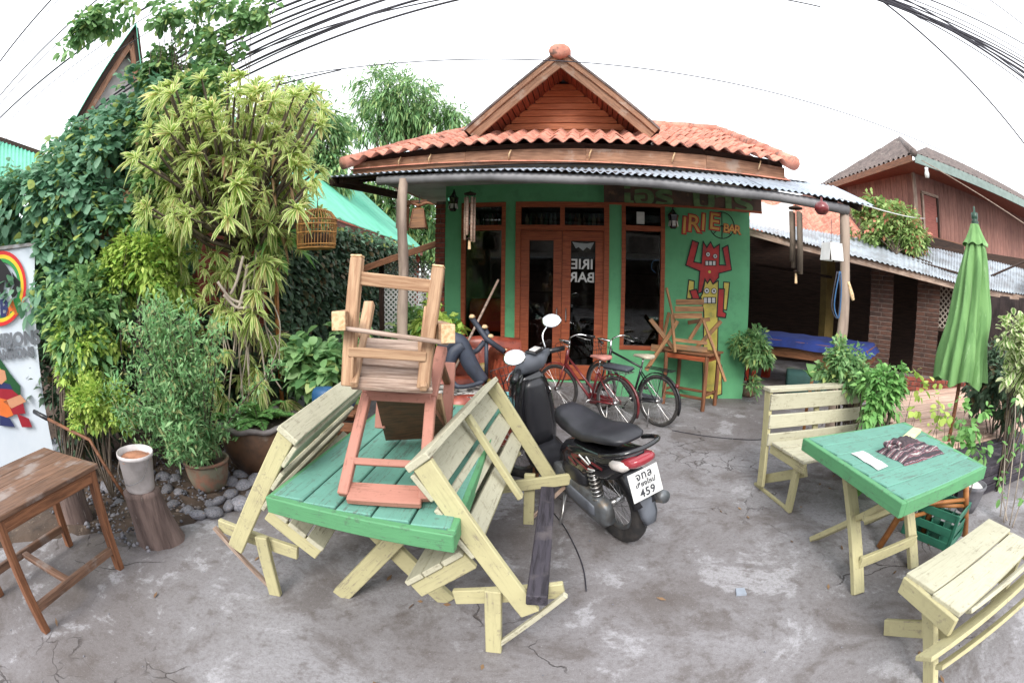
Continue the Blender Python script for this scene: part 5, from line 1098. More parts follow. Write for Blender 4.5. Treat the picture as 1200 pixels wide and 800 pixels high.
# ------------------------------------------------------------------ bicycles
def bicycle(name, label, M, fm, seatm, step, extra):
    b = thing(name, label, 'bicycle', M=M, local=True, group='bicycles parked at the bar door')
    wheel(b, Matrix.Translation((0, 0, .335)), .335, .022, 30, m_steel, 'rear_wheel'); S_ = Matrix.Translation((.95, 0, 0)) @ Matrix.Rotation(R(step), 4, 'Z') @ Matrix.Translation((-.95, 0, 0))
    wheel(b, S_ @ Matrix.Translation((1.06, 0, .335)), .335, .022, 30, m_steel, 'front_wheel')
    g = Geo(); bb = Vector((.44, 0, .29)); hd, hl = Vector((.86, 0, .86)), Vector((.90, 0, .70)); stp = Vector((.30, 0, .72))
    g.tube([bb, stp], .016, 8); g.tube([bb, hl], .019, 8); g.tube([bb + Vector((-.04, 0, .14)), hd + Vector((.01, 0, -.06))], .015, 8) if extra == 'red' else g.tube([stp, hd], .015, 8)
    for sy in (-1, 1): g.tube([bb + Vector((0, sy * .03, 0)), Vector((0, sy * .06, .335))], .010, 6); g.tube([stp + Vector((.01, sy * .015, -.06)), Vector((0, sy * .06, .335))], .009, 6)
    g.tube([hl + Vector((.01, 0, -.03)), hd + Vector((-.005, 0, .03))], .022, 8); g.build('frame', fm, b, True)
    for sy in (-1, 1): tube(b, 'fork_blade', [S_ @ Vector((.91, sy * .04, .68)), S_ @ Vector((.97, sy * .05, .5)), S_ @ Vector((1.06, sy * .055, .335))], .011, fm if extra != 'red' else m_redpaint, 8)
    g = Geo(); s0 = S_ @ Vector((.855, 0, .9)); g.tube([S_ @ Vector((.86, 0, .86)), s0, S_ @ Vector((.84, 0, 1.0))], .012, 8)
    for sy in (-1, 1): g.tube([S_ @ Vector((.84, 0, 1.0)), S_ @ Vector((.9, sy * .1, 1.03)), S_ @ Vector((.84, sy * .22, 1.06)), S_ @ Vector((.66, sy * .29, 1.03))], .011, 8, 4)
    hbz = g.build('handlebar', m_chrome, b, True)
    for sy in (-1, 1): tube(hbz, 'grip', [S_ @ Vector((.74, sy * .265, 1.045)), S_ @ Vector((.63, sy * .3, 1.03))], .017, m_black, 8); tube(hbz, 'brake_lever', [S_ @ Vector((.86, sy * .19, 1.04)), S_ @ Vector((.76, sy * .25, 1.0)), S_ @ Vector((.68, sy * .27, .985))], .005, m_steel, 6)
    tube(b, 'seat_post', [stp, (.27, 0, .84)], .012, m_chrome, 8)
    loft(b, 'saddle', [superring(x, w, z, h, 14) for x, w, z, h in ((.12, .1, .87, .03), (.15, .18, .875, .06), (.24, .16, .875, .055), (.34, .07, .87, .045), (.42, .045, .865, .035), (.44, .02, .86, .02))], seatm)
    g = Geo(); g.tube([(bb.x, -.07, bb.z), (bb.x, .07, bb.z)], .015, 8); g.tube([(bb.x, .07, bb.z), (bb.x + .1, .075, bb.z - .13)], .009, 6); g.tube([(bb.x, -.07, bb.z), (bb.x - .1, -.075, bb.z + .13)], .009, 6)
    cr_ = g.build('crank', m_steel, b, True); box(cr_, 'pedal', (bb.x + .1, .12, bb.z - .13), (.09, .08, .022), m_black); box(cr_, 'pedal', (bb.x - .1, -.12, bb.z + .13), (.09, .08, .022), m_black)
    loft(b, 'chain_guard', [superring(x, .012, z, h, 10, 3, yc=-.05) for x, z, h in ((-.03, .335, .05), (0, .335, .07), (.4, .3, .15), (.5, .29, .16), (.55, .29, .08))], fm if extra == 'red' else m_greyplastic)
    for (cx, a0, a1, T_) in ((0, 10, 200, Matrix()), (1.06, -10, 130, S_)):
        rings = []
        for k in range(15):
            a = R(a0 + (a1 - a0) * k / 14); rings.append([T_ @ Vector((cx + (.355 + q[0]) * math.cos(a), q[1], .335 + (.355 + q[0]) * math.sin(a))) for q in ((0, -.026), (.012, 0), (0, .026), (.006, 0))])
        v, f = loft_geo(rings); mesh('mudguard', v, f, m_black if extra != 'red' else m_redpaint, b, True)
    g = Geo()
    for sy in (-.055, 0, .055): g.tube([(.2, sy, .745), (-.22, sy, .745)], .006, 5)
    g.tube([(-.22, -.055, .745), (-.22, .055, .745)], .006, 5)
    for sy in (-1, 1): g.tube([(-.1, sy * .055, .745), (0, sy * .065, .345)], .005, 5)
    rk = g.build('rear_rack', m_steel if extra == 'red' else m_black, b)
    if extra == 'red': loft(rk, 'rack_cushion', [superring(x, .15, .785, h, 14, 3.5) for x, h in ((.17, .02), (.16, .06), (-.2, .06), (-.22, .02))], simple('grey_cushion', srgb(70, 74, 82), .6, c2=srgb(56, 60, 68)))
    else:
        loft(b, 'tail_reflector', [superring(x, .04, .575, h, 10, 2) for x, h in ((-.275, .05), (-.295, .055), (-.31, .03))], m_redpaint)
        g = Geo()
        for k in range(7): g.tube([S_ @ Vector((1.0, -.14 + .28 * k / 6, .98)), S_ @ Vector((1.03, -.11 + .22 * k / 6, .76)), S_ @ Vector((1.22, -.11 + .22 * k / 6, .76)), S_ @ Vector((1.28, -.14 + .28 * k / 6, .98))], .0025, 4)
        for z, a_, b_ in ((.98, 1.0, 1.28), (.87, 1.015, 1.25), (.76, 1.03, 1.22)): g.tube([S_ @ Vector(p_) for p_ in ((a_, -.14, z), (b_, -.14, z), (b_, .14, z), (a_, .14, z), (a_, -.14, z))], .003, 4)
        g.build('front_basket', m_black, b)
    tube(b, 'kick_stand', [(.1, .06, .3), (.05, .14, .0)], .008, m_steel, 6)
    g = Geo(); g.tube([S_ @ Vector((.86, .15, 1.02)), S_ @ Vector((1.0, .1, .95)), S_ @ Vector((.98, .02, .75))], .004, 5, 5); g.build('brake_cable', m_black, b)
    return b
q = G(722, 502); SB = Matrix.Scale(.88, 4); bicycle('bicycle', 'red bicycle with grey rack cushion parked at the bar door', Matrix.Translation(q) @ Matrix.Rotation(R(127), 4, 'Z') @ Matrix.Rotation(R(-4), 4, 'X') @ SB, m_redpaint, simple('pink_saddle', srgb(190, 130, 120), .5), 12, 'red')
q = G(770, 499); bicycle('bicycle', 'black bicycle with red tail reflector parked beside the stool table', Matrix.Translation(q) @ Matrix.Rotation(R(124), 4, 'Z') @ Matrix.Rotation(R(-3), 4, 'X') @ SB, m_black, simple('cream_saddle', srgb(190, 180, 160), .5), -8, 'black')
# ------------------------------------------------------------------ leather armchairs on the porch
def armchair(label, loc, rz):
    c = thing('leather_armchair', label, 'armchair', loc, rz, local=True, group='worn leather armchairs on the porch')      # faces -y
    vs, fs = [], []; n, m = 40, 14
    for i in range(n + 1):
        for j in range(m + 1):
            u, v_ = i / n * 2 - 1, j / m; r_ = math.hypot(u * .42, v_ * .5); a = math.atan2(v_ * .5 + .02, u * .42)
            top = .5 * (1 - .12 * abs(u) ** 3); pl = .016 * abs(math.sin(a * 12)) * min(1, r_ * 3) if r_ > .16 else .03
            vs.append((u * .42, -.06 - pl - .05 * (1 - u * u) * (1 - (2 * v_ - 1) ** 4) + .12 * v_, .38 + v_ * top))
    for i in range(n):
        for j in range(m): fs.append((i * (m + 1) + j, (i + 1) * (m + 1) + j, (i + 1) * (m + 1) + j + 1, i * (m + 1) + j + 1))
    mesh('back_cushion', vs, fs, m_leather, c, True)
    loft(c, 'back_shell', [superring(x, .16, .46 + .0, h, 16, 4, yc=.06) for x, h in ((-.45, .5), (-.43, .84), (0, .92), (.43, .84), (.45, .5))], m_leather)
    lathe(c, 'round_motif', [(.17, 0), (.16, .02), (.1, .035), (0, .04)], m_olive, M=Matrix.Translation((0, -.12, .45)) @ Matrix.Rotation(R(90), 4, 'X'), n=24)
    loft(c, 'seat_cushion', [superring(x, .56, .36, h, 18, 4, yc=-.32) for x, h in ((-.33, .1), (-.31, .17), (0, .2), (.31, .17), (.33, .1))], m_olive)
    for sx in (-1, 1):
        v, f = loft_geo([[Vector((sx * .42 + w / 2 * math.cos(2 * math.pi * k / 14), y, z + h / 2 * math.sin(2 * math.pi * k / 14))) for k in range(14)] for y, w, z, h in ((.08, .14, .44, .2), (-.2, .16, .46, .22), (-.5, .18, .46, .24), (-.6, .16, .46, .22), (-.63, .08, .46, .12))]); mesh('arm', v, f, m_leather, c, True)
        box(c, 'arm_panel', (sx * .43, -.27, .24), (.1, .62, .36), m_leather, bev=.02)
    box(c, 'base', (0, -.27, .2), (.78, .62, .2), m_leather, bev=.02)
    for sx in (-1, 1):
        for y in (.04, -.52): lathe(c, 'leg', [(.02, 0), (.025, .1), (0, .1)], m_darkwood, (sx * .36, y, 0), 10)
    return c
q = D(573, 450, 5.75); armchair('worn red leather armchair with fan tufted back under the left window', (q.x - .05, q.y, 0), R(6))
q = D(625, 470, 4.95); armchair('worn red leather armchair turned sideways behind the scooter mirror', (-.1, 4.75, 0), R(-70))
# low table with flaky white top carrying the black padded frame
lt2 = thing('flaky_low_table', 'low table with flaking black and white top behind the stacked chairs', 'table', (-.62, 4.45, 0))
m_flaky = simple('flaky_top', srgb(70, 66, 66), .6, c2=srgb(52, 50, 50), scale=4, c3=srgb(190, 186, 182), s3=9, lo3=.5, hi3=.56)
for k in range(3): bar(lt2, 'top_plank', (-1.0, 4.24 + k * .17, .55), (-.28, 4.24 + k * .17, .55), .165, .035, m_flaky)
bar(lt2, 'apron', (-.98, 4.18, .46), (-.3, 4.18, .46), .03, .13, m_brown)
for x in (-.95, -.33):
    for y in (4.2, 4.62): bar(lt2, 'leg', (x, y, 0), (x, y, .53), .06, .06, m_brown, (0, 1, 0))
m_pad = simple('black_pad', srgb(52, 58, 72), .6, c2=srgb(40, 44, 54), scale=6)
bf = thing('padded_frame', 'bent dark blue padded frame lying on the flaky low table', 'frame', (-.6, 4.45, .57))
P_ = lambda x, y, d=4.45: D(x, y, d)
tube(bf, 'padded_arm', [P_(521, 420), P_(523, 405), P_(530, 400), P_(540, 404), P_(552, 428), P_(566, 447)], [.07, .085, .085, .08, .075, .06], m_pad, 12, 5)
tube(bf, 'padded_arm', [P_(526, 428, 4.4), P_(532, 412, 4.4), P_(542, 405, 4.42)], [.05, .06, .06], m_pad, 10, 4)
tube(bf, 'lower_tube', [P_(527, 440, 4.4), P_(535, 452, 4.35), P_(550, 452, 4.35), P_(566, 447, 4.4)], .022, m_pad, 8, 5)
ck = thing('crossed_pad_bars', 'dark crossed padded bars with frayed ends above the leather armchair', 'bars', (-.25, 4.7, .6))
tube(ck, 'bar_tube', [P_(552, 371, 4.75), P_(570, 397, 4.7), P_(591, 412, 4.68)], .028, m_pad, 8); tube(ck, 'bar_tube', [P_(568, 400, 4.72), P_(560, 410, 4.72), P_(551, 415, 4.72)], .026, m_pad, 8)
tube(ck, 'bar_tube', [P_(568, 384, 4.78), P_(572, 394, 4.74)], .026, m_pad, 8)
for x, y in ((553, 371), (568, 383), (592, 411), (575, 394)): lathe(ck, 'frayed_end', [(0, -.02), (.022, -.014), (.03, .0), (.02, .018), (0, .024)], m_endgrain, tuple(P_(x, y, 4.73)), 8, wob=.4)
tube(ck, 'support_post', [P_(570, 398, 4.72), Vector((P_(570, 398, 4.72).x, P_(570, 398, 4.72).y + .02, .56))], .02, m_pad, 8)
a, b = P_(549, 399, 4.95), P_(584, 328, 5.3)
tag(mesh('broom_handle', *(lambda q: ([p_ - Vector((a.x, a.y, 0)) for p_ in q[0]], q[1]))(tube_geo([a.lerp(b, -.9), b], .013, 8)), m_greywood, None, True, Matrix.Translation((a.x, a.y, 0))), 'grey slanted broom handle leaning behind the leather armchair', 'broom')
# ------------------------------------------------------------------ foliage tools
def unit(a): return a / np.maximum(np.linalg.norm(a, axis=1, keepdims=True), 1e-9)
ROUND = [(0, .08), (.3, .85), (.6, 1.0), (.85, .6), (1, .04)]; OVAL = [(0, .1), (.45, 1.0), (1, .05)]; STRAP = [(0, .5), (.25, .9), (.55, 1.0), (.8, .7), (1, .03)]; NEEDLE = [(0, .8), (1, .1)]
def leaves(pos, axis, L, W, rows=OVAL, droop=.25, spread=None, fold=.15):
    """pos Nx3, axis Nx3 (leaf direction); returns verts, quads, uvs of N separate leaves"""
    N = len(pos); axis = unit(axis); up = np.tile([0, 0, 1.0], (N, 1)) + rng.normal(0, .35, (N, 3))
    side = unit(np.cross(axis, up)); nrm = np.cross(side, axis); L = np.broadcast_to(L, (N,))[:, None]; W = np.broadcast_to(W, (N,))[:, None]
    k = len(rows); V = np.zeros((N, k, 2, 3)); UV = np.zeros((N, k, 2, 2))
    for i, (v, hw) in enumerate(rows):
        c = pos + axis * L * v - np.array([0, 0, 1.0]) * (droop * v * v) * L
        for j, s in enumerate((-1, 1)):
            V[:, i, j] = c + side * (s * hw) * W * .5 + nrm * (fold * hw) * W * .5; UV[:, i, j] = ((.5 + .5 * s), v)
    base_ = (np.arange(N) * (2 * k))[:, None]; Q = []
    for i in range(k - 1): Q.append(base_ + np.array([2 * i, 2 * i + 1, 2 * i + 3, 2 * i + 2]))
    return V.reshape(-1, 3), np.stack(Q, 1).reshape(-1, 4), UV.reshape(-1, 2)
def join(parts):
    V, Q, U, o = [], [], [], 0
    for v, q, u in parts: V.append(v); Q.append(q + o); U.append(u); o += len(v)
    return np.concatenate(V), np.concatenate(Q), np.concatenate(U)
def clumpcloud(blobs, nclump, nleaf, cr, shell=.55, down=0.0):
    """leaf points gathered in clumps through a set of ellipsoids (cx,cy,cz,rx,ry,rz)"""
    B = np.array(blobs, float); vol = B[:, 3] * B[:, 4] * B[:, 5]; idx = rng.choice(len(B), nclump, p=vol / vol.sum())
    d = unit(rng.normal(size=(nclump, 3))); r = shell + (1 - shell) * rng.random(nclump) ** .6; b = B[idx]
    cc = b[:, :3] + d * b[:, 3:6] * r[:, None]; crr = cr * (.6 + .8 * rng.random(nclump))
    i2 = rng.integers(0, nclump, nleaf); off = rng.normal(0, 1, (nleaf, 3)); off = unit(off) * (rng.random(nleaf) ** .5)[:, None]
    pos = cc[i2] + off * crr[i2][:, None]; out = unit(off + d[i2] * .9 + rng.normal(0, .6, (nleaf, 3))); out[:, 2] -= down
    return pos, out, cc
def foliage(parent, name, blobs, nclump, nleaf, cr, L, W, mat, rows=OVAL, droop=.3, down=0.0, shell=.55, jit=.35):
    p, a, cc = clumpcloud(blobs, nclump, nleaf, cr, shell, down); n = len(p); s = 1 + jit * (rng.random(n) * 2 - 1)
    v, q, u = leaves(p, a, L * s, W * s, rows, droop); p = p - 0
    tag(fastmesh(name, v, q, mat, parent, u), kind='stuff'); return cc
def branches(parent, name, root, tips, r0, r1, mat, sag=.0, n=5):
    g = Geo(); root = Vector(root)
    for t in tips:
        t = Vector(t); m = root.lerp(t, .5) + Vector((random.uniform(-.08, .08), random.uniform(-.08, .08), sag + random.uniform(0, .1))) * (t - root).length
        g.tube([root, m, t], [r0, (r0 + r1) / 2, r1], n, 4)
    return g.build(name, mat, parent, True)
def plant(name, label, cat, loc, group=None): return thing(name, label, cat, loc, group=group)

# ------------------------------------------------------------------ ivy wall along the passage, green roofed building behind
iv = thing('ivy_wall', 'tall brick garden wall smothered in dark ivy beside the passage', 'wall', (-2.9, 8, 0))
box(iv, 'wall_core', (-3.02, 9.6, 1.15), (.16, 8.8, 2.3), m_brick, bev=0)
n = 15000; t = rng.random(n); pos = np.stack([-2.93 + rng.random(n) * .1 + .05 * np.sin(t * 40), 5.3 + (rng.random(n) ** 1.35) * 8.6, rng.random(n) * 2.42], 1)
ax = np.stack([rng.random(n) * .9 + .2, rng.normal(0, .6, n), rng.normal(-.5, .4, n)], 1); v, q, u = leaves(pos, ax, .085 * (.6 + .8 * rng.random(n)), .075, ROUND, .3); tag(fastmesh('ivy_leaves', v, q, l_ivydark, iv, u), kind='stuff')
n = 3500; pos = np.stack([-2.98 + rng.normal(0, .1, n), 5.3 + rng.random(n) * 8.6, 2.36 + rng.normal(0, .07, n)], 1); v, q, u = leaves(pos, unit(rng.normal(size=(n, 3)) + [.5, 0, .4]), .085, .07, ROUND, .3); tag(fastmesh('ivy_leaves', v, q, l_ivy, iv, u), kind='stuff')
gh = thing('green_roofed_house', 'house with pale green corrugated roof behind the ivy wall', 'house', (-4.5, 11, 0))
E0, E1 = Vector((-2.72, 5.0, 2.58)), Vector((-3.15, 17.3, 2.58)); R0, R1 = Vector((-5.6, 8.0, 5.0)), Vector((-6.2, 17.3, 5.4))
NSH = 14
for k in range(NSH):
    vs, fs = [], []; nn = 40
    for i in range(nn + 1):
        w_ = (k + i / nn * 1.02) / NSH; e, r_ = E0.lerp(E1, w_), R0.lerp(R1, w_); wv = Vector((.5, 0, .85)) * (.017 * math.sin(i * 2 * math.pi / 4) + .004 * (k % 2))
        vs += [e + wv, r_ + wv]
    for i in range(nn): fs.append((2 * i, 2 * i + 2, 2 * i + 3, 2 * i + 1))
    mesh('roofing_sheet', vs, fs, m_greenroof, gh, True)
bar(gh, 'eave_board', E0 + Vector((-.08, 0, -.1)), E1 + Vector((-.08, 0, -.1)), .03, .18, m_soffit)
bar(gh, 'wall', (-3.5, 4.5, 1.3), (-3.7, 17.2, 1.3), .1, 2.6, m_brick)
mesh('gable_wall', [(-3.4, 17.25, 0), (-3.3, 17.25, 2.6), (-6.2, 17.25, 5.3), (-9, 17.25, 2.6), (-9, 17.25, 0)], [(0, 1, 2, 3, 4)], m_brick, gh)
# lattice gate with its little tiled roof at the end of the passage
lg = thing('lattice_gate', 'white diamond lattice gate with little brown roof at the passage end', 'gate', (-1.75, 8.6, 0))
gx0, gx1, gy = -2.35, -1.2, 8.6
for k in range(-16, 12):
    for sg in (1, -1):
        x0_ = gx0 + k * .09; Hh = 1.35; t0, t1 = max(0, (gx0 - x0_) / Hh), min(1, (gx1 - x0_) / Hh)
        if t1 - t0 < .06: continue
        A, B_ = [Vector(((x0_ + Hh * t if sg == 1 else gx0 + gx1 - x0_ - Hh * t), gy + .006 * sg, .55 + Hh * t)) for t in (t0, t1)]; bar(lg, 'lattice_slat', A, B_, .008, .024, m_whitep, Vector((0, 0, 1)), bev=0)
for x in (gx0, gx1): bar(lg, 'gate_post', (x, gy, 0), (x, gy, 1.95), .09, .09, m_darkwood, (0, 1, 0))
bar(lg, 'kick_board', (gx0 + .05, gy, .3), (gx1 - .05, gy, .3), .04, .5, m_darkwood)
bar(lg, 'roof_board', (gx0 - .3, gy - .1, 1.78), (gx1 + .2, gy - .1, 2.3), .6, .05, m_brown, (-.3, 0, 1)); bar(lg, 'roof_board', (gx0 - .3, gy - .42, 1.74), (gx1 + .2, gy - .42, 2.26), .03, .1, m_brown, (-.3, 0, 1))
# backing wall of the garden
gw = thing('garden_wall', 'overgrown grey garden wall behind the left shrubs', 'wall', (-5, 4, 0))
bar(gw, 'wall_core', (-3.05, 5.4, 1.1), (-5.4, 4.6, 1.1), .12, 2.2, m_mortar); bar(gw, 'wall_core', (-5.4, 4.6, 1.1), (-8.0, 2.4, 1.1), .12, 2.2, m_mortar)
# ------------------------------------------------------------------ gabled house behind the vines, far left green roof
lh = thing('gabled_house', 'house gable with brown barge boards and green roof above the vines', 'house', (-6.5, 5.5, 0))
ap = D(157, 42, 7.6); bl = D(104, 125, 7.6); br_ = Vector((2 * ap.x - bl.x, 2 * ap.y - bl.y, bl.z)); dirb = Vector((-.76, .65, 0)) * 4
mesh('gable_wall', [Vector((bl.x, bl.y, 0)) + Vector((-.1, .12, 0)), Vector((br_.x, br_.y, 0)) + Vector((-.1, .12, 0)), br_ + Vector((-.1, .12, -.1)), ap + Vector((-.1, .12, -.15)), bl + Vector((-.1, .12, -.1))], [(0, 1, 2, 3, 4)], m_white, lh)
for A, B_ in ((ap, bl), (ap, br_)):
    C_ = A + (B_ - A) * 1.8
    bar(lh, 'barge_board', A, C_, .04, .2, m_fascia, Vector((0, 0, 1))); bar(lh, 'barge_board', A + Vector((.02, -.03, .12)), C_ + Vector((.02, -.03, .12)), .04, .1, m_darkwood)
    mesh('roof_slope', [A + Vector((.06, -.09, .2)), C_ + Vector((.06, -.09, .2)), C_ + dirb + Vector((0, 0, .2)), A + dirb + Vector((0, 0, .2)), A + Vector((.06, -.09, .16)), C_ + Vector((.06, -.09, .16))], [(0, 1, 2, 3), (0, 4, 5, 1)], m_greenroof, lh)
fh = thing('green_sheet_shed', 'shed with pale green sheet roof at the far left behind vines', 'shed', (-9, 5, 0))
A, B_, C_, D_ = D(-14, 160, 10.5), D(52, 183, 10.0), D(52, 222, 8.6), D(-14, 214, 9.0)
vs, fs = [], []
for i in range(61):
    w_ = i / 60; p, q = A.lerp(B_, w_), D_.lerp(C_, w_); wv = Vector((0, 0, .02 * math.sin(i * math.pi / 2))); vs += [p + wv, q + wv]
for i in range(60): fs.append((2 * i, 2 * i + 2, 2 * i + 3, 2 * i + 1))
mesh('roofing_sheet', vs, fs, m_greenroof, fh, True); bar(fh, 'wall', (D_.x - .4, D_.y, 1.4), (C_.x, C_.y, 1.4), .1, 2.8, m_redsoft if False else m_brick); bar(fh, 'eave_board', A + Vector((0, 0, .03)), B_ + Vector((0, 0, .03)), .05, .08, m_darkwood)
# ------------------------------------------------------------------ vine mound on the left
def blob(px_, py_, d, rx, ry, rz): p = D(px_, py_, d); return (p.x, p.y, p.z, rx, ry, rz)
vm = plant('climbing_vine', 'huge dark green climbing vine mound covering the left fence', 'vine', (-4.6, 3.6, 0))
bl_ = [blob(70, 240, 5.4, .75, .7, .6), blob(120, 200, 5.3, .7, .7, .7), blob(165, 160, 5.3, .6, .6, .7), blob(205, 140, 5.3, .42, .45, .5), blob(20, 265, 5.5, .6, .6, .5), blob(110, 290, 5.2, .8, .6, .7), blob(60, 330, 5.2, .6, .6, .6), blob(180, 250, 5.2, .6, .5, .7), blob(222, 100, 5.3, .2, .3, .3)]
foliage(vm, 'creeper_leaf_mass', [blob(185, 150, 4.7, .25, .2, .5), blob(175, 230, 4.5, .2, .2, .4), blob(230, 110, 4.7, .35, .2, .2), blob(150, 260, 4.6, .3, .2, .25)], 70, 2200, .12, .07, .055, l_mid, ROUND, .35, .3, .4)
cc_v = foliage(vm, 'leaf_mass', bl_, 420, 26000, .17, .085, .075, l_ivy, ROUND, .35, .35, .6)
foliage(vm, 'dead_leaf_mass', [blob(150, 230, 5.0, .35, .35, .5), blob(110, 255, 5.1, .4, .4, .4), blob(200, 150, 5.05, .25, .3, .4)], 60, 900, .14, .11, .06, l_dead, OVAL, .5, .8)
branches(vm, 'stem', (-4.4, 3.7, .1), [tuple(c) for c in cc_v[:60]], .02, .005, m_bark, n=4)
# vine hanging on the cables
hv = plant('hanging_vine', 'leafy vine strands trailing over the overhead cables', 'vine', tuple(D(250, 60, 4.9)))
hb_ = []
for x, y, d, r_ in ((75, 55, 4.7, .12), (100, 30, 4.7, .14), (125, 20, 4.7, .15), (150, 5, 4.7, .15), (90, 45, 4.7, .1), (60, 65, 4.7, .08), (190, 15, 4.8, .18), (215, 30, 4.9, .16), (200, 50, 4.9, .14), (188, 80, 5.0, .2), (225, 10, 4.8, .15), (235, 50, 4.8, .12), (265, 5, 4.7, .2), (280, 25, 4.7, .13), (245, 75, 4.9, .2), (300, 10, 4.6, .14), (320, 5, 4.6, .12), (275, 55, 4.7, .12), (205, 100, 5.0, .2), (255, 40, 4.7, .13), (240, 30, 4.75, .1), (45, 70, 4.7, .06)): hb_.append(blob(x, y, d, r_, r_, r_ * 1.1))
foliage(hv, 'leaf_mass', hb_, 130, 3000, .1, .07, .06, l_mid, ROUND, .35, .3, .3)
g = Geo()
for k in range(26):
    x = random.uniform(170, 300); y = random.uniform(0, 60); a = D(x, y, 4.8); b = D(x + random.uniform(-20, 20), y + random.uniform(40, 90), 4.9); g.tube([a, a.lerp(b, .5) + Vector((random.uniform(-.05, .05), 0, -.02)), b], .005, 4, 3)
g.build('stem', m_bark, hv)
# ------------------------------------------------------------------ variegated dracaena (rosettes of yellow edged strap leaves)
dr = plant('variegated_dracaena', 'tall shrub of yellow edged leaf rosettes on a pale twisted trunk', 'shrub', (-2.62, 4.05, 0))
ros = []
def scatter(x0, x1, y0, y1, n, d0, d1, mind=22):
    out = []
    tries = 0
    while len(out) < n and tries < 4000:
        tries += 1; x, y = random.uniform(x0, x1), random.uniform(y0, y1)
        if all(math.hypot(x - a[0], y - a[1]) > mind for a in out): out.append((x, y, random.uniform(d0, d1)))
    return out
for x, y, d in scatter(150, 392, 82, 275, 205, 4.1, 5.0, 9.5):
    cx, cy = (x - 272) / 112, (y - 175) / 92
    if any(((x - ex) / ea) ** 2 + ((y - ey) / eb) ** 2 < 1 for ex, ey, ea, eb in ((262, 150, 92, 60), (328, 145, 58, 58), (292, 215, 75, 55), (205, 200, 48, 75), (356, 205, 20, 30), (240, 110, 55, 25))): ros.append(D(x, y, d - .2))
for x, y, d in scatter(185, 345, 240, 325, 30, 4.3, 4.6, 14) + scatter(222, 312, 300, 470, 30, 4.2, 4.6, 15) + [(352, 288, 4.5), (375, 250, 4.5), (333, 470, 4.4), (322, 395, 4.5)]: ros.append(D(x, y, d))
V_ = []; up_dirs = []
crown_c = D(272, 215, 4.8)
for c in ros:
    n = random.randint(24, 32); out = (c - crown_c); out = Vector((out.x, out.y - .35, out.z * .6 + .25)).normalized()
    a = rng.random(n) * 2 * np.pi; tlt = rng.random(n) ** .7 * 1.55
    o = np.array(out); e1_ = np.cross(o, [0, 0, 1.0]); e1_ /= max(np.linalg.norm(e1_), 1e-6); e2_ = np.cross(o, e1_)
    dirs = o * np.cos(tlt)[:, None] + (e1_ * np.cos(a)[:, None] + e2_ * np.sin(a)[:, None]) * np.sin(tlt)[:, None]
    s = random.choice((.45, .6, .75, .85, 1.05)); V_.append(leaves(np.tile(np.array(c), (n, 1)) + dirs * .012, dirs, .19 * s * (.7 + .5 * rng.random(n)), .036 * s, STRAP, random.uniform(.15, .6), fold=.35))
for v, q, u in V_[:290]: fastmesh('leaf_rosette', v, q, l_song, dr, u)
foliage(dr, 'inner_leaf_mass', [blob(262, 160, 4.75, .6, .4, .4), blob(325, 150, 4.8, .4, .35, .4), blob(300, 220, 4.7, .55, .35, .35), blob(210, 210, 4.7, .35, .35, .5)], 160, 5200, .14, .12, .03, l_song, STRAP, .4, .2, .3)
foliage(dr, 'dead_leaf_mass', [blob(262, 200, 4.5, .6, .3, .4), blob(310, 240, 4.5, .4, .3, .3)], 60, 260, .12, .14, .022, l_dead, STRAP, .7, .8, .3)
trunk_top = D(290, 300, 4.65); tb = Vector((-2.62, 4.05, 0))
for k, (dx, dy, r_) in enumerate(((0, 0, .09), (.12, .06, .05), (-.1, .05, .05))): tube(dr, 'trunk', [tb + Vector((dx, dy, -.02)), tb.lerp(trunk_top, .4) + Vector((dx + .05, dy, 0)), tb.lerp(trunk_top, .75) + Vector((dx * .4 - .03, dy, 0)), trunk_top + Vector((dx * .5, dy, 0))], [r_, r_ * .85, r_ * .8, r_ * .6], m_bark, 10, 6)
g = Geo()
for c in ros:
    if c.z > 2.0: st_p = trunk_top.lerp(crown_c, random.uniform(0, .6)); g.tube([st_p, st_p.lerp(c, .5) + Vector((random.uniform(-.06, .06), 0, -.06)), c], [.022, .016, .01], 5, 4)
g.build('branch', m_bark, dr, True)
g = Geo(); m_root = simple('pale_root', srgb(170, 158, 146), .8, c2=srgb(140, 128, 116))
for k in range(18):
    x = random.uniform(255, 318); y = random.uniform(290, 380); a = D(x, y, 4.35 + random.uniform(-.1, .1)); b = D(x + random.uniform(-22, 22), y + random.uniform(40, 150), 4.35); b.z = max(b.z, .1)
    g.tube([a, a.lerp(b, .35) + Vector((random.uniform(-.08, .08), 0, 0)), a.lerp(b, .7) + Vector((random.uniform(-.06, .06), 0, 0)), b], random.uniform(.004, .011), 5, 4)
for x0, y0, x1, y1 in ((255, 330, 285, 355), (285, 300, 270, 345), (262, 345, 290, 360), (290, 310, 280, 360)): a, b = D(x0, y0, 4.2), D(x1, y1, 4.2); g.tube([a, a.lerp(b, .5) + Vector((0, 0, -.05)), b], .014, 6, 4)
g.build('aerial_root', m_root, dr, True)
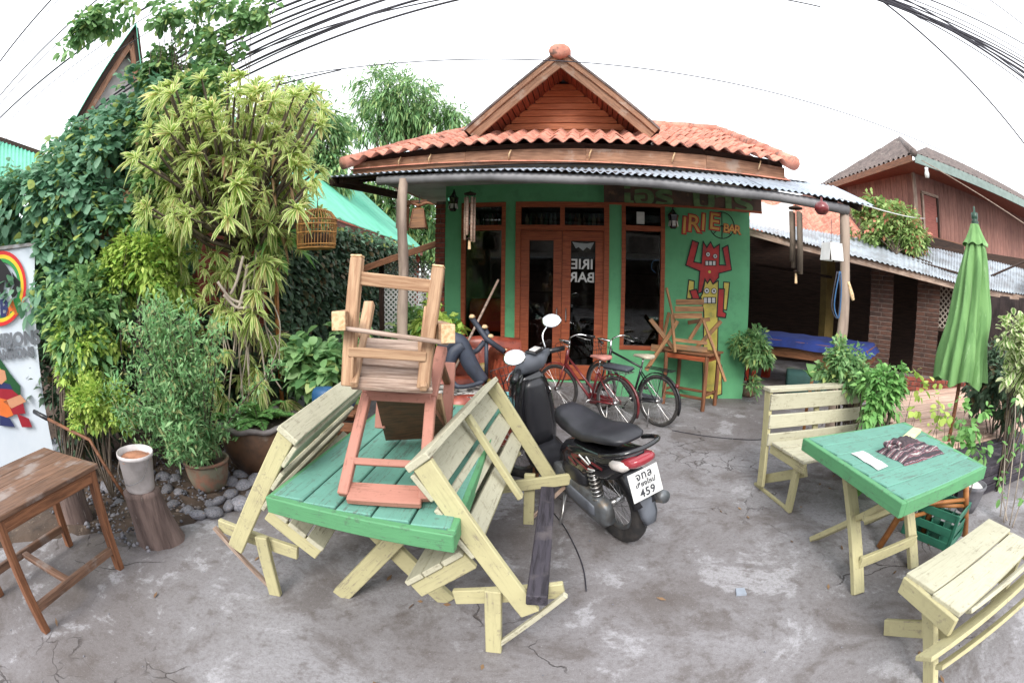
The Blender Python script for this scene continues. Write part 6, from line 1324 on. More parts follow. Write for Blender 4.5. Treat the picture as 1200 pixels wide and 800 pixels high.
# ------------------------------------------------------------------ shrubs
def shrub(name, label, blobs, foot, ncl, nlf, cr, L, W, mat, rows=OVAL, droop=.3, down=0.0, shell=.5, stems=14, sr=.012):
    p = plant(name, label, 'shrub', foot); cc = foliage(p, 'leaf_mass', blobs, ncl, nlf, cr, L, W, mat, rows, droop, down, shell)
    branches(p, 'stem', (foot[0], foot[1], max(foot[2], 0)), [tuple(c) for c in cc[:stems]], sr, sr * .3, m_bark); return p
f_ = D(165, 470, 4.4); shrub('golden_shrub', 'bright yellow green small leaved shrub in front of the vine mound', [blob(170, 305, 4.5, .36, .33, .28), blob(135, 330, 4.6, .3, .3, .25), blob(200, 330, 4.5, .22, .22, .22), blob(185, 280, 4.6, .28, .26, .2), blob(120, 300, 4.7, .22, .2, .2)], (f_.x, f_.y, 0), 110, 7500, .10, .062, .034, l_lime, OVAL, .3, 0, .45)
f_ = D(118, 520, 3.9); shrub('golden_shrub', 'small bright lime shrub on thin stems behind the white bucket', [blob(110, 470, 3.9, .24, .22, .2), blob(135, 480, 3.85, .18, .18, .16), blob(92, 485, 3.95, .16, .16, .14)], (f_.x, f_.y, 0), 60, 4600, .075, .042, .024, l_lime, OVAL, .2, 0, .4, 16, .008)
f_ = D(70, 480, 4.6); shrub('leafy_shrub', 'mid green shrub with oval leaves spilling beside the banner', [blob(92, 385, 4.4, .34, .32, .36), blob(110, 365, 4.5, .35, .3, .35), blob(80, 330, 4.7, .26, .26, .3), blob(108, 430, 4.4, .26, .26, .3), blob(75, 300, 4.8, .25, .25, .3)], (f_.x, f_.y, 0), 120, 6500, .13, .075, .048, l_mid, OVAL, .3, .2, .5)
f_ = D(60, 455, 4.4); shrub('lime_creeper', 'yellowish green creeper sprays hanging around the leafy shrub', [blob(95, 410, 4.2, .25, .2, .2), blob(78, 400, 4.3, .14, .14, .2), blob(130, 400, 4.3, .2, .2, .2), blob(85, 440, 4.2, .16, .16, .15)], (f_.x, f_.y, 0), 60, 2600, .09, .055, .03, l_lime, OVAL, .3, .2, .3)
f_ = D(190, 480, 4.5); shrub('dark_filler_shrub', 'dark leafy undergrowth behind the feathery conifer', [blob(170, 430, 4.7, .6, .4, .6), blob(240, 420, 4.9, .5, .4, .6), blob(90, 460, 4.8, .5, .4, .5), blob(310, 430, 5.0, .45, .35, .5)], (f_.x, f_.y, 0), 200, 7000, .16, .09, .055, l_ivydark, OVAL, .3, .1, .4)
# feathery conifer growing from the round clay pot
pot1 = G(238, 582)
cf = plant('feathery_conifer', 'feathery green conifer rising from the round clay pot', 'conifer', (pot1.x - .05, pot1.y + .15, 0))
V_ = []; g = Geo(); root = Vector((pot1.x - .02, pot1.y + .16, .25))
for k in range(75):
    x = random.gauss(195, 30); y = random.uniform(350, 535); lim = 26 + 26 * math.sin(math.pi * min(1, (y - 335) / 230)); x = 192 + (x - 195) * lim / 42 + (18 if y > 490 else 0)
    tip = D(x, y, 3.55 + random.uniform(-.3, .25)); m = root.lerp(tip, .55) + Vector((random.uniform(-.05, .05), random.uniform(-.05, .05), .05)); path = smooth_path([root, m, tip], 8); g.tube(path, [.009, .003], 4)
    P_ = np.array([tuple(p) for p in path[3:]]); n = 60; ii = rng.integers(0, len(P_), n); dirs = unit(rng.normal(size=(n, 3)) * .8 + np.array([.0, -.1, .55])); V_.append(leaves(P_[ii] + rng.normal(0, .03, (n, 3)), dirs, .08 * (.6 + .7 * rng.random(n)), .020, OVAL, .2))
    n = 150; i2 = rng.integers(0, n, n * 3) if False else None
    s0 = P_[rng.integers(0, len(P_), n)] + unit(rng.normal(size=(n, 3))) * (rng.random(n) ** .5)[:, None] * .1; V_.append(leaves(s0, unit(rng.normal(size=(n, 3)) * .7 + np.array([0, 0, .6])), .042, .017, OVAL, .15))
v, q, u = join(V_); tag(fastmesh('needle_sprays', v, q, l_thuja, cf, u), kind='stuff'); g.build('stem', m_bark, cf, True)
def clay_pot(label, c, r, h, mat, rim, group='clay pots in the garden bed', wav=0.0):
    p = thing('clay_pot', label, 'pot', c, group=group, local=True)
    prof = [(r * .62, 0), (r * .8, h * .2), (r * .95, h * .5), (r, h * .75), (r * .97, h * .9)]
    lathe(p, 'pot_body', [(0, 0)] + prof, mat, n=28, wob=.012)
    vs, fs = lathe_geo([(r * .97, h * .9), (r * 1.06, h * .91), (r * 1.08, h * .96), (r * 1.02, h), (r * .92, h * .98), (r * .9, h * .85)], 40)
    vs = [Vector((v.x, v.y, v.z + wav * math.sin(9 * math.atan2(v.y, v.x)))) for v in vs]; mesh('pot_rim', vs, fs, rim, p, True)
    lathe(p, 'potting_soil', [(r * .92, h * .86), (r * .5, h * .9), (0, h * .91)], m_soil, n=20, wob=.04); return p
clay_pot('round mossy terracotta pot ringed by stones, holding the conifer', (pot1.x - .02, pot1.y + .16, 0), .19, .27, m_terracotta, m_terracotta)
pot2 = G(292, 560); p2c = Vector((pot2.x + .02, pot2.y + .26, 0)); clay_pot('large brown glazed pot with wavy grey rim and ferns', tuple(p2c), .36, .46, m_clay, simple('pot_rim_grey', srgb(122, 116, 116), .6, c2=srgb(96, 88, 86)), wav=.012)
# ferns in the big pot
def fern(label, c, nfr, L, group='fern clumps'):
    p = plant('fern', label, 'fern', c, group); FR = []; g = Geo()
    for k in range(nfr):
        a = 2 * math.pi * k / nfr + random.uniform(-.3, .3); el = random.uniform(.45, 1.25); l_ = L * random.uniform(.7, 1.1); d = Vector((math.cos(a) * math.cos(el), math.sin(a) * math.cos(el), math.sin(el))); c0 = Vector(c); V_ = []; FR.append(V_)
        path = [c0 + d * (l_ * t) + Vector((0, 0, -.55 * l_ * t * t)) for t in np.linspace(0, 1, 14)]; g.tube(path, [.004, .0015], 4)
        P_ = np.array([tuple(x) for x in path]); T_ = unit(np.gradient(P_, axis=0)); s_ = unit(np.cross(T_, [0, 0, 1.0]))
        for sg in (-1, 1):
            w_ = np.interp(np.linspace(0, 1, 40), [0, .15, .5, 1], [.3, .9, 1, .15]); tt = np.linspace(.08, 1, 40); PP = np.stack([np.interp(tt, np.linspace(0, 1, 14), P_[:, i]) for i in range(3)], 1); SS = np.stack([np.interp(tt, np.linspace(0, 1, 14), (s_ * sg + T_ * .35)[:, i]) for i in range(3)], 1)
            V_.append(leaves(PP, SS, .075 * w_ * L / .5, .016, OVAL, .25))
    for V_ in FR: v, q, u = join(V_); fastmesh('frond', v, q, l_fern, p, u)
    g.build('stem', m_bark, p)
fern('arching green fern filling the large wavy rimmed pot', (p2c.x, p2c.y, .42), 22, .5); fern('smaller fern leaning over the near side of the wavy rimmed pot', (p2c.x - .24, p2c.y - .12, .42), 12, .38)
# corn plant with long strap leaves
def straps(name, label, cat, c, base_pts, n, L, W, mat, droop, el0=.2, el1=1.3, stem=True, group=None, tall=0):
    p = plant(name, label, cat, c, group); V_ = []
    for b in base_pts:
        a = rng.random(n) * 2 * np.pi; el = el0 + (el1 - el0) * rng.random(n); d = np.stack([np.cos(a) * np.cos(el), np.sin(a) * np.cos(el), np.sin(el)], 1); V_.append(leaves(np.tile(np.array(b), (n, 1)) + np.array([0, 0, 1.0]) * (rng.random(n) * tall)[:, None], d, L * (.65 + .5 * rng.random(n)), W, [(0, .3), (.15, .7), (.4, 1), (.7, .85), (.9, .4), (1, .03)], droop, fold=.3))
    v, q, u = join(V_); nv = 12
    for k in range(len(v) // nv): fastmesh('leaf_blade', v[k * nv:(k + 1) * nv], q[:5], mat, p, u[k * nv:(k + 1) * nv])
    if stem:
        g = Geo()
        for b in base_pts: g.tube([(b[0], b[1], 0), ((b[0] + c[0]) / 2 + .02, (b[1] + c[1]) / 2, b[2] * .5), b], .018, 7, 3)
        g.build('stem', m_cane, p, True)
    return p
c_ = D(322, 300, 4.75); straps('corn_plant', 'corn plant with long arching green strap leaves beside the birdcage', 'plant', (c_.x, c_.y, 0), [tuple(c_), tuple(c_ + Vector((.02, 0, .12)))], 22, .62, .075, l_strap, .75)
c_ = D(372, 410, 4.6); straps('canna_plant', 'upright broad leaved green plant in front of the ivy wall', 'plant', (c_.x, c_.y, 0), [(c_.x, c_.y, .5), (c_.x + .12, c_.y + .15, .45), (c_.x - .15, c_.y + .1, .5)], 12, .62, .10, l_strap, .25, .5, 1.45)
c_ = D(385, 430, 4.3); f2 = [blob(370, 425, 4.4, .25, .2, .22), blob(395, 440, 4.2, .2, .2, .18), blob(355, 440, 4.2, .18, .16, .18), blob(408, 400, 4.7, .2, .2, .2)]; shrub('broadleaf_shrub', 'dark broad leaved shrub beside the styrofoam box', f2, (c_.x, c_.y, 0), 45, 1100, .12, .12, .075, l_mid, ROUND, .3, .2, .3)
c_ = D(508, 395, 5.3); shrub('croton_shrub', 'yellow green leafy shrub at the brick pilaster behind the chairs', [blob(515, 385, 5.3, .18, .16, .25), blob(505, 375, 5.3, .15, .15, .2), blob(525, 400, 5.1, .12, .12, .15)], (c_.x, c_.y, 0), 40, 900, .11, .11, .06, l_lime, OVAL, .3, .2, .3)
c_ = D(490, 400, 6.0); shrub('passage_shrub', 'dense green shrub in the passage behind the slim log post', [blob(488, 385, 6.0, .25, .22, .22), blob(478, 400, 5.8, .2, .2, .2)], (c_.x, c_.y, 0), 40, 1500, .11, .08, .05, l_mid, OVAL, .3, .2, .3)
# ------------------------------------------------------------------ trees behind
def tree(name, label, foot, blobs, ncl, nlf, cr, L, W, mat, tr=.12, down=.5):
    t = plant(name, label, 'tree', foot, 'trees behind the bar'); top = Vector((sum(b[0] for b in blobs) / len(blobs), sum(b[1] for b in blobs) / len(blobs), sum(b[2] for b in blobs) / len(blobs)))
    foot = Vector(foot); tube(t, 'trunk', [foot, foot.lerp(top, .5) + Vector((.15, 0, 0)), top], [tr, tr * .7, tr * .3], m_bark, 9, 5)
    cc = foliage(t, 'crown', blobs, ncl, nlf, cr, L, W, mat, OVAL, .45, down, .35); branches(t, 'limb', top.lerp(foot, .35), [tuple(c) for c in cc[:26]], tr * .35, .012, m_bark); return t
dT = 16.0
tree('bamboo_tree', 'tall airy light green tree rising behind the bar roof', (D(465, 300, dT).x, D(465, 300, dT).y, 0), [blob(470, 120, dT, 1.3, 1.2, 1.2), blob(440, 105, dT, .7, .7, .9), blob(430, 90, dT, .45, .4, .5), blob(505, 140, dT, 1.0, .9, .7), blob(530, 140, dT, .7, .6, .5), blob(420, 140, dT, .6, .6, .6), blob(450, 150, dT, 1.0, .9, .6)], 170, 10000, .34, .24, .05, l_tree)
dT = 12.0; tree('background_tree', 'leafy tree crown beyond the dracaena by the green roof', (D(370, 300, dT).x, D(370, 300, dT).y, 0), [blob(365, 150, dT, .9, .8, .9), blob(385, 200, dT, .6, .6, .7), blob(345, 120, dT, .7, .6, .6), blob(395, 170, dT, .4, .4, .6)], 110, 6500, .3, .18, .06, l_tree, .1)
dT = 20.0; tree('background_tree', 'distant green trees seen between green roof and bar', (D(500, 320, dT).x, D(500, 320, dT).y, 0), [blob(470, 245, dT, 1.4, 1.0, 1.4), blob(500, 270, dT, 1.2, 1.0, 1.2), blob(450, 215, dT, 1.0, .8, .9), blob(512, 300, dT, .8, .8, 1.0)], 120, 6000, .4, .3, .1, l_mid, .14)
# ------------------------------------------------------------------ plants on the right
c_ = D(1050, 285, 9.6); shrub('flowering_shrub', 'reddish flowering bush sprawling on the zinc lean-to roof', [blob(1052, 268, 10.4, .75, .5, .5), blob(1030, 256, 10.6, .5, .4, .45), blob(1068, 284, 10.2, .5, .4, .3), blob(1008, 268, 10.5, .35, .3, .35), blob(1015, 245, 10.6, .3, .3, .2), blob(1035, 282, 10.2, .5, .4, .25)], (c_.x, c_.y, c_.z - .2), 150, 7000, .14, .11, .06, l_boug, OVAL, .3, .2, .4)
pf = pr_f
c_ = D(1000, 440, 4.5); shrub('bushy_plant', 'fresh green bushy plant behind the cream bench at the log post', [blob(990, 422, 4.45, .16, .15, .14), blob(1000, 440, 4.4, .15, .15, .14), blob(985, 412, 4.5, .10, .1, .09), blob(975, 438, 4.45, .09, .09, .09)], (c_.x, c_.y, 0), 60, 1900, .08, .055, .034, l_mid, OVAL, .3, .1, .4)
c_ = D(1035, 470, 4.1); shrub('leafy_plant', 'leafy light green plant right of the cream bench', [blob(1033, 460, 4.1, .15, .14, .17), blob(1045, 440, 4.15, .13, .12, .1), blob(1022, 480, 4.0, .14, .12, .1), blob(1020, 450, 4.1, .1, .1, .1)], (c_.x, c_.y, 0), 50, 1200, .08, .07, .042, l_fern, OVAL, .35, .1, .35)
c_ = D(1030, 505, 3.8); straps('broad_leaf_plant', 'low broad dark leaves behind the green table corner', 'plant', (c_.x, c_.y, 0), [(c_.x, c_.y, .18), (c_.x + .15, c_.y + .05, .18)], 12, .32, .1, l_strap, .5, .2, 1.0, False)
c_ = D(945, 425, 4.9); straps('broad_leaf_plant', 'single broad leaf plant in front of the pool hall', 'plant', (c_.x, c_.y, 0), [(c_.x + .1, c_.y, .75)], 4, .4, .12, l_strap, .4, .2, .7)
for k, (x, y, d, h) in enumerate(((1073, 500, 4.15, .85), (1100, 525, 3.9, .85), (1130, 540, 3.9, .9), (1145, 545, 4.05, .8), (1120, 530, 4.2, .75))):
    c_ = D(x, y, d); top_ = [blob(x + random.uniform(-8, 8), yy, d, .07, .06, .06) for yy in (y - 62, y - 42, y - 20)]; lab = ('slender leafy seedling nearest the bushy plant and bench', 'slender leafy seedling touching the green table edge', 'slender round leaved seedling between table and umbrella pole', 'slender round leaved seedling by the plank platform', 'slender leafy seedling right behind the umbrella pole')[k]
    shrub('seedling', lab, top_, (c_.x, c_.y, 0), 10, 36 if k < 2 else (70 if k < 4 else 30), .05, .058, .05, l_lime if k < 2 else l_fern, ROUND, .3, .1, .2, 3, .005)['group'] = 'seedlings around the umbrella'
c_ = D(1190, 480, 4.9); shrub('variegated_shrub', 'cream variegated shrub at the right edge beside the umbrella', [blob(1188, 395, 4.9, .17, .16, .14), blob(1194, 440, 4.8, .16, .15, .16), blob(1180, 382, 5.0, .12, .12, .08), blob(1208, 420, 4.8, .17, .17, .22)], (c_.x, c_.y, 0), 45, 800, .09, .075, .062, l_varieg, ROUND, .3, .1, .35)
c_ = D(1180, 470, 5.6); shrub('dark_border_shrub', 'dark shrubbery along the fence beyond the bamboo deck', [blob(1165, 440, 5.9, .45, .3, .3), blob(1190, 450, 5.7, .4, .3, .35), blob(1150, 455, 6.2, .3, .25, .2)], (c_.x, c_.y, .0), 70, 2600, .13, .09, .05, l_ivydark, OVAL, .3, .1, .4)
sp_ = plant('bare_stem_plant', 'bare thin grey stems with few leaves in front of plank platform', 'plant', tuple(G(1180, 610)))
g = Geo(); tips = []
for x0, y0, x1, y1 in ((1172, 605, 1178, 520), (1176, 612, 1190, 470), (1183, 615, 1200, 500), (1186, 618, 1205, 560), (1180, 610, 1170, 560)):
    a = G(x0, y0, .02); b = D(x1, y1, math.hypot(a.x, a.y) + .05); g.tube([a, a.lerp(b, .5) + Vector((random.uniform(-.04, .04), 0, 0)), b], [.008, .004], 5, 5); tips += [b, a.lerp(b, .8), a.lerp(b, .6)]
g.build('stem', m_root, sp_, True); tips = np.array([tuple(t) for t in tips for _ in range(3)]); v, q, u = leaves(tips + rng.normal(0, .02, tips.shape), unit(rng.normal(size=tips.shape)), .06, .045, ROUND, .3); tag(fastmesh('leaf_mass', v, q, l_fern, sp_, u), kind='stuff')
# potted plant at the wall corner
c_ = G(880, 466); pp3 = Vector((c_.x, c_.y + .12, 0)); clay_pot('small terracotta pot with green shrub by the mural wall corner', tuple(pp3), .15, .2, m_terracotta, m_terracotta)
shrub('potted_shrub', 'green shrub growing from the pot by the mural wall corner', [blob(872, 398, 6.9, .2, .18, .18), blob(888, 412, 6.8, .2, .18, .2), blob(885, 395, 6.9, .15, .15, .12), blob(880, 450, 6.8, .1, .1, .06)], (pp3.x, pp3.y, .18), 50, 1700, .09, .085, .034, l_mid, OVAL, .3, .0, .35, 10, .01)
# ------------------------------------------------------------------ roll-up banner at the left edge
bn_r = D(57, 500, 4.75); bt = Vector((bn_r.x, bn_r.y, 0)); wdir = Vector((-.62, -.78, 0)).normalized(); wdir = Vector((-.75, -.66, 0)).normalized()
bn = thing('rollup_banner', 'white roll-up banner with rasta ring logo and CHAMPIONS lettering', 'banner', M=Matrix.Translation(bt + wdir * .8 + Vector((0, 0, 0))) @ Matrix.Rotation(math.atan2(-wdir.y, -wdir.x), 4, 'Z'), local=True)
HB = 2.06      # local x to the right along the banner, front face towards -y
m_ban = simple('banner_vinyl', srgb(206, 214, 222), .35, c2=srgb(196, 206, 216), scale=1.5)
vs, fs = [], []
for i in range(17):
    for j in range(2): vs.append((-.8 + 1.6 * i / 16, .012 * math.sin(i * .6), .08 + (HB - .08) * j))
for i in range(16): fs.append((2 * i, 2 * i + 2, 2 * i + 3, 2 * i + 1))
mesh('vinyl_sheet', vs, fs, m_ban, bn, True); bar(bn, 'top_rail', (-.81, 0, HB), (.81, 0, HB), .03, .035, m_steel); box(bn, 'base_case', (0, .03, .05), (1.64, .16, .1), m_steel, bev=.01); tube(bn, 'support_pole', [(0, .06, .1), (0, .06, HB)], .012, m_steel, 8)
mc = {k: simple('print_' + k, srgb(*c), .4, c2=tuple(x * .9 for x in srgb(*c))) for k, c in dict(red=(200, 44, 44), yellow=(230, 190, 50), green=(52, 140, 70), black=(26, 26, 28), grey=(110, 114, 120), navy=(40, 48, 92), maroon=(150, 30, 44), skin=(196, 140, 106), lime=(120, 180, 60), dkgreen=(30, 80, 44), orange=(214, 110, 50)).items()}
def ban_xz(px_, py_):      # pixel -> banner local coordinates
    Mi = bn.matrix_basis.inverted(); e = Mi @ EYE; d = Mi.to_3x3() @ ray(px_, py_); t = (-.014 - e.y) / d.y; q = e + d * t; return q.x, q.z
cxz = ban_xz(0, 338); r0 = abs(ban_xz(31, 338)[0] - cxz[0])
def ring(r1, r2, lay, mat, nm='logo_ring'):
    n = 48; vs = []; y = -.016 - .002 * lay
    for k in range(n): a = 2 * math.pi * k / n; vs += [(cxz[0] + r1 * math.cos(a), y, cxz[1] + r1 * math.sin(a)), (cxz[0] + r2 * math.cos(a), y, cxz[1] + r2 * math.sin(a))]
    mesh(nm, vs, [(2 * k, 2 * k + 1, (2 * k + 3) % (2 * n), (2 * k + 2) % (2 * n)) for k in range(n)], mat, bn)
ring(r0, r0 * .9, 1, mc['red']); ring(r0 * .9, r0 * .8, 1, mc['yellow']); ring(r0 * .8, r0 * .7, 1, mc['green'])
def flat(nm, pts, mat, lay=2):
    q = [ban_xz(*p) for p in pts]; o = mesh(nm, [(x, -.016 - .002 * lay, z) for x, z in q], [tuple(range(len(q)))], mat, bn)
    bm = bmesh.new(); bm.from_mesh(o.data); bmesh.ops.triangulate(bm, faces=bm.faces); bm.to_mesh(o.data); bm.free()
flat('lion_print', [(-14, 305), (0, 303), (8, 312), (14, 322), (11, 336), (6, 328), (3, 346), (-2, 338), (-6, 350), (-14, 346)], mc['black']); flat('lion_print', [(14, 318), (18, 324), (24, 330), (23, 340), (19, 346), (15, 350), (12, 343), (17, 334)], mc['black'])
def btext(s, px_, py_, size, mat, nm='banner_text', bold=.004, rot=0):
    x, z = ban_xz(px_, py_); text_mesh(nm, s, size, mat, bn, Matrix.Translation((x, -.019, z)) @ Matrix.Rotation(R(90), 4, 'X') @ Matrix.Rotation(R(rot), 4, 'Z'), bold, .0006)
btext('B', 5, 362, .2, mc['navy'], bold=.008); btext('A', 14, 361, .18, mc['orange'], bold=.008); btext('R', 22, 358, .17, mc['green'], bold=.008, rot=14)
xr = ban_xz(39, 393)
def rtext(s, px_, py_, size):
    x, z = ban_xz(px_, py_); text_mesh('banner_text', s, size, mc['grey'], bn, Matrix.Translation((x, -.019, z)) @ Matrix.Rotation(R(90), 4, 'X'), .008, .0006, 'RIGHT')
rtext('CHAMPIONS', 47, 395, .155); rtext('OF', 17, 407, .075); rtext('CHAMPIONS', 40, 412, .105)
flat('poster_print', [(-20, 400), (0, 420), (14, 440), (24, 452), (24, 462), (10, 466), (0, 470), (-20, 480)], mc['dkgreen'], 1); flat('poster_print', [(-20, 410), (0, 430), (8, 446), (-4, 450), (-20, 440)], mc['lime'], 1.5)
flat('poster_print', [(-20, 452), (0, 447), (12, 450), (18, 462), (10, 474), (0, 478), (-20, 486)], mc['navy'], 2); flat('poster_print', [(0, 455), (14, 456), (26, 466), (30, 484), (8, 486), (0, 470)], mc['maroon'], 2.5); flat('poster_print', [(4, 470), (24, 462), (31, 470), (14, 478)], mc['skin'], 3); flat('poster_print', [(0, 466), (8, 468), (16, 486), (0, 492)], mc['orange'], 3); flat('poster_print', [(0, 432), (6, 434), (8, 444), (2, 450), (-8, 446)], mc['skin'], 3); flat('poster_print', [(20, 484), (34, 490), (38, 500), (26, 500)], mc['maroon'], 3); flat('poster_print', [(0, 486), (12, 490), (18, 500), (0, 498)], mc['navy'], 3.2)
# things around the banner foot
q = G(72, 552); tp = clay_pot('small terracotta pot wrapped with clear plastic bag beside the banner', (q.x, q.y + .1, 0), .13, .24, m_terracotta, m_terracotta)
pv, pf_ = cloth_patch(.3, .3, .1, 5.0, 16, 16); mesh('plastic_bag', [Vector((x, y, z + .22)) for x, y, z in pv], pf_, simple('clear_plastic', srgb(186, 190, 198), .15, c2=srgb(130, 134, 146), scale=14, spec=.8), tp, True)
q = G(36, 548); tag(mesh('paper_sack', *(lambda a: a)(loft_geo([[Vector((x * k + .02 * math.sin(z * 30), y * k, z)) for x, y in ((-.12, -.06), (.12, -.06), (.13, .0), (.12, .06), (-.12, .06), (-.13, 0))] for z, k in ((0, .95), (.1, 1.05), (.22, 1.0), (.3, .9), (.34, .6))])), m_whitep, None, True, Matrix.Translation((q.x, q.y + .05, 0)) @ Matrix.Rotation(R(30), 4, 'Z')), 'crumpled white sack standing at the foot of the banner', 'sack')
a, b = D(40, 482, 4.3), D(105, 515, 3.7); st = thing('hoe', 'long wooden tool handle with black grip leaning from banner to shrubs', 'tool', (b.x, b.y, 0)); e_ = a.lerp(b, 1.5); e_.z = .05; tube(st, 'handle', [a.lerp(b, .25), b, e_], .014, m_brown, 8); tube(st, 'grip', [a, a.lerp(b, .28)], .02, m_black, 8)
# ------------------------------------------------------------------ stumps, bucket
sb = G(187, 640); sc_ = Vector((sb.x - .06, sb.y + .1, 0)); tpz = .40; tpt = D(168, 574, math.hypot(sc_.x, sc_.y)); 
vs, fs = [], []; nA, nZ = 36, 12
tp_c = G(165, 572, .40)
for j in range(nZ + 1):
    t = j / nZ; c = sc_.lerp(Vector((tp_c.x, tp_c.y, .40)), t); r_ = .15 * (1 - .14 * t) + .03 * (1 - t) ** 3
    for k in range(nA): a = 2 * math.pi * k / nA; rr = r_ * (1 + .05 * math.sin(3 * a + 1) + .03 * math.sin(11 * a + t) + .018 * math.sin(23 * a)); vs.append((c.x + rr * math.cos(a), c.y + rr * math.sin(a), .40 * t))
for j in range(nZ):
    for k in range(nA): k2 = (k + 1) % nA; fs.append((j * nA + k, j * nA + k2, (j + 1) * nA + k2, (j + 1) * nA + k))
fs.append(tuple(nZ * nA + k for k in range(nA)))
vs, M_ = rebase(vs); sto = tag(mesh('tree_stump', vs, fs, m_stump, None, True, M_), 'leaning grey brown tree stump carrying the white bucket', 'stump')
bc = Vector((tp_c.x, tp_c.y, .402)); bu = thing('plastic_bucket', 'white scuffed plastic bucket filled with brown earth on the stump', 'bucket', M=Matrix.Translation(bc) @ Matrix.Rotation(R(4), 4, 'Y'), local=True)
lathe(bu, 'bucket_body', [(0, 0), (.098, 0), (.105, .01), (.122, .22), (.13, .222), (.13, .245), (.124, .245), (.118, .2), (.116, .19)], m_bucket, n=28)
lathe(bu, 'earth_fill', [(.117, .205), (.07, .225), (0, .23)], m_rust, n=20, wob=.08); tube(bu, 'wire_handle', [(-.128, 0, .22), (-.12, -.08, .12), (0, -.132, .07), (.12, -.08, .12), (.128, 0, .22)], .002, m_dusty, 5, 5)
q = G(92, 622); vs, fs = lathe_geo([(.14, 0), (.13, .1), (.12, .3), (.11, .42), (0, .43)], 22, wob=.09); tag(mesh('tree_stump', vs, fs, m_stump, None, True, Matrix.Translation((q.x - .1, q.y + .1, 0))), 'rough dark stump standing behind the wooden side table', 'stump')
# ------------------------------------------------------------------ stones edging the bed
def stone_mesh(seed, mat):
    bm = bmesh.new(); bmesh.ops.create_icosphere(bm, subdivisions=2, radius=1.0); bm.verts.ensure_lookup_table()
    for v in bm.verts: v.co *= 1 + .28 * mnoise.noise(v.co * 1.1 + Vector((seed * 7.1, 0, 0))) + .1 * mnoise.noise(v.co * 3 + Vector((0, seed * 3, 0)))
    for v in bm.verts: v.co.z *= .75
    me = bpy.data.meshes.new('stone'); bm.to_mesh(me); bm.free(); finish(me, mat, True); return me
stones = [stone_mesh(k, m_stone) for k in range(8)]
pts = [(203, 592, 12), (220, 600, 13), (232, 604, 13), (251, 602, 15), (268, 594, 12), (282, 592, 16), (298, 584, 14), (270, 580, 13), (256, 588, 12), (286, 570, 13), (300, 566, 16), (272, 566, 11), (292, 552, 14), (308, 556, 12), (254, 572, 10), (262, 556, 10), (282, 556, 10), (196, 575, 12), (206, 562, 11), (128, 552, 12), (118, 560, 9), (140, 590, 9), (134, 605, 8), (128, 572, 14), (305, 545, 10), (192, 560, 12), (122, 540, 10), (210, 577, 10), (312, 574, 10), (246, 590, 9)]
m_small = [1]
for k, (x, y, s) in enumerate(pts):
    p = G(x, y, .02); r_ = s / 575 * p.length * .82
    o = tag(place(bpy.data.objects.new('stone', stones[k % 8]), None, Matrix.Translation((p.x, p.y, r_ * .45)) @ Matrix.Rotation(random.uniform(0, 6.28), 4, 'Z') @ Matrix.Rotation(random.uniform(-.5, .5), 4, 'X') @ Matrix.Diagonal((r_ * random.uniform(1, 1.35), r_, r_ * random.uniform(.75, .95), 1))), 'grey stone in the loose edging round the clay pots', 'stone', 'stones edging the garden bed')
# gravel and litter on the soil
n = 1500; pos = np.stack([-2.2 - rng.random(n) * 1.7, 1.9 + rng.random(n) * 2.0, np.full(n, .05)], 1); pos[:, 2] = .03 + .03 * rng.random(n)
ico = np.array([(1, 0, 0), (-1, 0, 0), (0, 1, 0), (0, -1, 0), (0, 0, .7), (0, 0, -.7)]) ; F_ = np.array([(0, 2, 4), (2, 1, 4), (1, 3, 4), (3, 0, 4), (2, 0, 5), (1, 2, 5), (3, 1, 5), (0, 3, 5)])
rr = .006 + .016 * rng.random(n) ** 2; V_ = (ico[None] * rr[:, None, None] * (1 + .5 * rng.random((n, 1, 3))) + pos[:, None]).reshape(-1, 3); Q_ = (F_[None] + (np.arange(n) * 6)[:, None, None]).reshape(-1, 3)
tag(fastmesh('gravel', V_, Q_, m_stone), kind='stuff')
n = 70; pos = np.stack([rng.uniform(-2.6, 3.2, n), rng.uniform(.6, 4.5, n), np.full(n, .006)], 1); v, q, u = leaves(pos, unit(np.stack([rng.normal(size=n), rng.normal(size=n), rng.normal(0, .08, n)], 1)), .03 + .04 * rng.random(n), .02, OVAL, -.05); tag(fastmesh('fallen_leaves', v, q, l_dead, None, u), kind='stuff')
n = 500; pos = np.stack([rng.uniform(-2.6, 3.4, n), rng.uniform(.5, 5.5, n), np.full(n, .003)], 1); rr = .002 + .007 * rng.random(n) ** 3; V_ = (ico[None] * rr[:, None, None] + pos[:, None]).reshape(-1, 3); Q_ = (F_[None] + (np.arange(n) * 6)[:, None, None]).reshape(-1, 3); tag(fastmesh('grit', V_, Q_, m_stone), kind='stuff')
# grey broken tile shard on the ground, wire loop
p = G(867, 694, .006); tag(mesh('tile_shard', [(-.03, -.02, .0), (.03, -.03, 0), (.04, .03, 0), (-.01, .04, 0), (-.03, -.02, .012), (.03, -.03, .012), (.04, .03, .012), (-.01, .04, .012)], [(3, 2, 1, 0), (4, 5, 6, 7), (0, 1, 5, 4), (1, 2, 6, 5), (2, 3, 7, 6), (3, 0, 4, 7)], simple('bluegrey_chip', srgb(150, 158, 170), .6), None, False, Matrix.Translation((p.x, p.y, .001))), 'small blue grey shard lying on the bare concrete', 'shard')
w0 = [G(x, y, .008) for x, y in ((648, 600), (662, 618), (676, 645), (684, 668), (687, 692))]; v, f = tube_geo(smooth_path(w0, 6), .004, 5); v, M_ = rebase(v); tag(mesh('bent_wire', v, f, m_cable, None, True, M_), 'thin dark bent wire on the concrete beside the loose plank', 'wire')
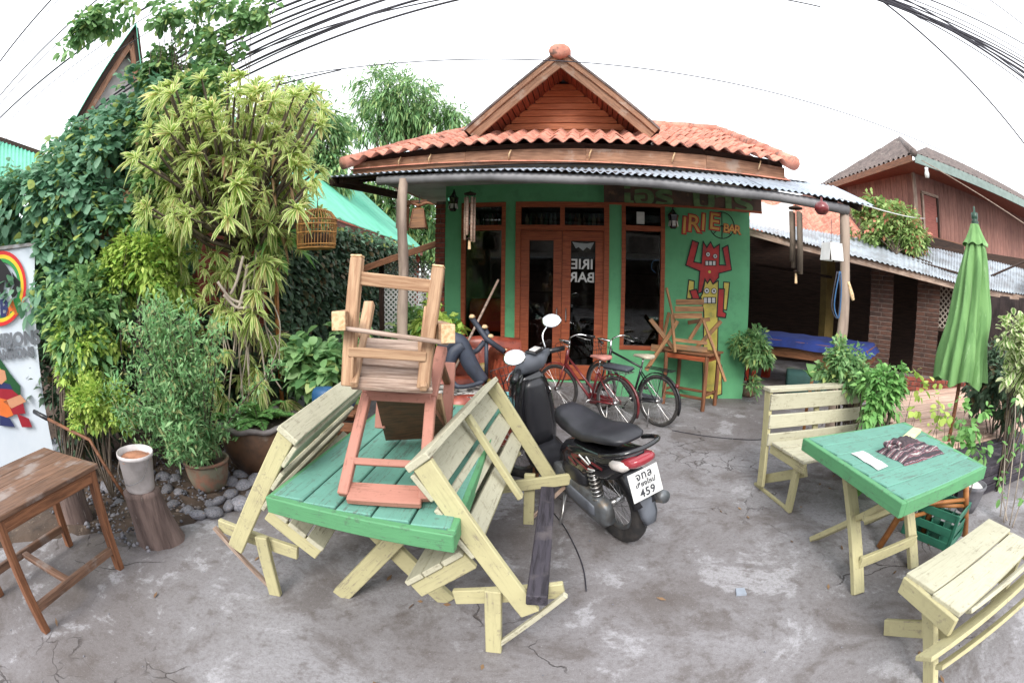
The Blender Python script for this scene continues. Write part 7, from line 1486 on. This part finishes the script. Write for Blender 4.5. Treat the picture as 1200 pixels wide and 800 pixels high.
w0 = [G(x, y, .006) for x, y in ((788, 504), (830, 511), (880, 515), (905, 513))]; v, f = tube_geo(smooth_path(w0, 6), .005, 5); v, M_ = rebase(v); tag(mesh('ground_cable', v, f, m_cable, None, True, M_), 'dark cable lying on concrete behind the cream bench', 'cable')
# styrofoam box, blue can behind the left bench
c_ = G(352, 498, .25); sx = thing('styrofoam_box', 'open grey styrofoam box behind the tipped bench', 'box', (c_.x - .1, c_.y + .35, 0), R(35), local=True)
m_sty = simple('styrofoam', srgb(176, 178, 184), .8, c2=srgb(156, 158, 164))
for p_, s_ in (((0, -.16, .15), (.46, .025, .3)), ((0, .16, .15), (.46, .025, .3)), ((-.22, 0, .15), (.025, .295, .3)), ((.22, 0, .15), (.025, .295, .3))): box(sx, 'side_panel', p_, s_, m_sty)
box(sx, 'floor_panel', (0, 0, .012), (.42, .29, .022), m_sty); bar(sx, 'raised_flap', (-.22, .17, .32), (.22, .17, .32), .02, .18, m_sty, (0, .5, 1))
c_ = D(391, 466, 3.75); bcn = thing('blue_jerrycan', 'blue plastic canister lying behind the tipped bench', 'canister', (c_.x, c_.y, c_.z - .08), local=True); m_bl = simple('blue_plastic', srgb(40, 84, 126), .5)
v, f = loft_geo([superring(x, w, 0, w, 16, 3.2) for x, w in ((-.17, .1), (-.15, .16), (-.05, .17), (.0, .15), (.05, .17), (.15, .16), (.17, .1))]); mesh('canister_body', [p_ + Vector((0, 0, .08)) for p_ in v], f, m_bl, bcn, True); lathe(bcn, 'cap', [(0, .02), (.03, .02), (.03, 0)], m_bl, M=Matrix.Translation((.17, 0, .09)) @ Matrix.Rotation(R(90), 4, 'Y'), n=12)
v, f = None, None
cst = thing('support_crate', 'low wooden crate carrying the blue canister among the plants', 'crate', (c_.x, c_.y, 0), local=True)
for z in (.06, .18, .30, .42):
    zz = z * (c_.z - .09) / .5
    for sy in (-1, 1): box(cst, 'slat', (0, sy * .14, zz), (.4, .015, .07), m_brown); box(cst, 'slat', (sy * .2, 0, zz), (.015, .26, .07), m_brown)
box(cst, 'lid_board', (0, 0, c_.z - .095), (.42, .3, .02), m_brown)
q = D(377, 463, 4.2); tp2 = clay_pot('terracotta pot under the upright broad leaved plant', (q.x, q.y, 0), .16, .3, m_terracotta, m_terracotta)
# ------------------------------------------------------------------ hanging birdcage
cg = D(371, 268, 4.3); bcg = thing('wicker_birdcage', 'domed wicker birdcage hanging among the dracaena leaves', 'birdcage', M=Matrix.Translation((cg.x, cg.y, cg.z - .17)), local=True)
prof = [(.165, 0), (.17, .02), (.175, .12), (.18, .2), (.17, .26), (.13, .31), (.07, .335), (.02, .345)]
for k in range(40):
    a = 2 * math.pi * k / 40; tube(bcg, 'wicker_rib', [Vector((r_ * math.cos(a), r_ * math.sin(a), z)) for r_, z in prof], .0042, m_basket, 4)
for z, r_ in ((0, .167), (.03, .172), (.13, .178), (.2, .182), (.24, .177)): v, f = torus_geo(r_, .006, Matrix.Translation((0, 0, z)) @ Matrix.Rotation(R(90), 4, 'X'), 36, 5); mesh('wicker_hoop', v, f, m_basket, bcg, True)
lathe(bcg, 'floor_disc', [(.165, .0), (0, .005)], m_basket, n=30); tube(bcg, 'hook', [(0, 0, .345), (0, 0, .42), (.03, 0, .45)], .005, m_steel, 5); tube(bcg, 'perch', [(-.15, 0, .1), (.15, 0, .1)], .006, m_cane, 6)
v, f = loft_geo([superring(x, w, .08, w, 12, 2.5) for x, w in ((-.12, .05), (-.1, .1), (.1, .1), (.12, .05))]); mesh('seed_tray', v, f, m_darkwood, bcg, True)
# hanging things under the awning
def chime(label, top, L, n, r_, mat, spread, extra=True):
    c = thing('wind_chime', label, 'chime', M=Matrix.Translation(top - Vector((0, 0, L))), local=True, group='wind chimes under the awning')
    lathe(c, 'top_disc', [(0, L - .06), (spread * 1.3, L - .06), (spread * 1.35, L - .045), (0, L - .02)], m_darkwood, n=14); tube(c, 'cord', [(0, 0, L - .02), (0, 0, L)], .003, m_cable, 4)
    for k in range(n):
        a = 2 * math.pi * k / n; x, y = spread * math.cos(a), spread * math.sin(a); z0 = L * (.12 + .18 * ((k * 7) % 5) / 5)
        tube(c, 'bamboo_tube', [(x, y, z0), (x, y, L - .09)], r_, mat, 8); tube(c, 'tube_cord', [(x, y, L - .09), (x, y, L - .05)], .002, m_cable, 4)
    tube(c, 'cord', [(0, 0, L - .06), (0, 0, .12)], .002, m_cable, 4); lathe(c, 'clapper', [(0, .1), (.03, .11), (.03, .12), (0, .13)], m_darkwood, n=10)
    mesh('wind_sail', [(-.015, 0, 0), (.015, 0, 0), (.012, .004, .1), (-.012, .004, .1)], [(0, 1, 2, 3)], m_endgrain, c); return c
chime('bamboo wind chime hanging before the left window', D(551, 222, 5.3), .66, 6, .014, m_bamboo, .05)
chime('big dark bamboo wind chime hanging at the awning end', D(932, 238, 4.9), .78, 4, .024, m_bark, .055)
wl2 = D(491, 250, 5.1); ln = thing('carved_wooden_lamp', 'carved brown wooden lamp hanging beside the slim log post', 'lamp', M=Matrix.Translation(wl2 + Vector((0, 0, -.16))), local=True)
loft(ln, 'shade', [[Vector((x * k, y * k, z)) for x, y in ((-.07, -.07), (.07, -.07), (.07, .07), (-.07, .07))] for z, k in ((0, 1.2), (.02, 1.15), (.2, .7), (.22, .3))], woodm('carved', srgb(122, 84, 52), srgb(84, 56, 36)), False)
for sx in (-1, 1): tube(ln, 'carved_arm', [(0, 0, .24), (sx * .08, 0, .27), (sx * .15, 0, .25)], [.02, .018, .008], m_brown, 6, 3)
for sx in (-1, 1): bar(ln, 'corner_strip', (sx * .085, -.087, 0), (sx * .05, -.05, .21), .012, .012, m_brown)
tube(ln, 'hanging_cord', [(0, 0, .22), (0, 0, .36)], .004, m_cable, 5); bar(ln, 'back_board', (-.14, .03, -.02), (-.14, .03, .3), .06, .02, m_brown, (0, 1, 0)); bar(ln, 'cross_board', (-.15, .02, .29), (.08, .02, .29), .02, .03, m_brown)
def wall_lantern(label, px_, py_, off):
    s, z = WP(px_, py_, off); w_ = BM @ Vector((s, -off, z)); l_ = thing('wall_lantern', label, 'lantern', M=Matrix.Translation(w_) @ Matrix.Rotation(BA, 4, 'Z'), local=True, group='black wall lanterns')
    loft(l_, 'lantern_cage', [[Vector((k * math.cos(math.pi / 3 * i), k * math.sin(math.pi / 3 * i), z_)) for i in range(6)] for z_, k in ((-.12, .03), (-.1, .05), (.05, .075), (.07, .08), (.12, .03), (.15, .01))], m_gloss, False)
    for i in range(6): a = math.pi / 3 * (i + .5); box(l_, 'lantern_pane', None, (.045, .004, .11), m_clearlens, M=Matrix.Rotation(a, 4, 'Z') @ Matrix.Translation((.057, 0, -.03)) @ Matrix.Rotation(R(-10), 4, 'Y') @ Matrix.Rotation(R(90), 4, 'Z'), bev=0)
    tube(l_, 'bracket_arm', [(0, 0, .15), (0, .04, .2), (0, off - .01, .12)], .01, m_gloss, 6, 3); return l_
wall_lantern('black wall lantern beside the bamboo chime', 531, 238, .12); wall_lantern('black wall lantern left of the IRIE lettering', 789, 258, .1)
sh = D(975, 293, 4.35); lm = thing('white_lamp_shade', 'square white cloth lamp shade hanging by the pale log post', 'lamp', M=Matrix.Translation(sh + Vector((0, 0, -.09))), local=True)
for i in range(4): a = math.pi / 2 * i; box(lm, 'shade_panel', None, (.14, .004, .15), m_whitep, M=Matrix.Rotation(a, 4, 'Z') @ Matrix.Translation((0, -.075, .075)) @ Matrix.Rotation(R(-8), 4, 'X'), bev=0); bar(lm, 'shade_frame', (.085 * math.cos(a + .785) * 1.3, .085 * math.sin(a + .785) * 1.3, 0), (.06 * math.cos(a + .785) * 1.3, .06 * math.sin(a + .785) * 1.3, .16), .012, .012, m_darkwood)
tube(lm, 'cord', [(0, 0, .16), (0, 0, .35)], .003, m_cable, 4)
rb_ = D(963, 244, 4.5); tag(lathe(None, 'paper_lantern', [(0, -.06), (.04, -.055), (.07, -.02), (.075, .01), (.05, .05), (.015, .06), (.008, .1), (0, .1)], m_redpaint, M=Matrix.Translation(rb_) , n=16), 'small red round lantern under the awning corner', 'lantern')
hs_ = thing('coiled_hose', 'blue hose and rope hanging on the pale log post', 'hose', (pr.x, pr.y, 0)); 
for dx, m_ in ((0, m_bl), (-.015, m_cable)): tube(hs_, 'hose_loop', [D(984 + dx * 200, 318, 4.02), D(979 + dx * 200, 345, 4.0), D(978 + dx * 200, 362, 4.0), D(983 + dx * 100, 372, 4.0), D(986 + dx * 100, 340, 4.02), D(985 + dx * 200, 318, 4.02)], .006, m_, 6, 5)
tube(hs_, 'rope_tassel', [D(994, 330, 4.05), D(998, 345, 4.05), D(1000, 352, 4.05)], [.012, .02, .012], m_endgrain, 6, 3)
# interior chair seen through the left window
ic = thing('orange_chair', 'orange padded chair seen through the left window', 'chair', M=BM @ Matrix.Translation((-1.78, .55, .19)), local=True); loft(ic, 'back', [superring(x, .1, .85, h, 12, 4) for x, h in ((-.27, .4), (-.25, .5), (.25, .5), (.27, .4))], m_redsoft); loft(ic, 'seat', [superring(x, .45, .42, h, 12, 4, yc=-.2) for x, h in ((-.26, .12), (-.24, .16), (.24, .16), (.26, .12))], m_redsoft)
for sx in (-.22, .22):
    for y in (-.38, 0): bar(ic, 'leg', (sx, y, 0), (sx, y, .36), .04, .04, m_darkwood, (0, 1, 0))
# bottles behind the transom panes
mb = [simple('bottle%d' % k, srgb(*c), .2) for k, c in enumerate(((150, 150, 150), (120, 84, 60), (90, 120, 100), (170, 160, 140)))]; bm_ = []
for k in range(4):
    v, f = lathe_geo([(0, 0), (.026, 0), (.028, .01), (.028, .1), (.012, .13), (.011, .17), (0, .17)], 10); me = bpy.data.meshes.new('bottle'); me.from_pydata([tuple(x) for x in v], [], f); finish(me, mb[k], True); bm_.append(me)
for s0, s1, z, n in ((-1.98, -1.48, 2.34, 8), (-1.18, -.1, 2.34, 16)):
    for k in range(n):
        s = s0 + (s1 - s0) * (k + random.uniform(.3, .7)) / n
        if abs(s + .64) < .05: continue
        tag(place(bpy.data.objects.new('bottle', bm_[random.randrange(4)]), None, BM @ Matrix.Translation((s, .1, z))), 'small bottle on the shelf behind the transom glass', 'bottle', 'bottles behind the transom panes')
for s0, s1 in ((-2.0, -1.46), (-1.2, -.08)): bar(bar_b, 'transom_shelf', (s0, .13, 2.325), (s1, .13, 2.325), .12, .02, m_darkwood)
# ------------------------------------------------------------------ overhead cables
def cable(label, p0, p1, r_, group, sag=.0, mat=None):
    n = 28; pts = [p0.lerp(p1, k / n) + Vector((0, 0, -sag * 4 * (k / n) * (1 - k / n))) for k in range(n + 1)]; mid = pts[n // 2]
    v, f = tube_geo([p - mid for p in pts], r_ * 1.35, 5); o = mesh('overhead_cable', v, f, mat or m_cable, None, True, Matrix.Translation(mid)); return tag(o, label, 'cable', group)
GR = 'overhead cables'
def span(x0, y0, x1, y1, yp, r_, lab, grp, ext=1.3, sag=.0, y1p=None):
    a, b = YP(x0, y0, yp), YP(x1, y1, y1p or yp); d = b - a; return cable(lab, a - d * (ext - 1), b + d * (ext - 1), r_, grp, sag)
LB = 'black cable of the dense bundle running through the vines'; RB = 'black cable of the thick bundle at the upper right'
for (y0, y1, x1, r_) in ((60, 0, 330, .012), (66, 3, 345, .014), (74, 2, 365, .010), (82, 4, 380, .013), (90, 3, 395, .009), (98, 4, 410, .012), (106, 8, 425, .010), (112, 4, 440, .008), (118, 10, 455, .012), (124, 6, 470, .008), (130, 12, 490, .010), (98, 2, 505, .007)):
    span(195, y0 + 10, x1, y1, 4.35, r_, LB, 'cables of the dense left bundle', 2.4)
for (x0, y0, x1, y1, r_, lab) in ((0, 72, 60, 0, .016, 'thick dark cable crossing the sky corner left of the vines'), (0, 85, 68, 0, .007, 'thin cable next to the thick corner cable'), (0, 112, 90, 20, .012, 'knotty cable carrying the first vine sprays'), (0, 122, 100, 22, .008, 'thin cable below the vine sprays'), (0, 138, 178, 5, .014, 'long dark cable above the house gable'), (0, 152, 180, 15, .006, 'thin cable above the house gable'), (5, 165, 170, 40, .005, 'lowest thin cable above the vine mound'), (0, 40, 30, 0, .005, 'short thin cable in the sky corner'), (0, 20, 16, 0, .005, 'topmost thin cable in the sky corner')):
    span(x0, y0, x1, y1, 4.4, r_, lab, 'cables over the left garden', 1.5)
span(130, 165, 400, 82, 4.2, .006, 'pale service wire descending in front of the dracaena', 'service wires', 1.0, .03)
span(330, 92, 1100, 175, 4.5, .0045, 'thin single wire crossing the sky before the gable tip', 'service wires', 1.3, .0)
for (x0, y0, x1, y1, r_) in ((1030, 0, 1200, 75, .014), (1036, 0, 1200, 80, .018), (1040, 0, 1200, 86, .014), (1046, 0, 1200, 72, .010), (1050, 2, 1200, 92, .016), (1058, 0, 1200, 68, .008), (1070, 0, 1200, 62, .007), (1044, 4, 1200, 98, .008), (1034, 2, 1200, 84, .012), (1090, 0, 1200, 52, .010), (1066, 2, 1200, 90, .010)): span(x0, y0, x1, y1, 3.9, r_, RB, 'cables of the thick right bundle', 1.6)
for (x0, y0, x1, y1, r_, lab) in ((1032, 0, 1200, 168, .011, 'twisted cable dropping steeply below the right bundle'), (1118, 0, 1200, 45, .006, 'thin upper cable right of the bundle'), (1160, 0, 1200, 30, .009, 'short dark cable in the upper right corner'), (1075, 20, 1200, 118, .004, 'fine pale wire below the right bundle')): span(x0, y0, x1, y1, 3.9, r_, lab, 'single cables at the right', 1.5)
a, b = D(985, 232, 4.6), D(1084, 256, 12.0); cable('white service wire from the awning to the wooden house', a, b, .006, 'service wires', .05, m_whitep)
a, b = D(1200, 262, 9.0), D(1080, 188, 11.2); cable('pale wire along the wooden house eave', a, b, .008, 'service wires', .02, m_greywood)

# ------------------------------------------------------------------ shophouse row added unseen behind the camera, to darken the window panes' reflections
for k, (x, w_, h_, c_, lab) in enumerate(((-11, 7.5, 4.6, srgb(150, 138, 120), 'plain tan shophouse added unseen across the street with shuttered front'), (-2.5, 8.5, 6.2, srgb(120, 112, 104), 'grey two storey shophouse added unseen across the street with dark doors'), (7.5, 9.5, 4.2, srgb(134, 96, 74), 'low brown timber shophouse added unseen across the street with wide doors'))):
    s_ = thing('shophouse', lab, 'building', (x, -14, 0), local=True, group='shophouses added unseen across the street'); m_ = simple('shop_wall%d' % k, c_, .8)
    box(s_, 'wall', (0, -2, h_ / 2), (w_, 4, h_), m_, bev=0); bar(s_, 'canopy', (-w_ / 2, .8, 2.75), (w_ / 2, .8, 2.75), 1.8, .06, m_rustyzinc); box(s_, 'roof', (0, -2, h_ + .1), (w_ + .5, 4.6, .2), m_darktile)
    for i in range(4): box(s_, 'shutter', (-w_ / 2 + w_ * (i + .5) / 4, .03, 1.25), (w_ / 4 - .3, .06, 2.3), m_darkwood)
    for i in range(4): box(s_, 'window', (-w_ / 2 + w_ * (i + .5) / 4, .02, 3.6), (w_ / 4 - .8, .05, .9), m_interior)
